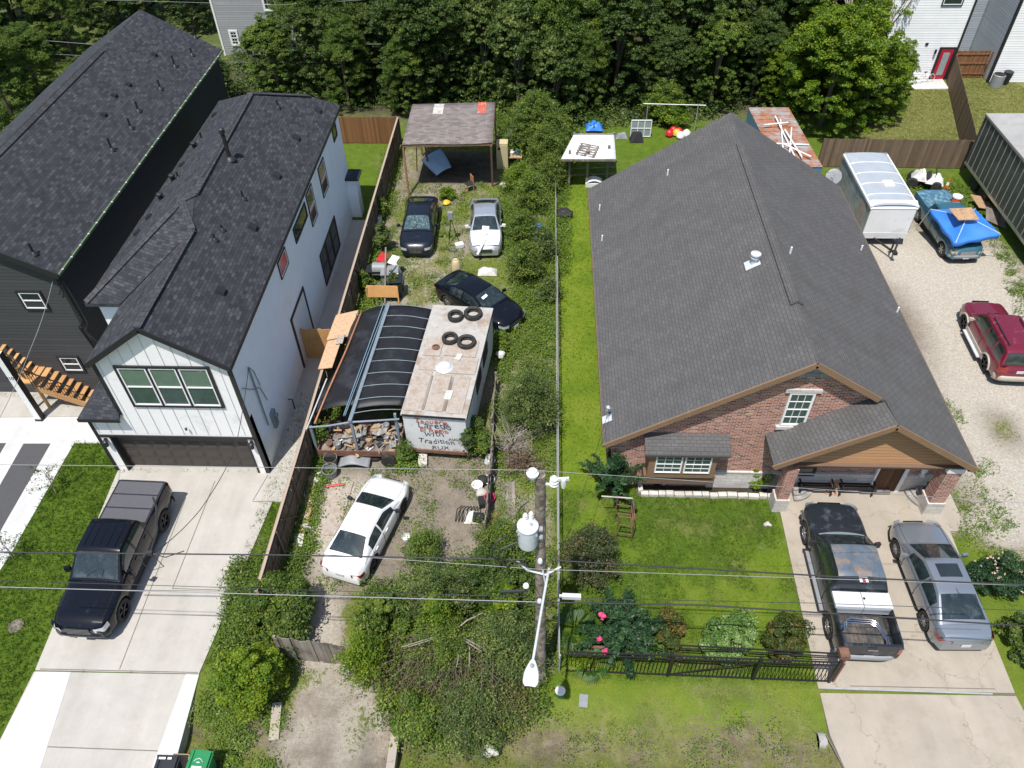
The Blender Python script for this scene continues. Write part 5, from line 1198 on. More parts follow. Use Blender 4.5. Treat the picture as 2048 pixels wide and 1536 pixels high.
def sheet(u0,u1,v0,v1,z,t=0.03): b.prism([tp(u0,v0,z),tp(u1,v0,z),tp(u1,v1,z),tp(u0,v1,z)],(0,0,t))
b = MB(); sheet(0.02,0.30,0.02,0.36,0.004); sheet(0.36,0.62,0.03,0.34,0.006); sheet(0.68,0.94,0.02,0.33,0.004); sheet(0.36,0.99,0.355,0.50,0.012); sheet(0.05,0.36,0.37,0.46,0.005); sheet(0.40,0.93,0.51,0.66,0.008,0.035); sheet(0.06,0.34,0.50,0.66,0.01,0.035)
b.build('roof_patch', 'plywood_white', tr, world=True)
b = MB(); b.obox(tp(0.66,0.16,0.06),(0.28,0.5,0.06),-0.15); b.build('roof_block', 'stone_white', tr, world=True); b = MB(); b.obox(tp(0.66,0.50,0.06),(0.22,0.4,0.07),-0.3); b.build('roof_block', 'stone_white', tr, world=True)
for u_ in (0.31,0.65): b = MB(); b.obox(tp(u_,0.18,0.02),(0.10,1.9,0.03),-0.09); b.build('roof_batten', 'wood_grey', tr, world=True)
b = MB(); b.lathe([(0.36,0),(0.38,0.06),(0.26,0.12),(0.24,0.16),(0,0.18)], tp(0.47,0.40,0), 18); b.build('roof_vent', 'galv_light', tr, 40, True)
b = MB(); b.lathe([(0.17,0.04),(0.17,0.10),(0.1,0.12),(0.1,0.06),(0.0,0.06)], tp(0.24,0.575,0), 14); b.build('vent_flange', 'iron_rust', tr, 40, True)
b = MB(); b.beam(A+dn*0.97+Vector((0,-0.03,0)),B+dn*0.97+Vector((0,-0.03,0)),0.06,0.16); b.build('bumper_rail', 'iron_rust', tr, world=True)
b = MB(); b.beam(A+Vector((0,-0.07,0.0)),B+Vector((0,-0.07,0)),0.03,0.10); b.beam(B+Vector((0.07,0,0)),Cc+Vector((0.07,0,0)),0.03,0.08); b.build('drip_rail', 'black_trim', tr, world=True)
b = MB(); 
for v_ in (0.35,0.6):
    p = B*(1-v_)+Cc*v_; q_ = B*(1-v_-0.16)+Cc*(v_+0.16); b.prism([p+Vector((0.01,0,-1.1)),q_+Vector((0.01,0,-1.1)),q_+Vector((0.01,0,-0.45)),p+Vector((0.01,0,-0.45))],(0.03,0,0))
b.build('serving_window', 'chassis', tr, world=True)
for v_ in (0.22,0.72):
    for s_, base in ((1,B),(0,A)):
        p = (B*(1-v_)+Cc*v_) if s_ else (A*(1-v_)+Dd*v_); b = MB(); b.lathe([(0.15,-0.1),(0.33,-0.1),(0.36,-0.05),(0.36,0.05),(0.33,0.1),(0.15,0.1)], Vector((p.x+(-0.14 if s_ else 0.14),p.y,0.36)), 18, 'X'); b.build('wheel','rubber',tr,40,True)
ang = math.atan2(B.y-A.y, B.x-A.x)
def tword(s, u, z, size, mat, sx=1.0, o=0.012, name='lettering'):
    p = A*(1-u)+B*u; return text_mesh(name, s, size, mat, tr, (p.x+0.0, p.y-o, z), (math.pi/2, 0, ang), 0.003, sx)
tword('Laredo', 0.50, 1.88, 0.52, 'sign_black', 0.92); tword('with', 0.47, 1.42, 0.46, 'sign_black', 1.0); tword('Tradition', 0.50, 0.98, 0.40, 'sign_black', 1.0); tword('-PSALM', 0.80, 1.22, 0.20, 'sign_black', 0.9); tword('RUX', 0.55, 0.62, 0.30, 'sign_black', 1.2)
tword('Taqueria', 0.45, 2.16, 0.38, 'sign_red', 1.0, 0.02); tword('El Regio', 0.48, 1.66, 0.34, 'sign_red', 1.05, 0.02)
def tyre(p, R=0.36, rz=0, ry=0, label='', grp=None, cat='tyre', w=0.22):
    b = MB(); b.lathe([(R*0.62,0.03),(R*0.92,0.0),(R,0.04),(R,w-0.04),(R*0.92,w),(R*0.62,w-0.03),(R*0.60,w-0.06),(R*0.80,w*0.5),(R*0.60,0.06),(R*0.62,0.03)], (0,0,0), 28, cap=False)
    o = b.build('tyre','rubber',None,35); o.location = p; o.rotation_euler = (0,ry,rz); return tag(o, label, cat, grp)
gt = 'loose tyres on the food trailer roof'
for q, R, lb in (((911,632),0.35,'black tyre at the back left of the trailer roof'),((946,627),0.41,'large wide tyre at the back right of the trailer roof'),((900,677),0.35,'black tyre at the front left of the group on the trailer roof'),((933,684),0.41,'thin walled tyre nearest the right edge of the trailer roof')):
    tyre(G(*q,2.80)-Vector((0,0,0.1)), R, random.random(), 0.0, lb, gt)

# ------------------------------------------------------------------ black arched canopy beside the trailer
cn = thing('canopy', 'lean-to canopy of black sheeting over curved pale ribs beside the food trailer', 'canopy', (-7.2, 23.8, 0))
def CA(u, v, dz=0.0):  # right bay: u 0..1 from spine to trailer, v 0..1 front to back
    p0 = Vector((-7.42,20.45,2.5))*(1-v)+Vector((-6.95,27.25,2.5))*v; p1 = Vector((-5.50,20.75,2.45))*(1-v)+Vector((-4.98,27.05,2.45))*v
    p = p0*(1-u)+p1*u; p.z += 0.10*math.sin(math.pi*u)+dz; return p
def CB(u, v, dz=0.0):  # left bay
    p0 = Vector((-9.15,20.5,1.95))*(1-v)+Vector((-8.45,27.15,1.95))*v; p1 = Vector((-7.46,20.45,2.5))*(1-v)+Vector((-6.99,27.25,2.5))*v
    p = p0*(1-u)+p1*u; p.z += 0.14*math.sin(math.pi*u)+dz; return p
b = MB(); b.grid(lambda u,v: CA(u,0.05+0.95*v), 10, 16); b.build('cover','cover_black',cn,60,True,0.01)
b = MB(); b.grid(lambda u,v: CB(u,0.08+0.92*v)-Vector((0.1*(1-u)*math.sin(v*9),0,0)), 10, 16); b.build('cover','cover_black',cn,60,True,0.01)
for k in range(10):
    v_ = 0.01+k/9*0.985; b = MB(); b.tube([CA(i/8,v_,0.02) for i in range(9)],0.017,6); b.build('rib','frame_steel',cn,60,True)
b = MB(); b.beam((-7.44,20.1,2.52),(-6.97,27.35,2.52),0.14,0.09); b.build('spine','frame_steel',cn,None,True)
b = MB(); b.beam((-7.72,20.35,2.57),(-7.2,27.3,2.55),0.035,0.05); b.beam((-7.66,20.35,2.58),(-7.06,27.3,2.55),0.03,0.04); b.build('cable','frame_blue',cn,None,True)
b = MB(); b.tube([(-8.95,20.3,2.14),(-8.75,22.0,2.22),(-8.45,24.5,2.24),(-8.25,27.0,2.22)],0.035,6); b.build('strap','rust_orange',cn,60,True)
b = MB(); b.tube([(-9.3,20.2,1.9),(-9.05,23.0,1.95)],0.03,6); b.build('edge_pipe','galv_light',cn,60,True)
for x, y in ((-9.15,20.3),(-7.44,20.2),(-5.75,20.6),(-8.5,27.2),(-6.97,27.3)):
    b = MB(); b.box(x-0.05,x+0.05,y-0.05,y+0.05,0,1.95 if x < -8 else 2.45); b.build('post','frame_steel',cn,world=True)
b = MB(); b.tube([(-9.2,20.25,1.95),(-8.4,20.2,2.12),(-7.44,20.15,2.42),(-6.6,20.3,2.35),(-5.6,20.55,2.2)],0.04,6); b.build('front_bar','frame_steel',cn,60,True)
# particle boards leaning over the fence
for pts, lb in (([(672,630),(717,620),(697,672),(653,680)],'pink brown particle board nearest the back edge of the canopy'),([(655,682),(684,676),(664,735),(636,738)],'long strip of particle board between the fence and the canopy')):
    P = [G(x,y,1.95) for x,y in pts]; b = MB(); b.prism(P,(0,0,-0.025)); o = b.build('particle_board','osb',None); origin_to(o,P[0]); tag(o,lb,'board','particle boards lying between canopy and fence')
P=[G(x,y,2.02) for x,y in ((675,672),(690,668),(685,686),(671,688))]; b=MB(); b.prism(P,(0,0,-0.03)); o=b.build('particle_board','plywood_white',None); origin_to(o,P[0]); tag(o,'small pale board scrap beside the black canopy sheet','board')

# ------------------------------------------------------------------ junk cart in front of the canopy
wg = thing('utility_trailer', 'low flat utility trailer heaped with scrap in front of the canopy', 'trailer', G(725,895))
c0 = G(725,880,0.5); W2 = 1.65
b = MB(); b.box(c0.x-W2,c0.x+W2,c0.y-0.75,c0.y+0.85,0.42,0.5); b.build('deck','wood_grey',wg,world=True)
b = MB()
for (x0,x1,y0,y1) in ((c0.x-W2,c0.x+W2,c0.y-0.79,c0.y-0.75),(c0.x-W2,c0.x+W2,c0.y+0.85,c0.y+0.89),(c0.x-W2-0.04,c0.x-W2,c0.y-0.79,c0.y+0.89),(c0.x+W2,c0.x+W2+0.04,c0.y-0.79,c0.y+0.89)): b.box(x0,x1,y0,y1,0.4,0.72)
b.build('side_rail','iron_rust',wg,world=True)
for s in (-1,1): b = MB(); b.lathe([(0.14,-0.1),(0.3,-0.1),(0.3,0.1),(0.14,0.1)], (c0.x+s*1.2,c0.y-0.9,0.3), 16,'Y'); b.build('wheel','rubber',wg,40,True)
grp = 'scrap piled on the low utility trailer'
scr = [('cardboard_box','cardboard','box'),('scrap_board','wood_grey','board'),('dark_box','plastic_black','box'),('pipe_piece','galv','pipe'),('plastic_tub','galv','tub'),('rusty_part','iron_rust','scrap'),('wood_offcut','plywood','board'),('scrap_metal','galv','scrap'),('cloth_bundle','canvas_grey','bundle')]
rnd = random.Random(5)
cells = [(r_,c_,k_) for r_ in range(3) for c_ in range(5) for k_ in range(len(scr))]; rnd.shuffle(cells)
for r_, c_, k_ in cells[:66]:
    nm, mt, ct = scr[k_]; cell = ('front','middle','back')[r_]+' '+('left corner','left part','centre','right part','right corner')[c_]; x = c0.x-1.45+(c_+rnd.random())*0.58; y = c0.y-0.62+(r_+rnd.random())*0.44; z = 0.5+rnd.uniform(0.03,0.3)
    b = MB(); sz = rnd.uniform(0.12,0.34)
    if nm == 'pipe_piece': b.tube([(-sz,0,0),(sz*0.6,0.05,0.03),(sz,0.2,0.05)],0.025,6)
    elif nm == 'plastic_tub': b.lathe([(sz*0.4,0),(sz*0.5,sz*0.8),(sz*0.45,sz*0.8),(sz*0.36,0.02)],(0,0,-0.05),12)
    elif nm == 'cloth_bundle': b.grid(lambda u,v: ((u-.5)*sz*2,(v-.5)*sz*1.4,0.09*math.sin(u*9)*math.cos(v*7)+0.05),8,8)
    elif nm in ('scrap_board','wood_offcut'): b.obox((0,0,0),(sz*2.4,sz*0.4,0.03),0,rnd.uniform(-.3,.3),rnd.uniform(-.3,.3))
    elif nm == 'rusty_part': b.lathe([(0.03,-0.05),(sz*0.45,-0.04),(sz*0.45,0.04),(sz*0.2,0.06),(0.04,0.1)],(0,0,0),12); b.beam((-sz,0,0),(sz,0,0.05),0.03)
    else: b.obox((0,0,0),(sz*1.3,sz,sz*0.5),0,rnd.uniform(-.25,.25),rnd.uniform(-.25,.25)); b.obox((0.02,0,sz*0.27),(sz*1.0,sz*0.3,0.02),0.4)
    o = b.build(nm, mt, None); o.location = (x,y,z); o.rotation_euler = (0,0,rnd.uniform(0,6.28)); tag(o, {'cardboard_box':'small brown carton','dark_box':'black box','scrap_board':'grey weathered board scrap','pipe_piece':'bent galvanised pipe piece','plastic_tub':'dull grey tub','rusty_part':'rusty round machine part','wood_offcut':'tan wood offcut','scrap_metal':'pale metal scrap','cloth_bundle':'crumpled grey cloth'}[nm]+' at the '+cell+' of the heap on the utility trailer', ct, grp)
tyre(Vector((c0.x-0.75,c0.y+0.62,0.78)),0.36,0,0.1,'black tyre with white rim on the back of the junk trailer',None)
tyre(G(752,912)+Vector((0,0,0.0)),0.33,0,0.0,'grey tyre lying on the ground by the grey plastic shell',None); tyre(G(745,906)+Vector((0,0,0.2)),0.33,0,0.12,'grey tyre stacked on another beside the utility trailer',None)
b = MB(); b.grid(lambda u,v: ((u-.5)*1.3,(v-.5)*0.9,0.42+0.2*math.sin(u*3.1)-0.25*abs(v-.5)**1.5-0.12*math.cos(u*8)*v),12,10); o=b.build('car_bumper','plastic_grey',None,50,solid=0.03); o.location=G(712,922)+Vector((0,0,-0.2)); tag(o,'grey plastic car bumper shell on the bare dirt','car part')
def bucket(p, r, h, mat, label, cat='bucket', ry=0, name='bucket', rim=None, top=None):
    t = thing(name, label, cat, p); t.rotation_euler = (0,ry,0); b = MB(); b.lathe([(r*0.82,0),(r,h),(r*1.04,h),(r*1.04,h-0.04),(r*0.94,h-0.02),(r*0.78,0.03),(0,0.03)],(0,0,0),20); b.build('pail',mat,t,35)
    b = MB(); b.tube([(-r,0,h*0.9),(-r*0.8,r*0.5,h*1.1),(0,r*0.8,h*1.2),(r*0.8,r*0.5,h*1.1),(r,0,h*0.9)],0.008,5); b.build('handle','wire_grey',t,50)
    if top: b = MB(); b.lathe([(0,h+0.04),(r*0.9,h+0.035),(r*1.06,h),(r*1.06,h-0.03)],(0,0,0),20); b.build('lid',top,t,35)
    return t
bucket(G(662,950),0.30,0.42,'plastic_grey','grey bucket nearest the white sedan, beside the scrap'); bucket(G(664,930),0.28,0.5,'wood_grey','wooden looking tub behind the grey bucket','tub')
b=MB(); b.tube([(-0.3,0,0.05),(0,0.05,0.06),(0.35,0.12,0.05)],0.05,8); o=b.build('red_bar','plastic_red',None,50); o.location=G(668,975); tag(o,'red plastic bar lying at the end of the scrap row','bar')
bucket(G(813,1079),0.16,0.2,'plastic_white','small white bucket alone on the dirt right of the white sedan')
bucket(G(1120,1390),0.16,0.36,'plastic_green','small green bucket with a white top at the foot of the fence post',top='plastic_white')
def rock(p, s, label, cat='rock', mat='rock', grp=None, name='rock', sq=0.6):
    b = MB(); n1, n2 = 9, 6; rr = random.Random(int(p[0]*991+p[1]*77))
    ph = [rr.uniform(0,6) for _ in range(4)]
    def f(u, v):
        a_ = u*2*math.pi; e_ = (v-0.5)*math.pi; k = 1+0.16*math.sin(3*a_+ph[0])+0.14*math.sin(2*a_+ph[1]+e_*3)+0.1*math.cos(5*a_+ph[2])
        return (s*k*math.cos(e_)*math.cos(a_), s*0.75*k*math.cos(e_)*math.sin(a_), s*sq*math.sin(e_)+s*sq*0.5)
    b.grid(f, n1*2, n2*2); o = b.build(name, mat, None, 30); o.location = p; return tag(o, label, cat, grp)
def chunk(p, sx, sy, sz, rz, label, mat='concrete_grey', name='concrete_block', cat='block', grp=None):
    b = MB(); rr = random.Random(int(p[0]*31+p[1]*17)); b.obox((0,0,sz/2),(sx,sy,sz))
    b.v = [(x+rr.uniform(-.04,.04), y+rr.uniform(-.03,.03), z+rr.uniform(-.015,.015)) for x,y,z in b.v]; b.obox((sx*0.1,0.02,sz*0.9),(sx*0.6,sy*0.7,sz*0.35))
    o = b.build(name, mat, None); o.location = p; o.rotation_euler = (0,0,rz); return tag(o, label, cat, grp)
rock(G(978,1504), 0.26, 'pale rock alone on the dry verge near the bottom edge'); rock(G(1914,1182),0.15,'small white rock at the right edge of the house driveway'); rock(G(1535,1050),0.14,'white stone where the front lawn meets the driveway')
chunk(G(846,920),0.35,0.7,0.2,0.1,'pale concrete block in front of the food trailer','stone_white')
g_ = 'rubble along the foot of the wooden fence'
for i,(x,y,s,lb) in enumerate(((633,962,.2,'grey green lump beside the grey bucket'),(640,948,.16,'bluish lump left of the tubs'),(620,1005,.14,'grey broken stone beside a board edge'),(610,1035,.16,'pale broken concrete piece in the weeds by the fence'),(612,1055,.2,'long pale broken concrete in the weeds'),(617,1060,.13,'white stone beside the long concrete'),(625,975,.12,'white plastic covered stone near the red bar'))):
    rock(G(x,y), s, lb, 'rubble', 'rock', g_, 'rubble')
chunk(G(598,1085),0.35,0.55,0.18,0.1,'square grey concrete block beside the fence corner','stone_white')
b=MB(); b.obox((0,0,0.02),(0.9,2.6,0.035)); o=b.build('plywood_sheet','plywood_white',None); o.location=G(670,1015); o.rotation_euler=(0,0,-0.05); tag(o,'weathered pale plywood sheet flat on the dirt','board')
# landscaping timbers beside the fence
for i,((a_,c_),lb) in enumerate((((( 628,940),(612,1050)),'brown landscape timber nearest the scrap buckets'),(((606,1060),(585,1115)),'brown landscape timber at the street end of the fence'))):
    p,q_=G(*a_),G(*c_); b=MB(); b.beam(p+Vector((0,0,.06)),q_+Vector((0,0,.06)),0.28,0.12); o=b.build('landscape_timber','plywood',None); origin_to(o,p); tag(o,lb,'timber')
p,q_=G(600,1100),G(632,925); b=MB(); b.tube([p+Vector((-.22,0,.03)),q_+Vector((-.22,0,.03))],0.035,6); o=b.build('drain_pipe','galv_light',None,50); origin_to(o,p); tag(o,'thin pale pipe lying in the gap behind the wooden fence','pipe')

# ------------------------------------------------------------------ fences
def plank_fence(name, label, a, c, h, mat, cat='fence', bw=0.14, posts=2.4, side=1, cap=None, group=None, jit=0.012, rails=True, z0=0.0, gap=0.006, braces=()):
    a = Vector((a[0],a[1],0)); c = Vector((c[0],c[1],0)); t = thing(name, label, cat, (a.x,a.y,z0), 0, group); d = (c-a); L = d.length; d.normalize(); nrm = Vector((-d.y,d.x,0))*side
    b = MB(); n = int(L/bw); rr = random.Random(int(L*100))
    for i in range(n):
        p = a+d*(i*bw); q_ = a+d*((i+1)*bw-gap); hh = h+rr.uniform(-jit,jit)*2; o_ = rr.uniform(-jit,jit); tl = rr.uniform(-0.006,0.006)
        P = [p+nrm*(-0.009+o_), q_+nrm*(-0.009+o_), q_+nrm*(0.009+o_), p+nrm*(0.009+o_)]; b.prism([v_+Vector((0,0,0.03)) for v_ in P], nrm*tl+Vector((0,0,hh)))
    b.build('boards', mat, t, world=False if False else True)
    np_ = max(1,int(L/posts))
    for i in range(np_+1):
        p = a+d*(L*i/np_)+nrm*0.06; b = MB(); b.obox(p+Vector((0,0,h/2)),(0.09,0.09,h)); b.build('post',mat,t,world=True)
    if rails:
        for z in (0.3,h*0.55,h-0.2): b = MB(); b.beam(a+nrm*0.04+Vector((0,0,z)),c+nrm*0.04+Vector((0,0,z)),0.04,0.09); b.build('rail',mat,t,world=True)
    if cap: b = MB(); b.beam(a+nrm*0.02+Vector((0,0,h+0.05)),c+nrm*0.02+Vector((0,0,h+0.05)),0.11,0.035); b.build('cap_rail',cap,t,world=True)
    for s in braces:
        p = a+d*s; b = MB(); b.beam(p+nrm*0.07+Vector((0,0,h-0.1)),p+d*1.3+nrm*0.10+Vector((0,0,0.1)),0.09,0.04); b.build('brace',mat,t,world=True)
    return t
FX = -9.42
plank_fence('wooden_fence','long brown board fence with a pale cap rail beside the white house',(FX,13.0),(FX,46.8),1.8,'wood_fence',side=-1,cap='wood_cap',braces=(3.0,5.5,8.5,13,18,24))
f0 = plank_fence('wooden_fence','short red brown board fence closing the back of the white house yard',(-13.6,46.9),(-9.5,46.9),1.8,'wood_fence_red',side=1)
plank_fence('wooden_fence','short orange brown gate panel between white house and long fence',(-11.0,26.3),(-9.5,26.3),1.8,'plywood_orange',side=1)
plank_fence('wooden_fence','low rotten dark fence section left of the utility pole',(-1.95,16.4),(-1.9,21.2),1.25,'wood_grey',side=1,jit=0.05)
plank_fence('wooden_fence','weathered grey board gate across the sandy entrance',(-8.55,11.6),(-5.3,11.35),1.45,'wood_grey',side=1,jit=0.03)
plank_fence('wooden_fence','short grey picket remnant right of the food trailer',(-2.0,21.8),(-1.95,24.5),1.0,'wood_grey',side=1,jit=0.04,gap=0.05)
plank_fence('wooden_fence','dark brown board fence behind the enclosed cargo trailer',(16.9,44.1),(26.2,43.95),1.85,'wood_fence',side=1,jit=0.01)
plank_fence('wooden_fence','tall dark board fence running back beside the dry lawn to the red door',(25.9,44.1),(29.05,56.4),1.85,'wood_fence',side=-1)
plank_fence('wooden_fence','red brown slatted gate between the two white townhouses',(29.0,56.9),(31.8,56.9),1.9,'wood_fence_red',side=-1)
# chain link line fence with steel top rail between the lots
cf = thing('chain_link_fence','low chain link fence with pale top rail beside the brick house side lawn','fence',(0.75,12,0))
b = MB(); b.tube([(0.72,11.3,1.15),(0.74,22,1.15),(0.76,33,1.15)],0.022,6); b.build('top_rail','wire_grey',cf,60,True)
for y in np.arange(11.4,46,3.0): b = MB(); b.tube([(0.74,y,0),(0.74,y,1.2)],0.03,6); b.build('post','galv',cf,60,True)
b = MB()
for k in range(0,230): 
    y = 11.4+k*0.15
    b.beam((0.70,y,0.03),(0.70,y+0.9,1.12),0.006); b.beam((0.705,y+0.9,0.03),(0.705,y,1.12),0.006)
b.build('mesh','wire_grey',cf,None,True)
# black iron sliding gate
ig = thing('iron_gate','black iron sliding gate of slanted pickets across the brick house front','gate',(5,11.3,0))
a, c = Vector((0.95,11.42,0)), Vector((9.55,11.30,0)); d = (c-a); L = d.length; d.normalize()
b = MB()
for z in (0.08,1.22,1.42): b.beam(a+Vector((0,0,z)),c+Vector((0,0,z)),0.045,0.045)
b.beam(a+Vector((3.6,0.3,1.45)),c+Vector((0,0.28,1.45)),0.04,0.04); b.beam(a+Vector((3.6,0.3,1.25)),c+Vector((0,0.28,1.25)),0.03,0.03)
b.build('rail','iron_black',ig,world=True)
b = MB(); n = int(L/0.125)
for i in range(n): p = a+d*(i*0.125+0.05); b.beam(p+Vector((0,0,0.08)),p+Vector((0,0,1.45)),0.018,0.018)
k_ = b.build('pickets','iron_black',ig,world=True)
for s in (3.35,6.1,8.55): p = a+d*s; b = MB(); b.obox(p+Vector((0,0,0.75)),(0.09,0.09,1.5)); b.build('post','iron_black',ig,world=True)
b = MB(); b.beam(a+d*3.35+Vector((0,0,.1)),a+d*6.1+Vector((0,0,1.2)),0.03,0.03); b.build('brace','iron_black',ig,world=True)
b = MB(); b.obox(c+Vector((0.1,0.15,0.8)),(0.12,0.12,1.6)); b.beam(c+Vector((0.08,0,1.4)),c+Vector((0.08,0,.1)),0.06); b.obox(c+Vector((0.05,0.2,1.62)),(0.3,0.3,0.2)); b.build('gate_post','iron_rust',ig,world=True)
gr = thing('gate_rail','rusty low track rail in the front garden behind the iron gate','rail',G(1140,1290)); b=MB(); b.beam(G(1143,1290,.5),G(1215,1296,.5),0.08,0.06); b.build('rail','iron_rust',gr,world=True)
b=MB(); b.beam(G(1145,1302,.3),G(1205,1305,.3),0.05,0.05); b.obox(G(1150,1296,.25),(.06,.06,.5)); b.obox(G(1210,1300,.25),(.06,.06,.5)); b.build('support','iron_rust',gr,world=True)
b = MB(); b.beam(G(1985,1388,.03),G(1650,1376,.03),0.05,0.02); struct(b.build('gate_track','galv'))

# ------------------------------------------------------------------ carport at the back of the lot
cp = thing('carport','leaning timber carport with a patched grey brown roof','carport',(-5.6,43,0))
R0 = [Vector((-8.15,40.85,3.05)),Vector((-2.95,40.9,3.15)),Vector((-3.05,45.6,3.35)),Vector((-8.1,45.4,3.3))]
def cpf(u,v,dz=0): p=(R0[0]*(1-u)+R0[1]*u)*(1-v)+(R0[3]*(1-u)+R0[2]*u)*v; return p+Vector((0,0,dz+0.03*math.sin(u*7)*(1-v)))
b = MB(); b.grid(lambda u,v: cpf(u,v,0.1),12,8); b.build('roof','shingle_carport',cp,40,True,0.05)
b = MB(); b.grid(lambda u,v: cpf(0.80+(0.10)*u,0.72+0.28*v,0.112),4,4); b.build('roof_patch','sign_red',cp,40,True)
b = MB(); b.grid(lambda u,v: cpf(0.27+0.12*u,0.72+0.26*v,0.112),4,4); b.build('roof_patch','rock',cp,40,True)
b = MB(); b.beam(R0[0]+Vector((0,0.05,-0.02)),R0[1]+Vector((0,0.05,-0.02)),0.05,0.14); b.beam(R0[3],R0[2],0.05,0.14)
for i in range(13): b.beam(cpf(i/12,0.0,0.0),cpf(i/12,1.0,0.0),0.04,0.09)
b.build('rafter','wood_post',cp,world=True)
for p,q_ in (((818,392),(806,292)),((985,372),(982,292))): bb=G(*q_,3.0); b=MB(); b.beam(G(*p),Vector((bb.x,40.95,3.05)),0.11,0.11); b.build('post','wood_post',cp,world=True)
for p in ((-7.9,45.3),(-3.1,45.4),(-7.3,43.5)): b=MB(); b.beam((p[0]+.1,p[1],0),(p[0],p[1],3.2),0.1); b.build('post','wood_post',cp,world=True)
b=MB(); b.beam((-7.6,41.6,1.0),(-7.35,41.0,3.0),0.05); b.build('brace','wood_post',cp,world=True)
# car bonnet hanging in the carport
b=MB()
def bon(u,v): s=v*2-1; return ((u-.5)*1.5, s*(0.72-0.18*u**2), 0.12*(1-s*s)-0.10*(u-.2)**2)
b.grid(bon,10,12); o=b.build('car_bonnet','cloth_blue',None,50,solid=0.03); o.location=G(875,325,0.55); o.rotation_euler=(0.25,0.35,-0.9); tag(o,'pale blue car bonnet propped up in the carport shade','car part')
ch=thing('chair','reddish wooden chair standing at the edge of the carport shade','chair',G(939,380),0.5)
b=MB(); b.box(-.22,.22,-.22,.22,.42,.46); b.build('seat','canvas_black',ch); b=MB(); b.box(.18,.22,-.2,.2,.55,.95); b.build('backrest','rust_orange',ch)
for x in (-.2,.2):
    for y in (-.2,.2): b=MB(); b.box(x-.02,x+.02,y-.02,y+.02,0,.95 if x>0 else .42); b.build('leg','rust_orange',ch)
# beige cabinet with junk
cb=thing('metal_cabinet','tall beige metal cabinet standing beside the carport','cabinet',G(1008,335)); q=G(1005,338); b=MB(); b.box(q.x-.35,q.x+.35,q.y,q.y+.6,0,1.7); b.build('cabinet_body','beige_metal',cb,world=True); b=MB(); b.box(q.x-.3,q.x+.3,q.y-.015,q.y-.002,.1,1.6); b.build('door','beige_metal',cb,world=True); b=MB(); b.box(q.x-.25,q.x-.1,q.y-.03,q.y-.016,1.3,1.45); b.build('handle','chassis',cb,world=True)
tb=thing('work_table','low table of junk in front of the black tarpaulin heap','table',G(1025,325)); q=G(1025,330); b=MB(); b.box(q.x-.6,q.x+.6,q.y-.3,q.y+.4,.62,.68); b.build('tabletop','plywood',tb,world=True)
for x in (-.55,.55):
    for y in (-.25,.35): b=MB(); b.box(q.x+x-.03,q.x+x+.03,q.y+y-.03,q.y+y+.03,0,.62); b.build('leg','wood_grey',tb,world=True)
for i,(x,y,m_,l_,nm) in enumerate(((-.3,-.1,'plastic_green','green tub on the junk table','tub'),(0,0,'canvas_white','white bundle on the junk table','bundle'),(.3,.1,'plastic_blue','blue box on the junk table','storage_box'),(-.1,.25,'plywood','tan box on the junk table','storage_box'))):
    b=MB(); b.obox((0,0,.1),(.26,.2,.2),i); b.obox((0,0,.21),(.28,.22,.03),i); o=b.build(nm,m_,None); o.location=(q.x+x,q.y+y,.68); tag(o,l_,nm.replace('_',' '))
def tarp(p,sx,sy,sz,mat,label,cat='tarpaulin',name='tarpaulin',seed=0,rz=0):
    rr=random.Random(seed); ph=[rr.uniform(0,6) for _ in range(6)]
    def f(u,v):
        a_=(u-.5)*2; c_=(v-.5)*2; k=max(0,1-abs(a_)**3)*max(0,1-abs(c_)**3); return (a_*sx,c_*sy,sz*k*(0.75+0.14*math.sin(u*8+ph[0])*math.cos(v*7+ph[1])+0.035*math.sin(u*23+v*17+ph[2]))+0.01)
    b=MB(); b.grid(f,22,22); o=b.build(name,mat,None,25); o.location=p; o.rotation_euler=(0,0,rz); return tag(o,label,cat)
tarp(G(1030,290),0.9,0.9,1.0,'canvas_black','crumpled black tarpaulin over a heap behind the junk table',seed=1); tarp(G(1030,286)+Vector((0,0,.75)),0.5,0.45,0.4,'metal_side','shiny silver sheet crumpled on top of the black heap',seed=2)
tarp(G(1188,255,.5),0.55,0.5,0.5,'tarp_blue','small crumpled blue tarpaulin behind the white roofed shed',seed=3)
# white roofed open shed
sh=thing('open_shed','open pole shed with a white corrugated roof','shed',(4,43.5,0)); S=[G(1122,318,2.1),G(1232,318,2.1),G(1228,268,2.3),G(1148,268,2.3)]
def shf(u,v): p=(S[0]*(1-u)+S[1]*u)*(1-v)+(S[3]*(1-u)+S[2]*u)*v; return p+Vector((0,0,0.025*math.sin(v*2*math.pi*14)))
b=MB(); b.grid(shf,3,112); b.build('roof','metal_white',sh,70,True,0.01)
for px in ((1137,372),(1173,372),(1213,362)): p=G(*px); b=MB(); b.beam(p,(p.x,p.y,2.35),0.14); b.build('post','wood_grey',sh,world=True)
for s in (S[2],S[3]): b=MB(); b.beam((s.x,s.y,0),(s.x,s.y,2.4),0.12); b.build('post','wood_grey',sh,world=True)
b=MB(); p,q_=G(1130,365),G(1230,362)
for z in (.5,.95,1.4): b.beam((p.x,p.y,z),(q_.x,q_.y,z),.05)
b.build('cross_rail','wood_grey',sh,world=True); b=MB(); b.beam(S[0]+Vector((0,0,-.08)),S[1]+Vector((0,0,-.08)),.06,.12); b.beam(S[3]+Vector((0,0,-.05)),S[2]+Vector((0,0,-.05)),.12,.16); b.build('beam','wood_grey',sh,world=True)
b=MB()
for i in range(5): b.obox((0,-.5+.25*i,.05),(1.15,.1,.03),.1*math.sin(i*3))
for i in range(3): b.obox((-.5+.5*i,0,.02),(.08,1.2,.03))
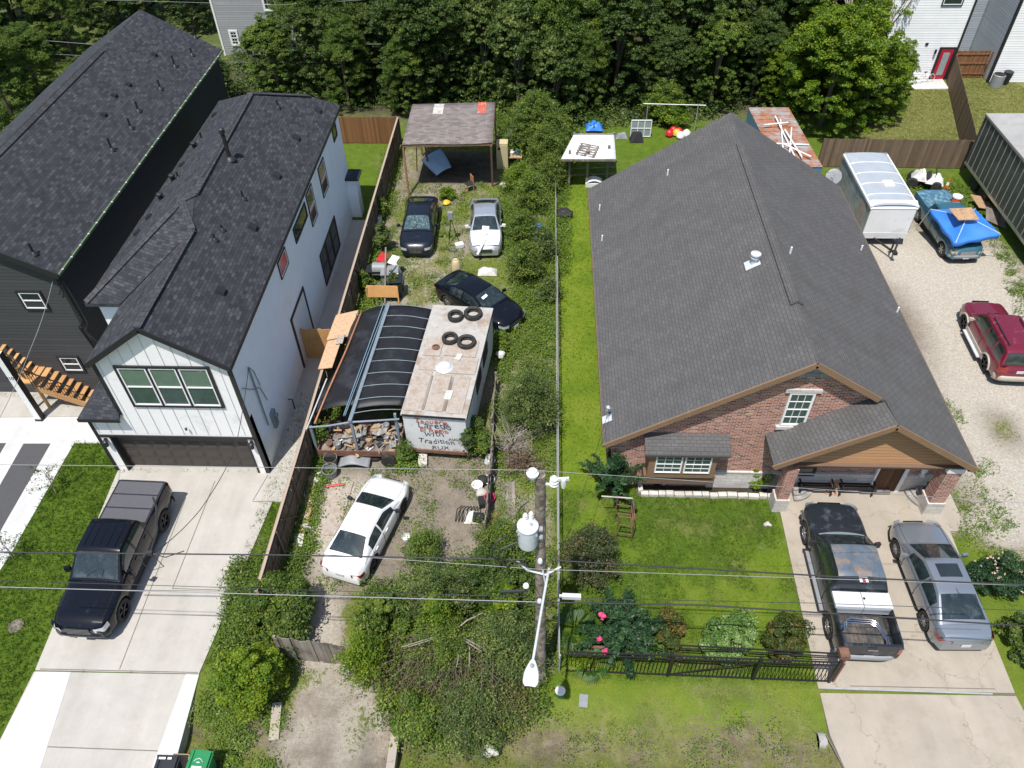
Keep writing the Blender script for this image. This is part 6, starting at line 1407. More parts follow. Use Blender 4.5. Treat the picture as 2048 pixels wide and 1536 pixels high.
o=b.build('wooden_pallet','wood_grey',None); o.location=G(1175,300,2.27); o.rotation_euler=(.05,0,-.3); tag(o,'broken grey wooden pallet lying on the white shed roof','pallet')
b=MB(); b.grid(lambda u,v:((u-.5)*1.0,(v-.5)*.6,.25+.2*math.sin(u*3.14)),8,4); b.box(-.5,.5,-.3,.3,0,.25); o=b.build('storage_tub','plastic_white',None,50); o.location=G(1187,370); tag(o,'white rounded tub at the shed end of the brick house','tub')
# window frame leaning at the back
wf=thing('window_frame','white multi pane window frame leaning against the trees','window',G(1280,274)); q=G(1280,275); b=MB()
for i in range(4): b.box(q.x-.65+.43*i-.02,q.x-.65+.43*i+.03,q.y-.03,q.y+.03,.05,1.2)
for z in (.05,.62,1.17): b.box(q.x-.67,q.x+.67,q.y-.031,q.y+.031,z,z+.05)
b.build('frame','white_trim',wf,world=True); b=MB(); b.box(q.x-.62,q.x+.62,q.y-.005,q.y+.005,.08,1.15); b.build('pane','door_glass',wf,world=True)
tarp(G(1272,276)+Vector((0,-.3,0)),.45,.35,.8,'canvas_black','black rubbish bag slumped before the white window frame','bag','rubbish_bag',seed=5)
tarp(G(1243,275),.4,.25,.45,'plastic_grey','dark grey bin lying on its side near the shed','bin','overturned_bin',seed=6)
clt=thing('clothes_line','thin white clothes line pole frame at the back of the lawn','clothes line',G(1290,262)); p=G(1290,262); q_=G(1388,264); b=MB(); b.tube([(p.x-.3,p.y,1.9),(q_.x+.5,q_.y,1.85)],.025,6); b.build('line_bar','pvc_white',clt,60,True)
for s in (p,q_): b=MB(); b.tube([(s.x,s.y,0),(s.x,s.y,1.9)],.03,6); b.build('pole','galv',clt,60,True)
for i,(x,y,m_,lb) in enumerate(((1338,272,'plastic_red','large red plastic toy part near the back left of the heap'),(1346,265,'plastic_red','round red plastic toy at the back of the heap'),(1352,271,'plastic_yellow','yellow plastic toy in the middle of the heap'),(1360,276,'plastic_white','white plastic toy at the front of the heap'),(1372,272,'plastic_white','white flat toy piece right of the heap'),(1357,268,'plastic_red','small red plastic toy beside the yellow one'))):
    b=MB(); b.lathe([(.16,0),(.26,.1),(.24,.3),(.12,.42),(0,.45)],(0,0,0),12); b.obox((.15,0,.2),(.3,.12,.12),i); o=b.build('plastic_toy',m_,None,40); o.location=G(x,y); tag(o,lb,'toy','plastic toys heaped at the back of the lawn')
# rusty roofed blue container with white pipes on top
ct=thing('storage_container','small blue metal container with a rusty roof behind the brick house','container',(16.5,47,0))
K=[G(1545,305,2.3),G(1613,302,2.3),G(1570,217,2.3),G(1497,217,2.3)]
K[1]=K[0]+Vector((2.35,0.0,0)); K[3]=Vector((G(1497,217,2.3).x,G(1497,217,2.3).y,2.3)); K[0]=K[3]+Vector((0.35,-7.2,0)); K[1]=K[0]+Vector((2.5,0,0)); K[2]=K[3]+Vector((2.5,0,0))
b=MB(); dn=Vector((0,0,-2.3))
for i in range(4): b.poly([K[i]+dn,K[(i+1)%4]+dn,K[(i+1)%4],K[i]])
b.build('wall','blue_paint',ct,world=True); b=MB(); b.slab([p+Vector((0,0,.04)) for p in K],.06)
for i in range(15): p=K[0]*(1-i/14)+K[3]*(i/14); q_=K[1]*(1-i/14)+K[2]*(i/14); b.beam(p+Vector((0,0,.05)),q_+Vector((0,0,.05)),.06,.03)
b.build('roof','rust_roof',ct,world=True)
for i,(u0,v0,u1,v1) in enumerate(((.1,.35,.95,.33),(.2,.1,.6,.75),(.3,.08,.75,.6),(.45,.05,.5,.8),(.6,.1,.55,.55),(.35,.3,.8,.1),(.1,.62,.7,.66))):
    p=(K[0]*(1-u0)+K[1]*u0)*(1-v0)+(K[3]*(1-u0)+K[2]*u0)*v0; q_=(K[0]*(1-u1)+K[1]*u1)*(1-v1)+(K[3]*(1-u1)+K[2]*u1)*v1; b=MB(); b.tube([p+Vector((0,0,.12+.03*i)),q_+Vector((0,0,.12+.03*i))],.045,8)
    o=b.build('plastic_pipe','pvc_white',None,60); origin_to(o,p); tag(o,('pipe lying straight across the middle','longest diagonal pipe','steep pipe beside the longest one','pipe running along the roof','short pipe near the right','shallow pipe across the near end','far short pipe')[i]+' of the white pile on the rusty roof','pipe','white pipes piled on the rusty container roof')
# enclosed cargo trailer
cg=thing('cargo_trailer','white enclosed cargo trailer with a rounded grey roof beside the brick house','trailer',(18.4,38.5,0))
x0,x1,y0,y1,zt=17.1,19.5,35.75,41.2,2.55
def rf(u,v,o=0): x=x0+(x1-x0)*u; return (x,y0+(y1-y0)*v,zt-.16+0.30*math.sqrt(max(0,1-abs(u*2-1)**2.4))*.6+o)
b=MB(); b.grid(lambda u,v: rf(u,v),20,2); b.build('roof','metal_roofskin',cg,60,True)
b=MB(); b.box(x0,x0+.012,y0,y1,.5,zt-.14); b.box(x1-.012,x1,y0,y1,.5,zt-.14); b.box(x0,x1,y1-.012,y1,.5,zt); b.build('side_panel','metal_side',cg,world=True)
b=MB(); b.prism([(x0+.03,y0+.0,.62),(x1-.03,y0,.62),(x1-.03,y0,zt-.2),(x0+.03,y0,zt-.2)],(0,.02,0)); b.poly([(x0,y0,zt-.2),(x1,y0,zt-.2),(x1,y0+.25,zt+.0),(x0,y0+.25,zt+.0)]); b.build('front_panel','metal_white',cg,world=True)
b=MB(); b.grid(lambda u,v:(x0-.02+(x1-x0+.04)*u,y0-.03+.42*v,zt-.24+.28*math.sin(v*math.pi*.5)+(.03 if .03<u<.97 else 0)),20,8); b.build('nose_cap','metal_white',cg,60,True)
b=MB(); b.beam((x0-.01,y0,zt-.14),(x0-.01,y1,zt-.14),.10,.12); b.beam((x1+.01,y0,zt-.14),(x1+.01,y1,zt-.14),.08,.12); b.build('corner_rail','metal_white',cg,world=True)
b=MB(); b.box(x0+.02,x1-.02,y0-.02,y0-.002,.5,.85); b.build('stone_guard','diamond_plate',cg,world=True)
for k in range(1,5):
    b=MB(); v_=k/5; b.tube([rf(u/12,v_,.01) for u in range(13)],.025,5); b.build('roof_bow','metal_white',cg,60,True)
b=MB(); p=rf(.6,.38); b.obox((p[0],p[1],p[2]+.06),(.42,.42,.1)); b.obox((p[0],p[1],p[2]+.02),(.55,.55,.05)); b.build('roof_hatch','plastic_white',cg,world=True)
b=MB(); b.box(x0-.02,x0-.002,y0+.6,y0+1.5,.6,2.2); b.build('side_door','plywood_white',cg,world=True)
b=MB(); b.beam(((x0+x1)/2-.5,y0,.5),((x0+x1)/2+.2,y0-1.3,.5),.08); b.beam(((x0+x1)/2+.9,y0,.5),((x0+x1)/2+.2,y0-1.3,.5),.08); b.lathe([(.05,0),(.05,.75),(.1,.76),(.1,.82)],((x0+x1)/2+.2,y0-.9,.2),8); b.box((x0+x1)/2+.1,(x0+x1)/2+.3,y0-1.5,y0-1.2,.45,.6); b.build('tongue','iron_black',cg,world=True)
for s in (x0+.12,x1-.12):
    for y in (38.2,39.0): b=MB(); b.lathe([(.12,-.1),(.32,-.1),(.33,0),(.32,.1),(.12,.1)],(s,y,.33),16,'X'); b.build('wheel','rubber',cg,40,True)
b=MB(); b.box(x0+.1,x1-.1,y0+.1,y1-.1,.42,.52); b.build('underframe','chassis',cg,world=True)
# satellite dish
sd=thing('satellite_dish','grey satellite dish on a pole between roof edge and cargo trailer','satellite dish',G(1672,400)); p=G(1668,353,1.9); b=MB(); b.tube([(p.x,p.y+.1,0),(p.x,p.y+.1,1.8)],.035,8); b.build('pole','galv',sd,50,True)
RR=Matrix.Rotation(1.0,3,'X')@Matrix.Rotation(-.5,3,'Y'); b=MB(); b.lathe([(.02,0),(.25,.03),(.42,.09),(.43,.10)],p,22,'Z',RR); b.lathe([(.43,.10),(.42,.07),(.25,.01),(.02,-.02)],p,22,'Z',RR); b.build('dish','galv_light',sd,50,True)
b=MB(); e_=RR@Vector((0,-.1,.55)); b.tube([p+RR@Vector((0,-.4,.08)),p+e_],.015,5); b.obox(p+e_,(.1,.1,.12)); b.build('receiver_arm','galv',sd,50,True)
# semi trailer
se=thing('semi_trailer','long dark green ribbed semi trailer with pale roof at the right edge','trailer',(26.2,38,0))
X0,X1,Y0,Y1,Z0,Z1=25.15,27.75,30.0,43.1,.95,3.95
b=MB(); b.box(X0+.02,X1-.02,Y0,Y1,Z0,Z1-.03); b.build('body_panel','semi_green',se,world=True); b=MB(); b.box(X0-.02,X1+.02,Y0-.02,Y1+.02,Z1-.03,Z1+.03); b.build('roof','semi_roof',se,world=True)
b=MB()
for i in range(23): y=Y0+.2+i*.57; b.box(X0-.015,X0+.018,y,y+.04,Z0+.05,Z1-.05)
b.build('rib','semi_rib',se,world=True); b=MB(); b.box(X0-.03,X0+.02,Y0,Y1,Z0-.1,Z0+.04); b.box(X0-.03,X0+.02,Y0,Y1,Z1-.12,Z1-.03); b.build('side_rail','aluminium',se,world=True)
for y in (41.6,40.3,31.5):
    for x in (X0+.25,X1-.25): b=MB(); b.lathe([(.2,-.14),(.48,-.14),(.51,0),(.48,.14),(.2,.14)],(x,y,.51),20,'X'); b.build('wheel','rubber',se,40,True)
b=MB(); b.box(X0+.5,X1-.5,Y0+.5,Y1-.3,.6,.95); b.build('underframe','chassis',se,world=True)
for px,lb,rz_ in (((1965,405),'square brown plywood panel leaning low by the semi trailer',.3),((1992,435),'tan plywood panel nearest the semi trailer wheels',-.2)):
    b=MB(); b.obox((0,0,0),(1.25,1.05,.04)); b.obox((.1,.05,.03),(.5,.06,.03),.5); o=b.build('plywood_sheet','plywood' if rz_>0 else 'wood_grey',None); o.location=G(*px,.3)+Vector((0,0,0)); o.rotation_euler=(.25,.32,rz_); tag(o,lb,'board')
# blue pop-up canopy
pc=thing('popup_canopy','blue pop up canopy with white seams over the teal pickup','canopy',G(1925,470)); 
co=[G(1862,418,1.9),G(1908,562-80,1.75),G(2000,468,1.75),G(1948,415,1.9)]
co=[G(1861,419,1.85),G(1911,486,1.45),G(2000,468,1.75),G(1950,418,1.9)]; ap=G(1934,434,2.35)
b=MB(); n=10
for i in range(4):
    p,q_=co[i],co[(i+1)%4]
    b.grid(lambda u,v,p=p,q_=q_: (p*(1-u)+q_*u)*(1-v)+ap*v+Vector((0,0,-.12*math.sin(math.pi*v)*math.sin(math.pi*u)+.015*math.sin(u*25+v*9)*(1-v))),n,n)
b.build('canopy_top','tarp_blue',pc,50,True)
b=MB()
for i in range(4): p,q_=co[i],co[(i+1)%4]; b.grid(lambda u,v,p=p,q_=q_: p*(1-u)+q_*u+Vector((0,0,-.22*v-.05*math.sin(u*14)*v)),14,2)
b.build('valance','tarp_blue',pc,50,True,.01)
b=MB()
for p in co: b.tube([p+Vector((0,0,.02)),p*.5+ap*.5+Vector((0,0,.025)),ap+Vector((0,0,.03))],.02,5)
b.build('seam','tarp_seam',pc,50,True)
for p,px in ((co[0],(1832,458)),(co[2],(1986,512)),(co[3],(1946,440))):
    g_=G(*px) ; b=MB(); b.beam(g_,p+Vector((0,0,-.02)),.035); b.build('leg','pvc_white',pc,world=True)
P=[G(*q_,2.38) for q_ in ((1897,418),(1943,416),(1958,440),(1917,441))]; b=MB(); b.prism(P,(0,0,.03)); o=b.build('plywood_sheet','plywood',None); origin_to(o,P[0]); tag(o,'brown plywood sheet lying on top of the blue canopy','board')
cl=thing('drink_cooler','round orange drink cooler with a white lid on the pickup bed corner','cooler',G(1907,403,1.0)); q=G(1908,410,1.15); cl.location=q
b=MB(); b.lathe([(.22,0),(.25,.5),(.24,.52)],(0,0,0),18); b.build('tank','plastic_orange',cl,40); b=MB(); b.lathe([(.27,.5),(.27,.58),(.2,.62),(0,.63)],(0,0,0),18); b.build('lid','plastic_white',cl,40); b=MB(); b.box(-.06,.06,-.29,-.25,.1,.16); b.build('tap','plastic_white',cl)
bx=MB(); bx.obox((0,0,.5),(.5,.5,1.0)); bx.obox((0,0,1.02),(.56,.56,.04)); 
o=bx.build('stand','chassis',None); o.location=(q.x,q.y,0.13); tag(o,'dark stand under the orange drink cooler','stand')
# covered motorbike / quad
mb_=thing('quad_bike','quad bike half hidden under a white and black torn cover','quad bike',G(1845,372),-.35)
for x in (-.65,.65):
    for y in (-.42,.42): b=MB(); b.lathe([(.12,-.12),(.28,-.13),(.32,0),(.28,.13),(.12,.12)],(x,y,.32),16,'Y'); b.build('wheel','rubber',mb_,40)
b=MB(); b.box(-.6,.6,-.2,.2,.35,.6); b.tube([(.5,0,.6),(.45,0,1.0)],.03,6); b.tube([(.42,-.38,1.05),(.45,0,1.0),(.42,.38,1.05)],.025,6); b.build('frame','iron_black',mb_,50)
def tarp2(sx,sy,z0,z1,cx,mat,nm):
    def f(u,v): a_=(u-.5)*2; c_=(v-.5)*2; k=max(0,1-abs(a_)**2.5)*max(0,1-abs(c_)**2.5); return (cx+a_*sx,c_*sy,z0+(z1-z0)*k*(.8+.15*math.sin(u*12)*math.cos(v*9)))
    b=MB(); b.grid(f,16,16); b.build(nm,mat,mb_,25)
tarp2(.5,.5,.45,1.0,.5,'canvas_white','front_cover'); tarp2(.45,.45,.5,1.15,-.35,'canvas_white','rear_cover'); tarp2(.28,.35,.5,1.1,.08,'canvas_black','seat')
tc=thing('traffic_cone','small orange and white traffic cone on the grass beside the quad bike','traffic cone',G(1891,378)); b=MB(); b.lathe([(.13,.03),(.03,.7),(.0,.7)],(0,0,0),14); b.build('cone_body','plastic_orange',tc,40); b=MB(); b.lathe([(.095,.28),(.065,.48)],(0,0,0),14); b.build('band','plastic_white',tc,40); b=MB(); b.box(-.19,.19,-.19,.19,0,.035); b.build('base','plastic_red',tc)
# ------------------------------------------------------------------ porch furniture
def bench(p, label):
    t = thing('bench', label, 'bench', p); b = MB()
    for k in range(4): b.box(-.62,.62,-.22+.12*k,-.13+.12*k,.42,.45)
    b.build('seat','iron_black',t); b = MB(); b.box(-.62,.62,.26,.29,.86,.90); b.box(-.62,.62,.26,.29,.5,.53)
    for k in range(6):
        x=-.6+.2*k; b.beam((x,.275,.53),(x+.2,.275,.86),.02); b.beam((x+.2,.275,.53),(x,.275,.86),.02)
    b.build('backrest','iron_black',t)
    for s in (-.62,.62):
        b=MB(); b.box(s-.02,s+.02,-.24,-.2,0,.66); b.box(s-.02,s+.02,.26,.3,0,.9); b.box(s-.03,s+.03,-.26,.3,.64,.68); b.box(s-.02,s+.02,-.2,.26,.38,.42); b.build('leg','iron_black',t)
    b=MB(); b.tube([(-.62,-.22,.66),(-.62,-.34,.64),(-.62,-.34,.45)],.03,6); b.tube([(.62,-.22,.66),(.62,-.34,.64),(.62,-.34,.45)],.03,6); b.build('armrest','iron_black',t,50)
    return t
bench(G(1622,975,.03)+Vector((0,-.2,0)),'black iron bench nearest the left porch column'); bench(G(1703,976,.03)+Vector((0,-.2,0)),'black iron bench beside the wooden front door')
t=thing('step_stone','grey mottled stone step below the front door','step',G(1745,978,.03)); b=MB(); b.obox((0,0,.08),(1.15,.55,.16)); b.build('slab','slate_mix',t)
b=MB(); b.beam((0,0,0),(0,0,1.15),.03)
fr=thing('folding_frame','brown folded wire frame leaning between the two benches','frame',G(1660,988,.03)); b=MB()
for (p,q_) in (((-.2,0,0),(.1,.4,.95)),((.2,-.05,0),(.25,.4,.95)),((-.2,0,0),(.2,-.05,0)),((.1,.4,.95),(.25,.4,.95)),((-.05,.2,.48),(.22,.18,.48)),((-.2,0,0),(.25,.4,.95)),((.2,-.05,0),(.1,.4,.95))): b.beam(p,q_,.03)
b.build('wires','rust_orange',fr)
def quarter_planter(p, label, rz):
    t=thing('quarter_planter',label,'planter',p,rz); b=MB()
    for k,(r_,z_) in enumerate(((.95,.12),(.78,.22),(.60,.32))):
        P=[(0,0,z_)]+[(r_*math.cos(a_),r_*math.sin(a_),z_) for a_ in np.linspace(0,math.pi/2,12)]; b.prism(P,(0,0,-.10))
    b.build('tiers','concrete_grey',t); return t
quarter_planter(G(1872,1008,.03)+Vector((-.1,.55,0)),'grey quarter round stepped planter by the right porch column',math.pi)
quarter_planter(G(1585,975,.03)+Vector((-.1,.25,0)),'small grey quarter round planter behind the left porch column',-math.pi/2)
t=thing('potted_figure','dark pot with a black ornament on the quarter round planter','pot',G(1845,990,.38)); b=MB(); b.lathe([(.14,0),(.22,.25),(.2,.3),(.1,.3)],(0,0,0),14); b.build('pot','plastic_black',t,40); b=MB(); b.lathe([(.05,.3),(.1,.45),(.04,.6),(.09,.72),(.0,.85)],(0,0,0),10); b.build('ornament','iron_black',t,40)
t=thing('porch_lantern','white figure shaped lamp against the porch brick wall','lamp',G(1822,930,1.3)); t.location=(14.6,19.0,1.5); b=MB(); b.lathe([(.12,0),(.05,.08),(.12,.3),(.1,.5),(.04,.62),(.09,.7),(0,.85)],(0,0,-.3),12); b.build('lamp_body','plastic_white',t,40); b=MB(); b.box(-.05,.05,0.0,.19,0,.06); b.build('bracket','iron_black',t)
t=thing('shovel','wooden handled shovel leaning on the left porch column','shovel',G(1546,998)); p=G(1546,998); b=MB(); b.beam(p+Vector((0,0,.3)),p+Vector((.35,.5,1.35)),.035); b.build('handle','wood_new',t,world=True); b=MB(); b.grid(lambda u,v: tuple(p+Vector(((u-.5)*.3*(1-.4*v**3),-.1*v+.05-.04*(1-(u*2-1)**2),.34-.34*v))),8,8); b.build('blade','metal_side',t,60,True,.012)
t=thing('wicker_stand','grey slatted stand beside the left porch column','stand',G(1540,985)); p=G(1540,985); b=MB()
for k in range(5): b.beam(p+Vector((-.12+.06*k,0,0)),p+Vector((-.1+.06*k,.05,1.0)),.02)
b.beam(p+Vector((-.14,0,.3)),p+Vector((.14,0,.3)),.03); b.beam(p+Vector((-.14,0,.9)),p+Vector((.14,0,.9)),.03); b.build('slats','wood_grey',t,world=True)
# planting bed edging and its ornaments
b=MB(); rr=random.Random(3)
x=4.0
while x<9.0:
    w_=rr.uniform(.28,.45); b.obox((x+w_/2,18.72+rr.uniform(-.03,.03),.06),(w_-.03,.2,.16),rr.uniform(-.06,.06)); x+=w_
b.box(3.92,4.1,18.8,19.6,0,.14); o=b.build('bed_edging','stone_white',None); tag(o,'pale stone edging along the planting bed under the bay window','edging')
for i,(x,y,m_,lb,c_) in enumerate(((1329,963,'sticker','pale blue flat tile in the bed left of centre','tile'),(1359,962,'plastic_white','white round dish in the middle of the bed','dish'),(1447,962,'plastic_white','white globe ornament at the right end of the bed','ornament'),(1312,967,'chassis','dark round pot at the left of the bed','pot'))):
    b=MB(); 
    if i==0: b.obox((0,0,.12),(.35,.4,.03),.4,.3)
    elif i==2: b.lathe([(.0,0),(.15,.04),(.2,.17),(.13,.32),(0,.36)],(0,0,0),14)
    else: b.lathe([(.1,0),(.2,.12),(.2,.16),(.1,.08),(0,.08)],(0,0,0),14)
    o=b.build(c_,m_,None,40); o.location=G(x,y); tag(o,lb,c_)
# iron ornament frame in the front lawn
t=thing('garden_frame','rusty iron frame stand beside the copper leaved shrub','garden stand',G(1255,1080)); p=G(1262,1082); q_=G(1232,1078); b=MB()
z_=1.45
for u in (p,q_,p+Vector((0,.9,0)),q_+Vector((0,.9,0))): b.beam(u,u+Vector((0,0,z_)),.035)
for z in (.4,.95,z_): b.beam(p+Vector((0,0,z)),q_+Vector((0,0,z)),.03); b.beam(p+Vector((0,.9,z)),q_+Vector((0,.9,z)),.03); b.beam(p+Vector((0,0,z)),p+Vector((0,.9,z)),.03)
b.build('legs','iron_rust',t,world=True); b=MB(); b.beam(q_+Vector((-.6,.9,z_)),p+Vector((0,.9,z_)),.035); b.build('top_bar','rock',t,world=True)
# meter cover in the verge, manhole in the lawn
t=G(1167,1402); b=MB(); b.obox((0,0,.0),(.28,.42,.06)); b.obox((0,0,.035),(.22,.36,.01)); o=b.build('meter_cover','plastic_grey',None); o.location=t; o.rotation_euler=(0,0,-.1); tag(o,'dark rectangular meter cover in the dry grass verge','meter cover')
b=MB(); b.lathe([(.27,0),(.27,.02),(.22,.025),(0,.025)],(0,0,0),20); o=b.build('valve_cover','wood_grey',None,40); o.location=G(32,1252); tag(o,'round grey valve cover in the lush lawn left of the black pickup','cover')
b=MB(); b.beam(G(548,1480)+Vector((0,0,-.1)),G(556,1408)+Vector((0,0,.0)),.3,.3); o=b.build('culvert_headwall','concrete_old',None); origin_to(o,G(550,1440)); tag(o,'short pale culvert headwall left of the gravel entrance','headwall')
p,q_=G(800,1400),G(775,1580); b=MB(); b.beam(p+Vector((0,0,-.1)),q_+Vector((0,0,-.1)),.26,.36); b.mat(1); m_=(p*.45+q_*.55); b.lathe([(.17,0),(.17,.02),(0,.021)],(m_.x+.13,m_.y,-.33),16,'X'); o=b.build('culvert_headwall',['concrete_old','chassis'],None); origin_to(o,p); tag(o,'long low concrete culvert wall right of the gravel entrance','headwall')
for p,lb in ((G(391,1425,-.3),'dark culvert opening in the side of the pale driveway apron'),(G(1626,1480,-.3),'dark culvert opening in the side of the brick house driveway')):
    b=MB(); s_=1 if p.x<0 else -1; b.lathe([(.26,-.2),(.26,.05),(.22,.05),(.22,-.2)],(0,0,0),20,'X'); b.mat(1); b.lathe([(.22,.0),(0,.001)],(0,0,0),20,'X'); o=b.build('culvert_pipe',['concrete_grey','chassis'],None,50); o.location=(-11.16 if p.x<0 else 9.02,p.y,-.36); tag(o,lb,'pipe')
# wheelie bins at the kerb
def bin_(p, mat, label, rz=0, stick=True):
    t=thing('wheelie_bin',label,'bin',p,rz); b=MB()
    def ring(w,d,z): return [(-w/2,-d/2,z),(w/2,-d/2,z),(w/2,d/2,z),(-w/2,d/2,z)]
    A_,B_=ring(.48,.55,.05),ring(.62,.72,.98); b.add(A_+B_,[(0,3,2,1),(4,5,6,7),(0,1,5,4),(1,2,6,5),(2,3,7,6),(3,0,4,7)]); b.build('bin_body',mat,t)
    b=MB(); b.grid(lambda u,v:((u-.5)*.68,(v-.5)*.80,1.0+.07*(1-(u*2-1)**4)),8,4); b.box(-.30,-.22,-.4,.42,1.05,1.10); b.box(.22,.30,-.4,.42,1.05,1.10); b.box(-.34,.34,.38,.44,.98,1.06); b.build('lid',mat,t,50)
    for s in (-.26,.26): b=MB(); b.lathe([(.05,-.03),(.14,-.03),(.14,.03),(.05,.03)],(s,.36,.14),14,'X'); b.build('wheel','rubber',t,40)
    if stick:
        b=MB(); b.box(-.15,.15,-.34,-.02,1.073,1.078); b.build('label_sheet','plastic_white',t)
        b=MB(); b.tube([(-.14,.10,1.085),(-.08,.17,1.085),(0,.20,1.085),(.08,.17,1.085),(.14,.10,1.085)],.012,4); b.box(-.05,.05,.07,.10,1.078,1.084); b.build('emblem','galv_light',t,50)
    else:
        b=MB(); b.box(-.24,-.04,.30,.36,1.10,1.107); b.box(.02,.14,.30,.36,1.10,1.107); b.build('label_sheet','plastic_white',t)
    return t
bin_(Vector((G(393,1525,1.05).x,G(393,1525,1.05).y-.05,-.12)),'plastic_green','green wheelie bin beside the driveway apron',-.05); bin_(Vector((G(332,1530,1.05).x,G(332,1535,1.05).y-.1,.03)),'plastic_black','black wheelie bin at the bottom edge beside the green one',.0,False)
b=MB(); b.box(-.25,.25,-.2,.2,0,.55); b.obox((0,.22,.6),(.5,.2,.02),0,.5); o=b.build('cardboard_box','cardboard',None); o.location=(G(358,1528,.6).x,G(358,1530,.6).y,-.0); tag(o,'open brown cardboard box between the two wheelie bins','box')
# air conditioners and pots behind
def ac(p,label):
    t=thing('air_conditioner',label,'air conditioner',p); b=MB(); b.lathe([(.42,0),(.42,.82),(.38,.86)],(0,0,0),20); b.build('casing','plastic_grey',t,40); b=MB(); b.lathe([(.38,.865),(.3,.9),(.12,.91),(.1,.95),(0,.95)],(0,0,0),20); b.build('fan_guard','chassis',t,40)
ac(G(1990,172),'beige round topped air conditioner right of the dark fence'); ac(G(1858,150),'small grey air conditioner beside the red door patio')
b=MB(); b.lathe([(.2,0),(.3,.6),(.32,.9),(.1,1.0),(0,1.0)],(0,0,0),14); b.box(-.33,.33,-.05,.05,.85,.9); o=b.build('rubbish_bin','plastic_black',None,40); o.location=G(2008,168); tag(o,'black rubbish bin behind the beige air conditioner','bin')
t=thing('bicycle','small white bicycle standing on the patio by the red door','bicycle',G(1848,166,.05),.3)
for x in (-.45,.45):
    b=MB(); P=[(x+.3*math.cos(a_),0,.3+.3*math.sin(a_)) for a_ in np.linspace(0,2*math.pi,17)]; b.tube(P,.02,5); b.build('wheel','galv_light',t,60)
b=MB(); b.tube([(-.45,0,.3),(-.15,0,.62),(.3,0,.62),(.45,0,.3)],.02,6); b.tube([(-.45,0,.3),(0,0,.28),(.3,0,.62)],.02,6); b.tube([(0,0,.28),(-.15,0,.62),(-.18,0,.8)],.02,6); b.build('frame','plastic_white',t,60); b=MB(); b.obox((-.18,0,.82),(.22,.1,.05)); b.build('saddle','iron_black',t); b=MB(); b.tube([(.3,-.22,.85),(.3,0,.82),(.3,.22,.85)],.015,5); b.tube([(.3,0,.6),(.3,0,.82)],.015,5); b.build('handlebar','iron_black',t,60)

# ------------------------------------------------------------------ gas grill bench, plywood table and small yard junk behind the canopy
t=thing('barbecue_grill','black barbecue grill with a grey lid in the weeds by the wooden fence','grill',G(765,560)); q=G(765,562); b=MB(); b.box(q.x-.75,q.x+.75,q.y-.3,q.y+.3,.7,.8); b.build('side_shelf','plastic_black',t,world=True)
b=MB(); b.grid(lambda u,v:(q.x-.38+.76*u,q.y+.3*math.cos(v*math.pi),.82+.32*math.sin(v*math.pi)),4,10); b.box(q.x-.38,q.x+.38,q.y-.28,q.y+.28,.6,.82); b.build('lid','plastic_grey',t,40,True)
for x in (-.65,.65):
    for y in (-.25,.25): b=MB(); b.box(q.x+x-.03,q.x+x+.03,q.y+y-.03,q.y+y+.03,0,.7); b.build('leg','iron_black',t,world=True)
t=bin_(G(792,590)+Vector((.1,0,0)),'plastic_black','black bin behind the tan plywood board',.1,False)
for (x,y,z,m_,lb) in ((765,515,1.05,'plastic_red','bright red board on the junk beside the grill'),(787,520,1.02,'plastic_white','white board next to the red board on the junk')):
    b=MB(); b.obox((0,0,0),(.42,.62,.03)); b.obox((0,.02,.02),(.3,.02,.02)); o=b.build('flat_board',m_,None); o.location=G(x,y,z); o.rotation_euler=(.15,.1,-.35); tag(o,lb,'board')
b=MB(); b.box(-.4,.4,-.35,.35,0,.95); b.obox((0,0,.98),(.9,.8,.05),.1); o=b.build('junk_cabinet','plastic_grey',None); o.location=G(783,575)+Vector((0,.15,0)); tag(o,'grey cabinet heaped with boards beside the grill','cabinet')
tarp(G(792,560,.0),.4,.35,1.25,'canvas_white','crumpled pale cloth heap right of the grill','cloth','cloth_heap',seed=9)
t=thing('plywood_table','tan plywood panel table standing behind the black canopy','table',G(770,606)); p,q_=G(737,605),G(798,606); b=MB(); b.prism([p+Vector((0,0,.35)),q_+Vector((0,0,.35)),q_+Vector((0,.15,.95)),p+Vector((0,.15,.95))],(0,.04,0)); b.build('panel','plywood_orange',t,world=True)
for u in (p,q_): b=MB(); b.beam(u,u+Vector((0,.1,.9)),.07); b.build('leg','wood_new',t,world=True)
b=MB(); p=G(790,530,2.2); b.beam(G(770,607,.0),Vector((-7.75,31.6,2.6)),.08); o=b.build('leaning_pole','wood_grey',None); origin_to(o,G(770,607,.0)); tag(o,'long grey pole leaning over the plywood table','pole')
b=MB(); b.lathe([(.19,0),(.23,.1),(.23,.95),(.15,1.1),(.08,1.12),(.0,1.12)],(0,0,0),18); b.obox((0,0,1.15),(.18,.14,.06)); o=b.build('gas_cylinder','beige_metal',None,40); o.location=G(914,555); tag(o,'pale upright gas cylinder behind the diagonal black sedan','cylinder')
t=thing('tripod_stand','thin black tripod with a grey box on top between the two sedans','tripod',G(905,480)); q=G(905,482); b=MB()
for a_ in (0,2.1,4.2): b.beam(q+Vector((0,0,1.5)),q+Vector((.35*math.cos(a_),.35*math.sin(a_),0)),.03)
b.build('leg','iron_black',t,world=True); b=MB(); b.obox(q+Vector((0,0,1.65)),(.26,.2,.42)); b.build('lamp_head','plastic_grey',t,world=True)
b=MB(); b.obox((0,0,.12),(.45,.3,.22),.4); b.obox((0,0,.25),(.3,.2,.05),.4); o=b.build('white_crate','plastic_white',None); o.location=G(919,494); tag(o,'white box on the ground left of the silver sedan','box')
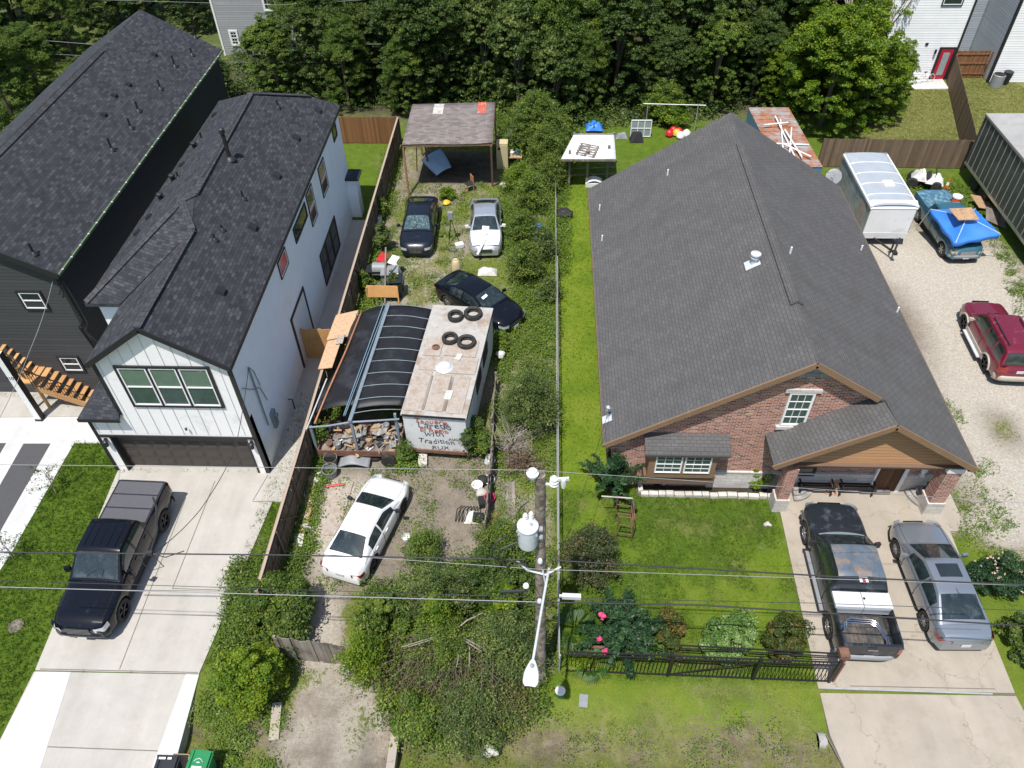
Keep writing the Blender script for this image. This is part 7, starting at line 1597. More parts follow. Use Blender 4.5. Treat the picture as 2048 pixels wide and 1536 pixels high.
b=MB(); P=[(.35*math.cos(a_)*(1+.1*math.sin(3*a_)),.3*math.sin(a_),.03+.02*math.sin(a_*2)) for a_ in np.linspace(0,6.28,20)]; b.tube(P,.015,5); b.tube([p_ if False else (x*.8,y*.8,z+.03) for x,y,z in P],.015,5); o=b.build('hose_coil','wire_black',None,50); o.location=G(905,497); tag(o,'thin black hose coiled at the tripod foot','hose')
tarp(G(975,545,.0),.5,.3,.35,'canvas_white','crumpled white plastic on the ground behind the diagonal sedan','plastic sheet','plastic_sheet',seed=11)
for i,(x,y,m_,lb) in enumerate(((850,448,'plastic_yellow','small yellow scrap left of the tripod'),(893,408,'plastic_yellow','pale yellow cup in the grass behind the tripod'),(760,455,'stone_white','long pale timber lying beside the wooden fence weeds'),(1008,380,'canvas_white','white bag caught in the weeds by the carport corner'),(1075,280,'canvas_white','white rag in the creeper beside the white shed'),(985,455,'pvc_white','white container in the weeds near the silver sedan'),(1083,600,'rock','pinkish grey fallen stump at the edge of the side lawn'),(1002,720,'canvas_white','white scrap in the side weeds right of the trailer'),(1075,462,'plastic_blue','crumpled blue scrap in the creepers near the side lawn'),(1128,432,'canvas_black','black bag at the edge of the side lawn'))):
    b=MB(); s_=.22; ph=i*1.7
    if 'timber' in lb: b.obox((0,0,.08),(.22,2.6,.14),.1); b.obox((0.02,.2,.16),(.16,1.2,.03),.1)
    else: b.grid(lambda u,v:(s_*(1+.2*math.sin(u*19+ph))*math.cos(u*6.283)*math.sin(v*3.14),s_*(1+.2*math.cos(v*9+ph))*math.sin(u*6.283)*math.sin(v*3.14),s_*.5+s_*.7*math.cos(v*3.14)),12,8)
    o=b.build('timber' if 'timber' in lb else 'litter',m_,None,30); o.location=G(x,y)+Vector((0,0,.25 if 'weeds' in lb or 'creeper' in lb else 0)); tag(o,lb,'timber' if 'timber' in lb else 'litter')
    if 'black bag' in lb: o.scale=(2.2,1.8,1.8)
# junk right of the dirt clearing
for i,(x,y,m_,lb,nm) in enumerate(((975,925,'plastic_white','white tub leaning at the top of the junk row','tub'),(955,978,'plastic_white','round white basin in the junk row','basin'),(967,965,'canvas_black','black rubbish bag in the junk row','rubbish_bag'),(985,962,'plastic_white','white drum beside the rotten fence','tub'),(980,1002,'plastic_pink','bright pink bucket in the junk row','bucket'),(966,1008,'chassis','black crate left of the pink bucket','crate'),(957,1040,'chassis','black monitor lying face up in the junk row','monitor'),(977,1052,'rust_orange','orange rusty pipe at the end of the junk row','pipe'),(964,990,'rock','broken pale stone above the pink bucket','rock'))):
    b=MB()
    if nm in ('tub','basin','bucket'): b.lathe([(.15,0),(.21,.3),(.23,.3),(.19,.27),(.13,.03),(0,.03)],(0,0,0),16)
    elif nm in ('crate','monitor'): b.obox((0,0,.14),(.34,.42,.26)); b.obox((0,0,.285),(.28,.34,.02))
    elif nm=='pipe': b.tube([(-.1,-.6,.05),(0,0,.08),(.06,.6,.3)],.07,8)
    else: b.grid(lambda u,v:(.24*(1+.2*math.sin(u*19+i))*math.cos(u*6.283)*math.sin(v*3.14),.24*math.sin(u*6.283)*math.sin(v*3.14),.15+.2*math.cos(v*3.14)),12,8)
    o=b.build(nm,m_,None,35); o.location=G(x,y); o.rotation_euler=(0,.5 if nm=='tub' else 0,i*1.3); tag(o,lb,nm.replace('_',' '),'junk row beside the rotten fence')
b=MB()
for i in range(7): b.tube([(-.5+.12*i,-.3,.05),(-.45+.14*i,.1,.3+.05*math.sin(i)),(-.3+.12*i,.4,.1)],.02,5)
o=b.build('metal_frame_heap','iron_black',None,50); o.location=G(938,1032); tag(o,'tangle of bent black metal tube left of the black monitor','scrap')
tarp(G(945,1035),.3,.3,.3,'canvas_white','dirty white cloth in the bent tube tangle','cloth','cloth_heap',seed=14)
b=MB(); b.obox((0,0,.03),(.8,2.2,.05)); b.obox((.1,.4,.07),(.6,.4,.04),.2); o=b.build('fallen_board','wood_grey',None); o.location=G(1010,1010); o.rotation_euler=(0,0,.05); tag(o,'fallen grey boards on the weeds right of the rotten fence','board')

# ------------------------------------------------------------------ utility pole, transformer, street lamp
up_=thing('utility_pole','tall weathered timber utility pole at the lot corner','utility pole',(0.13,11.2,0))
top=Vector((0.02,11.2,10.75)); base=Vector((0.13,11.15,-.1)); b=MB()
N_=26; b.tube([base*(1-i/N_)+top*(i/N_)+Vector((.012*math.sin(i*1.9),.012*math.cos(i*2.3),0)) for i in range(N_+1)],[.17-.045*i/N_+.004*math.sin(i*2.7) for i in range(N_+1)],14); b.build('pole_shaft','wood_pole',up_,50,True)
b=MB(); b.lathe([(.06,-.25),(.07,-.1),(.14,-.07),(.15,.0),(.09,.05),(.10,.08),(.05,.1),(0,.1)],top+Vector((-.18,-.06,.12)),16); b.build('top_insulator','porcelain',up_,40,True)
b=MB(); p=top+Vector((.32,.0,-.2)); b.lathe([(.05,-.2),(.11,-.16),(.06,-.1),(.11,-.06),(.06,0),(.1,.05),(.04,.12),(0,.12)],p,12); b.beam(top+Vector((.05,0,-.35)),p+Vector((0,0,-.2)),.05); b.beam(p,p+Vector((.35,0,.05)),.05,.09); b.lathe([(.05,0),(.07,.15),(.05,.3)],p+Vector((.22,-.1,-.15)),8); b.build('fuse_cutout','porcelain',up_,40,True)
b=MB()
for z in (7.35,5.3): b.lathe([(.05,-.08),(.08,0),(.05,.08)],(0.05,11.0,z),10); b.beam((0.05,11.2,z),(0.05,10.98,z),.06)
b.build('spool_insulator','porcelain',up_,40,True)
b=MB(); b.tube([(0.12,11.03,6.9),(0.2,10.9,6.4),(0.16,10.98,5.6),(0.15,11.0,5.2)],.025,6); b.tube([(-.55,11.15,7.1),(-.3,11.1,6.75),(.2,11.0,6.7),(.6,11.1,6.95)],.03,6); b.build('jumper_cable','galv_light',up_,50,True)
b=MB(); b.tube([(-.55,10.95,8.3),(-.95,10.8,8.2),(-1.05,10.9,7.6),(-.7,11.0,7.3),(-.3,11.05,7.1)],.022,6); b.tube([(-.8,11.0,8.5),(-1.15,10.9,8.2),(-1.2,10.9,7.7),(-.75,11.0,7.0)],.022,6); b.tube([(-.25,11.05,9.9),(-.42,11.0,9.75),(-.5,11.0,9.5)],.015,5); b.build('lead_wire','wire_black',up_,50,True)
tf=thing('transformer','round grey pole mounted transformer with two white bushings','transformer',(-.27,10.98,8.2)); tf.scale=(.79,.79,.79); b=MB(); b.lathe([(.30,0),(.31,.05),(.31,.95),(.34,.96),(.34,1.02),(.30,1.05),(.15,1.10),(0,1.11)],(0,0,0),26); b.build('tank','tank_grey',tf,35)
for x,y in ((-.08,.16),(.10,.22)): b=MB(); b.lathe([(.06,0),(.09,.05),(.06,.10),(.09,.15),(.06,.20),(.085,.25),(.05,.32),(0,.33)],(x,y,1.07),14); b.build('bushing','porcelain',tf,40)
b=MB(); b.lathe([(.05,0),(.06,.05),(0,.06)],(.1,-.05,1.10),10); b.build('relief_valve','galv',tf,40)
for z_ in (.3,.75): b=MB(); b.box(.3,.47,-.05,.1,z_,z_+.08); b.build('bracket','galv',tf)
for a_ in (-2.6,-.6,3.3): b=MB(); b.lathe([(.03,0),(.05,.04),(.03,.1)],(.33*math.cos(a_),.33*math.sin(a_),.7),8); b.build('terminal','galv',tf,40)
sl=thing('street_lamp','cobra head street lamp on a long pale arm fixed to the utility pole','street lamp',(0.1,11.0,6.6)); lh=G(1066,1321,7.0)
pa=G(1098,1137,6.75); b=MB(); b.tube([pa,pa*.6+lh*.4+Vector((0,0,.12)),lh+Vector((0.0,0,.02))],.035,8); b.build('lamp_arm','galv_light',sl,50,True)
hd=(G(1060,1374,7.0)-lh); L_=hd.length; hd.normalize(); sd_=Vector((-hd.y,hd.x,0)); b=MB()
def headf(u,v): s=v*2-1; w_=.06+.13*math.sin(min(1,u*1.6)*math.pi*.5)*(1 if u<.8 else (1-((u-.8)/.2)**2*.55)); return tuple(lh+hd*(L_*u)+sd_*(s*w_)+Vector((0,0,.09*math.sqrt(max(0,1-s*s*.98))*(1-.4*u))))
b.grid(headf,14,10); b.build('lamp_head','plastic_white',sl,50,True,.02)
b=MB(); b.lathe([(.05,0),(.05,.06),(0,.07)],lh+hd*(L_*.28)+Vector((0,0,.09)),12); b.build('photocell','plastic_grey',sl,40,True)
b=MB()
for k in range(5): p=lh+hd*(L_*(.55+.07*k)); b.beam(p-sd_*.1+Vector((0,0,.068-.005*k)),p+sd_*.1+Vector((0,0,.068-.005*k)),.012,.01)
b.build('cooling_fins','galv',sl,world=True)
# wires
def wire(label, pts, r, mat='wire_black', sag=0.0, cat='cable', name='overhead_cable', group=None, n=14):
    P=[]; 
    for a_,c_ in zip(pts[:-1],pts[1:]):
        a_,c_=Vector(a_),Vector(c_)
        for i in range(n+1):
            u=i/n
            if P and i==0: continue
            P.append(a_*(1-u)+c_*u+Vector((0,0,-4*sag*u*(1-u))))
    b=MB(); b.tube(P,r*.72,6); o=b.build(name,mat,None,80); o.location=(0,0,0); mid=P[0]; origin_to(o,mid); return tag(o,label,cat,group)
gw_='overhead wires along the street'
L=lambda x,y: tuple(PY(x,y,11.2)); 
wire('topmost thin pale wire crossing in front of the garage and the bay window',[L(-30,929),tuple(top+Vector((-.18,-.06,.22))),L(2080,1052) if False else tuple(PY(2080,1008,13.0))],.010,'wire_grey',0.0,group=gw_)
wire('thick twisted service cable crossing the bonnet of the white sedan',[L(-30,1104),L(560,1110),(-.35,11.1,7.25)],.028,'wire_black',0.0,group=gw_)
wire('thick cable from the pole over the roofs of the two parked cars at right',[(.45,11.1,7.25),L(1700,1155),L(2080,1171)],.028,'wire_black',0.0,group=gw_)
wire('thin wire just below the thick cable left of the pole',[L(640,1108),(0.0,10.98,7.0),L(2080,1172)],.011,'wire_grey',0.0,group=gw_)
wire('upper of the two low wires over the street side bushes',[L(-30,1160),(0.15,11.0,5.5),L(1620,1206),L(2080,1222)],.012,'wire_black',0.0,group=gw_)
wire('lowest thick pale messenger cable over the street side bushes',[L(-30,1173),(0.1,11.0,5.25)],.018,'wire_grey',0.0,group=gw_)
wire('thick dark communication cable at right just above the iron gate',[(0.1,11.0,5.25),L(1400,1210),L(2080,1254)],.03,'wire_black',0.0,group=gw_)
wire('fine dark telephone wire under the messenger cable at left',[L(-30,1176),L(560,1184),(0.1,11.0,5.1)],.009,'wire_black',0.0,group=gw_)
b=MB(); q=PY(1143,1193,11.0); b.obox(q,(.52,.12,.14),-.02); b.obox(q+Vector((-.3,0,.02)),(.08,.06,.06)); o=b.build('cable_splice_box','galv_light',None); origin_to(o,q); tag(o,'pale cable splice box hanging right of the pole','splice box')
b=MB(); p,q=PY(1000,1184,11.0),PY(1050,1182,11.0); b.beam(p,q,.06,.08); b.mat(1); b.lathe([(.07,-.05),(.09,0),(.07,.06)],PY(1052,1172,11.0),10); o=b.build('cable_splice_sleeve',['wire_black','plastic_white'],None); origin_to(o,p); tag(o,'black splice sleeve on the low cable left of the pole','splice box')
wire('slack black service cable drooping from the street line to the white house conduit',[PX(497,737,HX1+.12),G(470,900,4.8),G(400,1020,5.6),PY(305,1108,11.2)],.016,'wire_black',0.1)
b=MB(); q=PY(300,1106,11.2); b.tube([q+Vector((-.9,2.2,-.5)),q+Vector((-.55,1.7,-.3)),q+Vector((-.15,.8,-.15)),q],.03,6); b.tube([q,q+Vector((.25,-.1,-.5)),q+Vector((-.2,-.1,-.75)),q+Vector((-.45,0,-.3)),q],.012,5); b.tube([q,q+Vector((.4,-.05,-.12)),q+Vector((.9,.1,-.02))],.016,5); b.obox(q,(.14,.1,.12)); o=b.build('cable_drip_loop','wire_black',None,50); origin_to(o,q); tag(o,'black looped cable splice hanging over the black pickup','cable splice')
wire('thin service wire climbing from the charcoal house corner to the street line',[PY(106,560,DY0),PY(60,700,20.5),PY(-20,870,16)],.014,'wire_grey',0.1)
wire('thin drop wire from the street line to the brick house service mast',[(0.3,11.1,7.2),PY(1140,1060,14.0),on_plane((1214,838),BLp,NBL)+Vector((.02,-.1,.62))],.012,'wire_black',0.15)
# rear utility line
bp=thing('utility_pole','dark timber utility pole standing among the trees behind the carport','utility pole',(-6.8,54,0)); b=MB(); b.tube([(-7.0,54,0),(-6.9,54,4),(-6.75,54,10)],[.17,.15,.12],12); b.build('pole_shaft','wood_pole',bp,50,True)
LB=lambda x,y: tuple(PY(x,y,54))
wire('pale rear wire from the charcoal roof to the rear pole',[LB(-30,72),LB(230,92),LB(896,87)],.02,'wire_grey',0.0); wire('thin rear wire below the first among the treetops',[LB(-30,102),LB(440,124),LB(898,125)],.014,'wire_grey',0.0); wire('uppermost rear wire across the grey sided house',[LB(150,-2),LB(560,10),LB(720,0),LB(800,-10)],.014,'wire_grey',0.0)
wire('rear guy wire falling right from the rear pole into the trees',[LB(898,85),LB(975,135)],.014,'wire_grey',0.0)
# ------------------------------------------------------------------ grass and weeds (uncountable)
def tufts(n_try, area, fn, hmin, hmax, mat, name, label, wid=0.012, lean=0.5, blades=3):
    x0,x1,y0,y1 = area; X = RNG.uniform(x0,x1,n_try); Y = RNG.uniform(y0,y1,n_try)
    w = fn(X,Y); k = RNG.random(n_try) < w; X, Y = X[k], Y[k]; N = len(X)
    Z = gheight(X,Y)-0.02
    X = np.repeat(X,blades)+RNG.normal(size=N*blades)*0.03; Y = np.repeat(Y,blades)+RNG.normal(size=N*blades)*0.03; Z = np.repeat(Z,blades); M_ = N*blades
    h_ = RNG.uniform(hmin,hmax,M_); a = RNG.uniform(0,2*math.pi,M_); l = RNG.uniform(0.1,lean,M_)*h_*2
    dx, dy = np.cos(a), np.sin(a); tipa = RNG.uniform(0,2*math.pi,M_)
    v = np.empty((M_,3,3)); wd = wid*(0.7+0.6*RNG.random(M_))
    v[:,0] = np.stack([X-dx*wd,Y-dy*wd,Z],1); v[:,1] = np.stack([X+dx*wd,Y+dy*wd,Z],1); v[:,2] = np.stack([X+np.cos(tipa)*l,Y+np.sin(tipa)*l,Z+h_],1)
    tint = np.clip(0.15+0.9*(fb(X,Y,0.7,77)-0.15)+RNG.normal(size=M_)*0.15,0,1)
    o = rawmesh(name, v.reshape(-1,3), np.arange(M_*3).reshape(M_,3), tint, mat); o['kind']='stuff'; o['label']=label; return o
SLABS = [[(p.x,p.y) for p in gp(*q)] for q in ([(70,1340),(398,1347),(726,440),(704,440),(540,948),(235,945)],[(68,1343),(398,1349),(345,1545),(-40,1545)],[(-60,785),(182,822),(212,886),(150,883),(20,1110),(-60,1230)],[(1540,985),(1900,985),(1935,1062),(2120,1560),(1700,1560)])]
FOOT = [[(-17.4,19.5),(HX1,19.5),(HX1,39),(-17.4,39)],[(-27,23.7),(-18.9,23.7),(-18.9,44.5),(-27,44.5)],[(2.8,19.2),(15.2,19.2),(15.2,36.3),(2.8,36.3)]]
def free(X,Y):
    k = np.ones(X.shape)
    for P in SLABS+FOOT: k[pdist(X,Y,P) > -0.02] = 0
    return k
def m5(X,Y): return masks(X,Y)
def f_lush(X,Y): g_,p,d,s,r = m5(X,Y); return np.clip((g_-0.5)*2,0,1)*(s<0.45)*(r<0.3)*(d<0.4)*free(X,Y)
def f_yellowgreen(X,Y): g_,p,d,s,r = m5(X,Y); return np.clip((g_-0.4)*1.8,0,1)*(s>=0.40)*(r<0.45)*(d<0.4)*free(X,Y)
def f_dry(X,Y): g_,p,d,s,r = m5(X,Y); return np.clip((g_-0.12)*1.2,0,1)*(r>=0.25)*(d<0.4)*free(X,Y)
tufts(60000,(-30,-9.3,7,24),f_lush,0.08,0.19,'grass_lush','grass','lush mown grass of the lawn left of the pale driveway',0.012,0.5,3)
tufts(60000,(-11,9.3,11,19),f_lush,0.04,0.10,'grass_lush','grass','green lawn in front of the brick house')
tufts(90000,(-12,22,11,50),f_yellowgreen,0.04,0.11,'grass_yellowgreen','grass','yellow green grass strips around the brick house')
tufts(150000,(-16,26,6.8,48),f_dry,0.04,0.12,'grass_dry','grass','dry straw coloured grass on the verge and bare patches')
tufts(45000,(20,34,44,57),f_dry,0.03,0.08,'grass_dry','grass','yellowing lawn behind the dark board fence',0.012)

def weeds(name, label, poly, n, hgt, leaf, mat, keep=0.5, seed=5, stuff=True, sc=1.0, clump=0.35):
    """low leafy ground cover in a patch given by surveyed outline"""
    P = gp(*poly) if not isinstance(poly[0], Vector) else poly
    x0=min(p.x for p in P); x1=max(p.x for p in P); y0=min(p.y for p in P); y1=max(p.y for p in P)
    K = int(n/40); X = RNG.uniform(x0,x1,K*4); Y = RNG.uniform(y0,y1,K*4); ok = (pdist(X,Y,P) > -0.1) & (fb(X,Y,0.9,seed) > keep*0.9-0.02); X, Y = X[ok][:K], Y[ok][:K]
    out=[]; nr=[]; tt=[]
    for x,y in zip(X,Y):
        h_ = hgt*RNG.uniform(0.35,1.2); r = clump*RNG.uniform(0.6,1.5); m_=40; d=RNG.normal(size=(m_,3)); d/=np.linalg.norm(d,axis=1)[:,None]; d[:,2]=np.abs(d[:,2])
        p = d*(RNG.random(m_)**0.4)[:,None]*np.array([r,r,h_])+np.array([x,y,0.02]); out.append(p); q=d+RNG.normal(size=(m_,3))*0.5; q[:,2]+=0.8; nr.append(q); tt.append(RNG.random()*0.5+RNG.random(m_)*0.45)
    if not out: return
    P_=np.concatenate(out); o=leafmesh(name,P_,np.concatenate(nr),RNG.uniform(leaf*0.6,leaf*1.3,len(P_)),np.concatenate(tt),mat)
    o['kind']='stuff'; o['label']=label; return o
weeds('weeds','bright weeds tangled along the right side of the overgrown lot',[(1000,345),(1135,335),(1140,470),(1112,640),(1110,760),(1000,780),(985,640),(1035,600),(1010,480),(1005,400)],62000,0.5,0.042,'weed',0.40)
weeds('weeds','weeds along the wooden fence at the left of the lot',[(735,500),(790,395),(800,300),(775,300),(745,480),(725,600),(640,900),(665,905),(760,610),(790,520)],16000,0.40,0.05,'weed',0.35,9)
weeds('weeds','leafy weeds around the canopy, trailer wheels and scrap',[(625,880),(660,860),(665,905),(640,1000),(620,1110),(560,1130),(590,1060)],9000,0.30,0.045,'weed',0.30,12)
weeds('weeds','creepers at the foot of the food trailer',[(790,900),(825,900),(835,935),(800,940)],2500,0.5,0.05,'weed',0.1,13)
weeds('weeds','scattered weeds on the sandy track and dirt',[(640,950),(1000,900),(1000,1080),(820,1160),(640,1180)],5000,0.15,0.035,'weed',0.55,15)
weeds('weeds','low plants between the dirt clearing and the line fence',[(985,740),(1110,740),(1115,1180),(1000,1110),(985,900)],12000,0.22,0.038,'weed',0.5,17)
weeds('weeds','undergrowth between the two sedans and the carport',[(790,370),(1010,370),(1010,420),(940,440),(900,600),(760,600),(770,520)],7000,0.22,0.045,'weed',0.52,19)
weeds('weeds','coarse grass clumps in the roadside ditch',[(780,1440),(1060,1400),(1200,1470),(1640,1420),(1650,1540),(780,1540)],2500,0.10,0.03,'weed',0.58,21)
weeds('scrub','tangled low scrub filling between the roadside bushes',[(740,1190),(1075,1090),(1085,1420),(960,1500),(810,1490),(790,1400),(720,1330)],60000,0.9,0.045,'leaf_mid',0.12,61,True,1,.45)
weeds('scrub','olive and brown tangle in the roadside scrub',[(740,1290),(1060,1260),(1060,1440),(960,1490),(810,1470)],14000,1.1,0.035,'leaf_brown',0.30,63,True,1,.4)
weeds('scrub','leafy scrub along the sandy track',[(470,1130),(610,1110),(600,1180),(590,1350),(520,1420),(430,1400)],20000,0.6,0.045,'leaf_mid',0.25,65,True,1,.4)
weeds('weeds','mixed weeds at the edge of the gravel entrance',[(400,1400),(560,1380),(560,1540),(420,1540)],7000,0.14,0.04,'weed',0.48,23)
weeds('weeds','weeds on the border of the gravel yard',[(1920,1060),(1960,930),(1870,790),(1885,780),(2000,960),(2048,1120),(1960,1130)],3000,0.12,0.035,'weed',0.52,25)
weeds('weeds','weeds under the semi trailer and around the quad bike',[(1790,350),(1915,350),(2048,560),(2048,640),(1995,500),(1910,400),(1800,395)],8000,0.2,0.05,'weed',0.4,27)
weeds('weeds','green undergrowth in front of the dark trees on the left',[(0,150),(200,120),(60,260),(0,290)],6000,0.8,0.10,'leaf_mid',0.2,29)

# ------------------------------------------------------------------ bushes and trees
def crown_mesh(name, cl, per, leaf, mat, parent, up=0.6, aspect=0.55, tv=0.2):
    P,Nn,T = clump_leaves(cl,per,up,tv); return leafmesh(name,P,Nn,RNG.uniform(leaf*0.6,leaf*1.35,len(P)),T,mat,parent,aspect)
def trunk(parent, pts, r0, r1, mat='bark', limbs=(), name='trunk'):
    b = MB(); b.tube(pts,r0,9,r1)
    for l in limbs: b.tube(l[0],l[1],6,l[2])
    return b.build(name,mat,parent,50)
def bush(name, label, p, rx, ry, hgt, ncl, per, leaf, mat, cat='bush', group=None, rr=0.35, up=0.5, low=0.0, stems=5, tv=0.2):
    t = thing(name, label, cat, p, 0, group); cl = clumps(ncl, rx*0.82, ry*0.82, hgt*0.55, hgt*0.42, rr, low-0.5)
    ph_ = RNG.uniform(0,6.28,4)
    def wob(x,y): a_ = math.atan2(y,x); return 1+0.16*math.sin(2*a_+ph_[0])+0.12*math.sin(3*a_+ph_[1])+0.08*math.sin(5*a_+ph_[2])
    cl = [(x*wob(x,y),y*wob(x,y),max(z*(0.82+0.36*RNG.random()),rr*0.4),r*RNG.choice([0.5,0.7,1.0,1.15]),tt) for x,y,z,r,tt in cl]
    cl += [(x*RNG.uniform(1.0,1.3),y*RNG.uniform(1.0,1.3),z*RNG.uniform(.5,1.2),r*0.45,RNG.random()) for x,y,z,r,tt in cl[::3]]
    crown_mesh('foliage', cl, int(per*1.25), leaf*0.78, mat, t, up, tv=tv)
    b = MB()
    for i in range(stems):
        x,y,z,_,_ = cl[i*3 % len(cl)]; b.tube([(RNG.uniform(-.08,.08),RNG.uniform(-.08,.08),0),(x*.4,y*.4,z*.55),(x*.85,y*.85,z*.95)],0.025,5,0.008)
    b.build('stem','bark',t,60); return t
def spray(name,label,p,R_,H_,n,leaf,mat,cat='bush',group=None,per=46,droop=0.35,bark='bark',aspect=.42,base=.25,tight=.10):
    """a shrub of arching shoots with leaves set along each shoot: ragged outline, stems seen between"""
    t=thing(name,label,cat,p,0,group); b=MB(); P=[];Nn=[];T=[];S=[]
    for k in range(n):
        a_=RNG.uniform(0,6.283); q=RNG.random()**.6; r_=R_*q*RNG.uniform(.75,1.2); h_=H_*(1-.55*q*q)*RNG.uniform(.65,1.12); a0=np.array([RNG.normal()*base*.4,RNG.normal()*base*.4,0.0]); e_=np.array([math.cos(a_)*r_,math.sin(a_)*r_,h_]); c_=np.array([math.cos(a_)*r_*.45,math.sin(a_)*r_*.45,h_*(.85+droop)])
        pts=[(1-u)**2*a0+2*u*(1-u)*c_+u*u*e_ for u in np.linspace(0,1,6)]; b.tube([tuple(x) for x in pts],.013,4,.004); tb=RNG.random()*.6
        for j in range(per):
            u=.28+.74*RNG.random()**.8; m_=(1-u)**2*a0+2*u*(1-u)*c_+u*u*e_; sd=RNG.normal(size=3)*tight*min(1,R_); sd[2]*=.6; P.append(m_+sd); nn=RNG.normal(size=3)*.6+np.array([0,0,1.0])+sd*3; Nn.append(nn); T.append(tb+RNG.random()*.45); S.append(leaf*RNG.uniform(.55,1.3))
    b.build('stem',bark,t); leafmesh('foliage',P,Nn,S,np.array(T),mat,t,aspect); return t
bush('shrub','round bright green shrub at the left porch column',G(1512,962),0.62,0.6,1.45,34,170,0.055,'leaf_bright','shrub',rr=0.24)
spray('crape_myrtle','dark feathery crape myrtle at the left corner of the brick house',G(1228,985),1.35,2.0,46,.085,'leaf_deep','tree',per=120,aspect=.34,tight=.05,droop=.25)
spray('shrub','olive and copper leaved shrub on the front lawn beside the line fence',G(1180,1150),1.15,2.5,230,.045,'leaf_copper','shrub',per=80,droop=.5)
spray('rose_bush','dark spreading bush with pink flowers behind the iron gate',G(1238,1290),1.6,1.9,85,.075,'leaf_deep','bush',per=120,aspect=.36,tight=.055)
bush('shrub','green and reddish shrub between the flowering bush and the pale shrub',G(1335,1285),0.6,0.9,1.25,26,190,0.055,'leaf_red','shrub',rr=0.26)
bush('shrub','pale variegated square shrub in the middle of the gate hedge row',G(1447,1293),0.98,0.85,1.3,46,220,0.06,'leaf_varieg','shrub',rr=0.28)
bush('shrub','red tipped shrub nearest the dark pickup in the gate hedge row',G(1565,1293),0.9,0.85,1.35,44,220,0.052,'leaf_red','shrub',rr=0.28)
bush('rose_bush','bush with pale pink roses right of the grey sedan',G(1992,1170),1.15,0.95,1.3,44,190,0.05,'leaf_deep','bush',rr=0.28)
bush('shrub','dark shrub cut by the right edge beside the driveway gate',G(2048,1300),0.7,1.2,1.4,36,180,0.055,'leaf_forest','shrub',rr=0.3)
for i,(x,y,z,m_,lb) in enumerate(((1204,1230,1.7,'flower_pink','pink bloom at the back of the dark flowering bush'),(1197,1277,1.3,'flower_pink','pink bloom in the middle of the dark flowering bush'),(1210,1303,1.3,'flower_pink','pink bloom nearest the iron gate'))):
    b=MB()
    for k in range(14): b.obox((RNG.normal()*.035,RNG.normal()*.035,RNG.normal()*.025),(.09,.09,.05),RNG.uniform(0,6),RNG.uniform(-1,1),RNG.uniform(-1,1))
    o=b.build('flower_cluster',m_,None); o.location=G(x,y,z); tag(o,lb,'flower')
b=MB(); q=G(1990,1165)
for k in range(46):
    a_=RNG.uniform(0,6.28); r_=RNG.uniform(.2,1.1); p=q+Vector((r_*math.cos(a_),r_*.8*math.sin(a_),1.22-.45*r_*r_+RNG.uniform(-.05,.08)))
    for j in range(4): b.obox(p+Vector((RNG.normal()*.02,RNG.normal()*.02,RNG.normal()*.015)),(.035,.035,.015),RNG.uniform(0,6),RNG.uniform(-1,1),0)
o=b.build('rose_blooms','flower_rose',None); origin_to(o,q); tag(o,'many small pale pink roses scattered over the bush right of the grey sedan','flowers'); o['kind']='stuff'; del o['category']
# young lawn tree shadowless saplings at left
def sapling(p,label,h_=1.8,n=14):
    t=thing('sapling',label,'sapling',p); b=MB(); P=[];Nn=[];T=[]
    b.tube([(0,0,0),(.05,.05,h_*.5),(.1,0,h_)],.03,6,.008)
    for k in range(n):
        a_=RNG.uniform(0,6.28); z=h_*RNG.uniform(.35,1); l=.6*(1.2-z/h_)+.25; e_=(l*math.cos(a_),l*math.sin(a_),z+.25); b.tube([(.05,0,z),(e_[0]*.5,e_[1]*.5,z+.1),e_],.010,4,.004)
        for j in range(22): u=RNG.uniform(.3,1.05); P.append((e_[0]*u+RNG.normal()*.06,e_[1]*u+RNG.normal()*.06,z+.25*u+RNG.normal()*.05)); Nn.append(RNG.normal(size=3)+np.array([0,0,.8])); T.append(RNG.random())
    b.build('trunk','bark_pale',t,60); leafmesh('foliage',P,Nn,RNG.uniform(.025,.05,len(P)),np.array(T),'leaf_forest',t)
sapling(G(112,985),'thin leafless looking sapling by the striped concrete drive',1.5); sapling(G(28,1120),'small dark sapling at the left edge of the lush lawn',1.1,16)
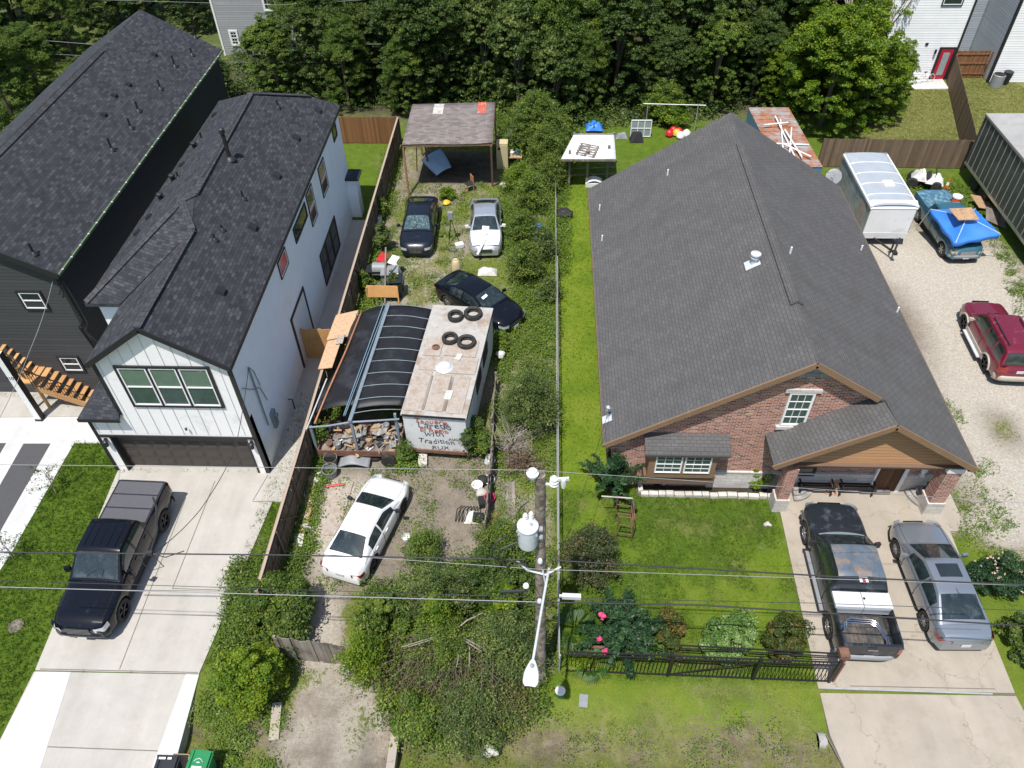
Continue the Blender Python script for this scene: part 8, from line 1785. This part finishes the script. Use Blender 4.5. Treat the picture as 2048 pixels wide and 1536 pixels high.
# roadside thickets
bush('thicket','bright vine covered bush at the street end of the wooden fence',G(520,1385),1.25,1.0,2.3,75,240,0.055,'leaf_bright','bush',rr=0.34)
bush('thicket','mid green vine bush behind the bright one, beside the fence end',G(565,1235),1.35,1.1,2.0,75,230,0.055,'leaf_mid','bush',rr=0.34)
bush('thicket','dark leafy bush shading the sandy track',G(600,1250),0.6,1.0,1.6,26,200,0.07,'leaf_forest','bush',rr=0.4)
tk='tangled roadside thicket left of the utility pole'
for i,(x,y,rx,ry,h_,nc,m_,lb) in enumerate(((770,1260,1.1,1.0,1.9,46,'leaf_mid','vine bush nearest the white sedan'),(735,1345,0.8,0.6,1.7,30,'leaf_bright','bright vine bush over the grey board gate'),(880,1230,1.3,1.0,2.0,50,'leaf_forest','dark vine bush behind the bare branches'),(990,1180,1.2,1.2,2.2,54,'leaf_forest','dark bush just left of the pole transformer'),(1010,1330,1.25,1.3,2.3,64,'leaf_forest','dense dark thicket hugging the utility pole foot'),(900,1350,1.25,1.1,2.2,56,'leaf_mid','middle of the thicket with dead stems over it'),(830,1440,1.1,0.9,1.5,44,'leaf_mid','low front left of the thicket above the headwall'),(945,1440,1.25,0.9,1.5,46,'leaf_forest','low front of the thicket running down to the ditch'),(885,1290,0.7,0.6,2.5,24,'leaf_bright','bright vine mound in the middle of the thicket'),(1010,1245,0.55,0.5,2.5,20,'leaf_bright','bright vine mound right of the thicket top'),(1000,1100,1.0,0.8,1.3,30,'leaf_mid','bluish weed bush at the back of the thicket'),(850,1120,.8,.7,1.2,24,'leaf_mid','leafy branch tips beside the white sedan boot'))):
    (spray('thicket',lb+' in the street side scrub',G(x,y),rx*1.15,h_*1.1,int(nc*3.6),.042,'leaf_scrub' if m_=='leaf_forest' else m_,'bush',tk,per=75,droop=.45) if i%3 else bush('thicket',lb+' in the street side scrub',G(x,y),rx,ry,h_*.9,nc,200,0.055,m_,'bush',tk,rr=0.3))
# dead stems hanging over the thicket
ds=thing('dead_branches','brown dead vines fanned out over the front of the thicket','branches',G(900,1400)); b=MB()
for k in range(150):
    a_=RNG.uniform(math.pi*1.05,math.pi*1.95); l=RNG.uniform(.6,1.6); o_=np.array([RNG.normal()*.9,RNG.normal()*.5+.7,1.75+RNG.normal()*.2]); e_=o_+np.array([math.cos(a_)*l,math.sin(a_)*l*.9,-l*.75]); m_=(o_+e_)/2+np.array([0,0,.3*l*.5]); b.tube([tuple(o_),tuple(m_+RNG.normal(size=3)*.12),tuple(e_)],.010,4,.004)
b.build('twigs','bark',ds); b=MB()
for k in range(7):
    a_=RNG.uniform(0,6.28); o_=np.array([RNG.normal()*.4,1.4,1.3]); e_=o_+np.array([math.cos(a_)*1.7,math.sin(a_)*1.1-.2,.9]); b.tube([tuple(o_),tuple((o_+e_)/2+np.array([.1,.1,.2])),tuple(e_)],.035,6,.012)
b.build('limb','bark_pale',ds)
P=[];Nn=[]
for k in range(3500):
    a_=RNG.uniform(math.pi*1.05,math.pi*1.95); l=RNG.uniform(.3,2.2); P.append((math.cos(a_)*l+RNG.normal()*.7,math.sin(a_)*l*.9+1.1,2.1-l*.75+RNG.normal()*.1)); Nn.append(RNG.normal(size=3))
leafmesh('dead_leaves',P,Nn,RNG.uniform(.02,.045,len(P)),RNG.random(len(P)),'leaf_brown',ds)
# bushes in the lot
spray('small_tree','dark small leaved tree right of the food trailer',G(1060,850),1.45,2.8,260,.045,'leaf_scrub','tree',per=80,droop=.35)
bush('bush','leafy bush growing up the trailer left front corner',G(815,925),0.35,0.35,1.3,14,150,0.05,'leaf_mid','bush',rr=0.24)
bush('bush','vine climbing the right front corner of the food trailer',G(938,920),0.28,0.3,1.9,20,130,0.04,'leaf_forest','bush',rr=0.24)
bush('bush','bright bush between the trailer and the rotten fence',G(962,900),0.6,0.7,1.5,26,180,0.055,'leaf_mid','bush',rr=0.3)
bush('bush','ivy clump between canopy front and wooden fence',G(645,890),0.4,0.5,1.3,20,170,0.05,'leaf_mid','bush',rr=0.27)
gb='creeper mounds along the right side of the overgrown lot'
for i,(x,y,rx,ry,h_,m_,lb) in enumerate(((1060,420,1.0,1.2,1.5,'weed','bright creeper mound right of the silver sedan roof'),(1045,480,.9,1.1,1.2,'leaf_mid','green creeper mound beside the silver sedan bonnet'),(1050,560,1.0,1.1,1.4,'leaf_mid','mound behind the diagonal black sedan nose'),(1085,520,.8,1.2,1.2,'leaf_forest','dark twiggy mound beside the side lawn'),(1040,385,1.1,.9,1.3,'leaf_bright','yellow green mound right of the carport corner'),(1100,380,1.1,.9,1.6,'leaf_mid','mound between the white shed and the chain fence'),(1095,600,.6,.8,1.0,'leaf_forest','small dark mound near the fallen stump'),(1000,700,.5,.9,.8,'weed','low mound beside the trailer right wall'),(790,590,.4,.4,.9,'leaf_mid','small bush beside the black bin'),(770,500,.5,.5,1.1,'leaf_forest','spiky bush left of the first black sedan'),(760,435,.5,.8,1.0,'leaf_mid','bush between the wooden fence and the first black sedan'),(730,580,.4,.8,.8,'leaf_mid','ivy against the wooden fence near the plywood gate'),(895,395,.5,.5,.5,'leaf_bright','yellow low plant between carport and sedans'),(1130,355,.6,.5,1.3,'leaf_forest','dark bush in front of the shed post'))):
    spray('creeper',lb,G(x,y),rx*1.1,h_*RNG.uniform(1.1,1.6),int(60+rx*ry*90),.052,{'leaf_forest':'leaf_scrub'}.get(m_,m_),'creeper',gb,per=50,droop=.4)
wt=thing('dead_bush','tangle of bare pale branches right of the trailer','dead bush',G(1020,905)); b=MB()
for k in range(34):
    a_=RNG.uniform(0,6.28); l=RNG.uniform(.4,1.0); e_=(math.cos(a_)*l,math.sin(a_)*l,RNG.uniform(.6,1.5)); m_=(e_[0]*.4+RNG.normal()*.2,e_[1]*.4+RNG.normal()*.2,e_[2]*.6); b.tube([(0,0,0),(m_[0]*.3+RNG.normal()*.06,m_[1]*.5,m_[2]*.5),m_,((m_[0]+e_[0])/2+RNG.normal()*.1,(m_[1]+e_[1])/2+RNG.normal()*.1,(m_[2]+e_[2])/2+.1),e_],.018,5,.006)
    for j in range(2): f_=(e_[0]+RNG.normal()*.25,e_[1]+RNG.normal()*.25,e_[2]+RNG.normal()*.2); b.tube([m_,((m_[0]+f_[0])/2,(m_[1]+f_[1])/2,(m_[2]+f_[2])/2+.08),f_],.010,4,.004)
b.build('twigs','bark_pale',wt); spray('dry_brush','heap of dry brown brush behind the rotten fence',G(1045,935),.9,.8,80,.035,'leaf_brown','bush',per=26,bark='bark_pale')
def palm(p,label,n=11,l=.9):
    t=thing('palm_plant',label,'plant',p); b=MB()
    for k in range(n):
        a_=6.283*k/n+RNG.uniform(-.2,.2); 
        for j in range(7):
            s=(j-3)*.14; L_=l*(1-abs(j-3)*.07); c0=np.array([math.cos(a_)*.25,math.sin(a_)*.25,.35]); d=np.array([math.cos(a_+s),math.sin(a_+s),.1]); e_=c0+d*L_; m_=(c0+e_)/2+np.array([0,0,.12]); w_=np.array([-math.sin(a_+s),math.cos(a_+s),0])*.02
            b.add([tuple(c0),tuple(m_+w_),tuple(e_),tuple(m_-w_)],[(0,1,2,3)])
        b.tube([(0,0,0),(math.cos(a_)*.2,math.sin(a_)*.2,.35)],.012,4)
    b.build('fronds','leaf_palm',t)
palm(G(1152,1268,.0),'spiky fan palm beside the chain fence behind the iron gate'); palm(G(1180,1335),'second fan palm low against the iron gate pickets',10,.6)
bush('creeper','bright trailing plant on the iron gate by the line fence',G(1150,1325),.7,.45,.6,22,150,.045,'leaf_bright','creeper',rr=.22)

# trees behind: a few crowns are modelled, the rest are turned copies of them
def make_tree(name,label,loc,R_,H_,ncl,per,leaf,mat,rr,group,tmat='bark',low=-0.8,cat='tree',up=0.55):
    t=thing(name,label,cat,loc,0,group); cl=lobed(ncl,34,R_,H_,rr)
    crown_mesh('crown',cl,per,leaf,mat,t,up,0.6,0.18)
    lim=[]
    for i in range(7):
        x,y,z,_,_=cl[i*5 % len(cl)]; lim.append(([(0,0,H_*.25),(x*.4,y*.4,H_*.25+(z-H_*.25)*.5),(x*.9,y*.9,z)],.10*H_/8,.02))
    trunk(t,[(0,0,-.1),(.1,.05,H_*.3),(-.05,.1,H_*.75)],.2*H_/8,.06,tmat,lim); return t
tg='trees of the wood behind the lots'
A1=make_tree('broadleaf_tree','dark broad tree directly behind the carport roof',G(845,205),2.8,7.6,13,120,.066,'leaf_forest',.36,tg)
A2=make_tree('broadleaf_tree','mid green tree standing right behind the rear utility pole',G(930,160),2.7,8.2,11,100,.078,'leaf_mid',.36,tg)
A5=make_tree('broadleaf_tree','light yellow green tree with fine leaves behind the white roofed shed',G(1120,205),2.6,7.2,11,130,.055,'leaf_mid',.38,tg)
A3=make_tree('broadleaf_tree','brightest yellow green tree at the corner of the dry lawn',G(1640,250),3.3,6.8,16,110,.068,'leaf_bright',.36,tg)
A4=make_tree('drooping_tree','drooping leaved tree overhanging the right side of the carport roof',G(1035,215),2.3,6.4,10,80,.095,'leaf_scrub',.34,tg,up=-.1)
spots=[(A1,660,190,.85,'dark tree behind the short red brown fence'),(A2,560,190,.72,'light leaved tree in front of the grey sided house'),(A1,760,165,.9,'dark tree left of the carport roof peak'),(A1,1000,120,1.05,'deep green tree above the drooping tree'),(A4,1110,235,.85,'hanging leaved tree left of the blue tarpaulin'),(A2,1150,170,.95,'mid green tree above the white roofed shed'),(A1,1230,195,1.0,'dark tree behind the leaning window frame'),(A2,1290,130,1.0,'mid green tree above the clothes line'),(A1,1390,180,1.0,'shadowy tree above the left end of the brick roof ridge'),(A2,1460,150,.95,'tree touching the brick roof peak'),(A1,1530,165,.95,'dark tree behind the rusty container'),(A3,1720,235,.72,'smaller bright tree overhanging the dark board fence'),(A3,1590,120,1.05,'tall bright tree left of the white townhouse'),(A2,1760,130,.62,'pale leaved tree against the white townhouse wall'),(A1,640,90,1.0,'tall dark tree right of the grey sided house'),(A2,740,80,1.05,'tall mid green tree above the rear wires'),(A1,840,70,1.1,'dark tall tree left of the rear pole'),(A2,1040,50,1.1,'tall tree at the top centre of the photo'),(A1,1140,60,1.1,'dark tall tree at the top right of centre'),(A1,1250,50,1.1,'dark tree at the very top above the clothes line'),(A2,1360,60,1.1,'green tree at the very top above the brick roof'),(A1,1470,50,1.1,'very dark tree at the top behind the pale trunk'),(A1,1690,60,.8,'dark tree in front of the blue grey townhouse'),
 (A1,60,110,1.0,'dark tree at the far left behind the charcoal roof'),(A2,150,120,.8,'sunlit bush like tree left of the charcoal roof ridge'),(A1,30,240,.9,'dark tree at the left edge beside the charcoal roof'),(A1,230,50,1.0,'dark tree behind the charcoal roof ridge'),(A1,340,20,1.0,'tree left of the grey sided house'),(A1,130,20,1.1,'dark tree in the top left corner'),(A2,-30,60,1.0,'tree cut by the top left edge'),(A1,1560,40,1.1,'dark tree behind the bright tree crown top'),(A2,950,20,1.1,'tree behind the rear pole top'),(A1,1700,175,.6,'dark green understorey tree under the bright crown'),(A3,1560,215,.6,'small bright tree over the rusty roof shade'),(A2,610,150,.7,'light bushy tree left of the short brown fence')]
spray('tall_shrub','tall light green shrub filling the gap between beige cabinet and white shed',G(1070,300),2.3,3.5,420,.06,'leaf_mid','shrub',per=80,droop=.3)
spray('tall_shrub','arching light green shrub in front of the hanging leaved trees',G(1095,350),1.5,3.0,260,.055,'leaf_mid','shrub',per=80,droop=.3)
spray('tall_shrub','yellow green shrub behind the clothes line',G(1325,240),1.4,2.6,170,.055,'weed','shrub',per=70)
more=[(A3,1575,150,.8,'bright tree left part above the rusty container'),(A3,1625,185,.8,'bright tree leaning over the rusty container roof'),(A5,1180,120,1.0,'fine leaved tree above the blue tarpaulin'),(A5,880,110,1.0,'fine leaved tree left of the rear pole foot'),(A5,1420,110,1.0,'fine leaved tree above the brick roof peak left side'),(A2,690,170,.8,'mid green tree behind the red brown fence'),(A1,700,215,.6,'low dark tree behind the short red brown fence'),(A2,820,225,.55,'low tree touching the carport roof left corner'),(A1,880,190,.8,'dark tree just over the carport roof middle'),(A4,970,190,.9,'hanging leaved tree over the carport roof right half'),(A1,1170,225,.55,'low dark tree behind the blue tarpaulin'),(A1,1330,215,.7,'dark tree behind the clothes line bush'),(A2,1420,215,.6,'low tree at the left of the brick roof peak'),(A1,1500,200,.6,'low dark tree at the left of the rusty roof'),(A3,1680,130,.95,'bright tree crown behind the largest bright tree'),(A3,1760,215,.5,'small bright tree drooping onto the dry lawn edge'),(A2,1600,60,.95,'tree crown above the tall bright tree'),(A1,1020,85,.9,'dark tree between the rear pole and top centre'),(A1,700,130,.9,'dark tree under the rear wires'),(A1,450,215,.4,'small tree between the charcoal and white house roofs'),(A1,260,100,.9,'dark tree crown right behind the charcoal roof back corner'),(A1,-40,170,1.0,'dark tree cut by the left edge'),(A1,90,200,.7,'low dark tree beside the charcoal roof slope'),(A1,390,60,.8,'dark tree between charcoal roof and grey sided house'),(A2,1080,150,.8,'mid green tree behind the hanging leaved trees'),(A1,1350,120,.95,'dark tree behind the clothes line tree'),(A1,1590,215,.6,'low dark tree shading the rusty roof'),(A1,620,40,.9,'dark tree against the right edge of the grey sided house')]
for i_,(src,x,y,s,lb) in enumerate(spots+more):
    if src is A1 and i_%4==1: src=A5; lb=lb.replace('very dark ','').replace('dark ','').replace('deep green ','').replace('shadowy ','')
    if src is A2 and i_%2==0: src=A5
    p=G(x,y); dup(src,(p.x,p.y,0),random.uniform(0,6.28),lb,tg,(s*random.uniform(.92,1.08),s*random.uniform(.92,1.08),s*random.uniform(.8,1.25)))
D2=bush('bush','pale green bush growing around the clothes line',G(1340,250),1.3,1.0,1.6,40,170,.08,'leaf_bright','bush',rr=.42)
# low undergrowth of the wood edge
o=weeds('undergrowth','dense undergrowth along the edge of the wood',[(560,215),(800,215),(990,215),(1130,280),(1240,255),(1400,240),(1500,215),(1700,215),(1790,230),(1790,100),(480,100),(450,190)],60000,1.2,.10,'leaf_forest',.2,33,True,1,.6)
o=weeds('undergrowth','mixed green creeper behind the open sheds',[(995,320),(1060,330),(1130,300),(1130,225),(990,225)],14000,1.4,.09,'leaf_mid',.2,35,True,1,.5)
# bare grey tree over the townhouse
bt=thing('bare_tree','bare grey branched tree in front of the white townhouse','tree',G(1690,190)); b=MB(); 
def grow(p,d,l,r,dep):
    q_=p+d*l; m_=(p+q_)/2+Vector((RNG.normal(),RNG.normal(),RNG.normal()))*l*.08; b.tube([p,m_,q_],r,6,r*.6)
    if dep<=0: return
    for k in range(3 if dep>1 else 4):
        nd=(d+Vector((RNG.normal()*.5,RNG.normal()*.5,RNG.normal()*.25+.1))).normalized(); grow(q_,nd,l*RNG.uniform(.6,.8),r*.6,dep-1)
grow(Vector((0,0,0)),Vector((0,0,1)),3.2,.16,4); b.build('branches','bark_pale',bt)
tt=thing('bare_tree','pale bare tree trunk rising among the dark trees at the top','tree',G(1545,110)); b=MB(); b.tube([(0,0,0),(.1,0,4),(-.2,.1,8.5)],[.32,.26,.16],10); b.tube([(0,0,5),(.8,.2,7),(1.1,.3,9)],.12,7,.05); b.build('trunk','bark_pale',tt,50)
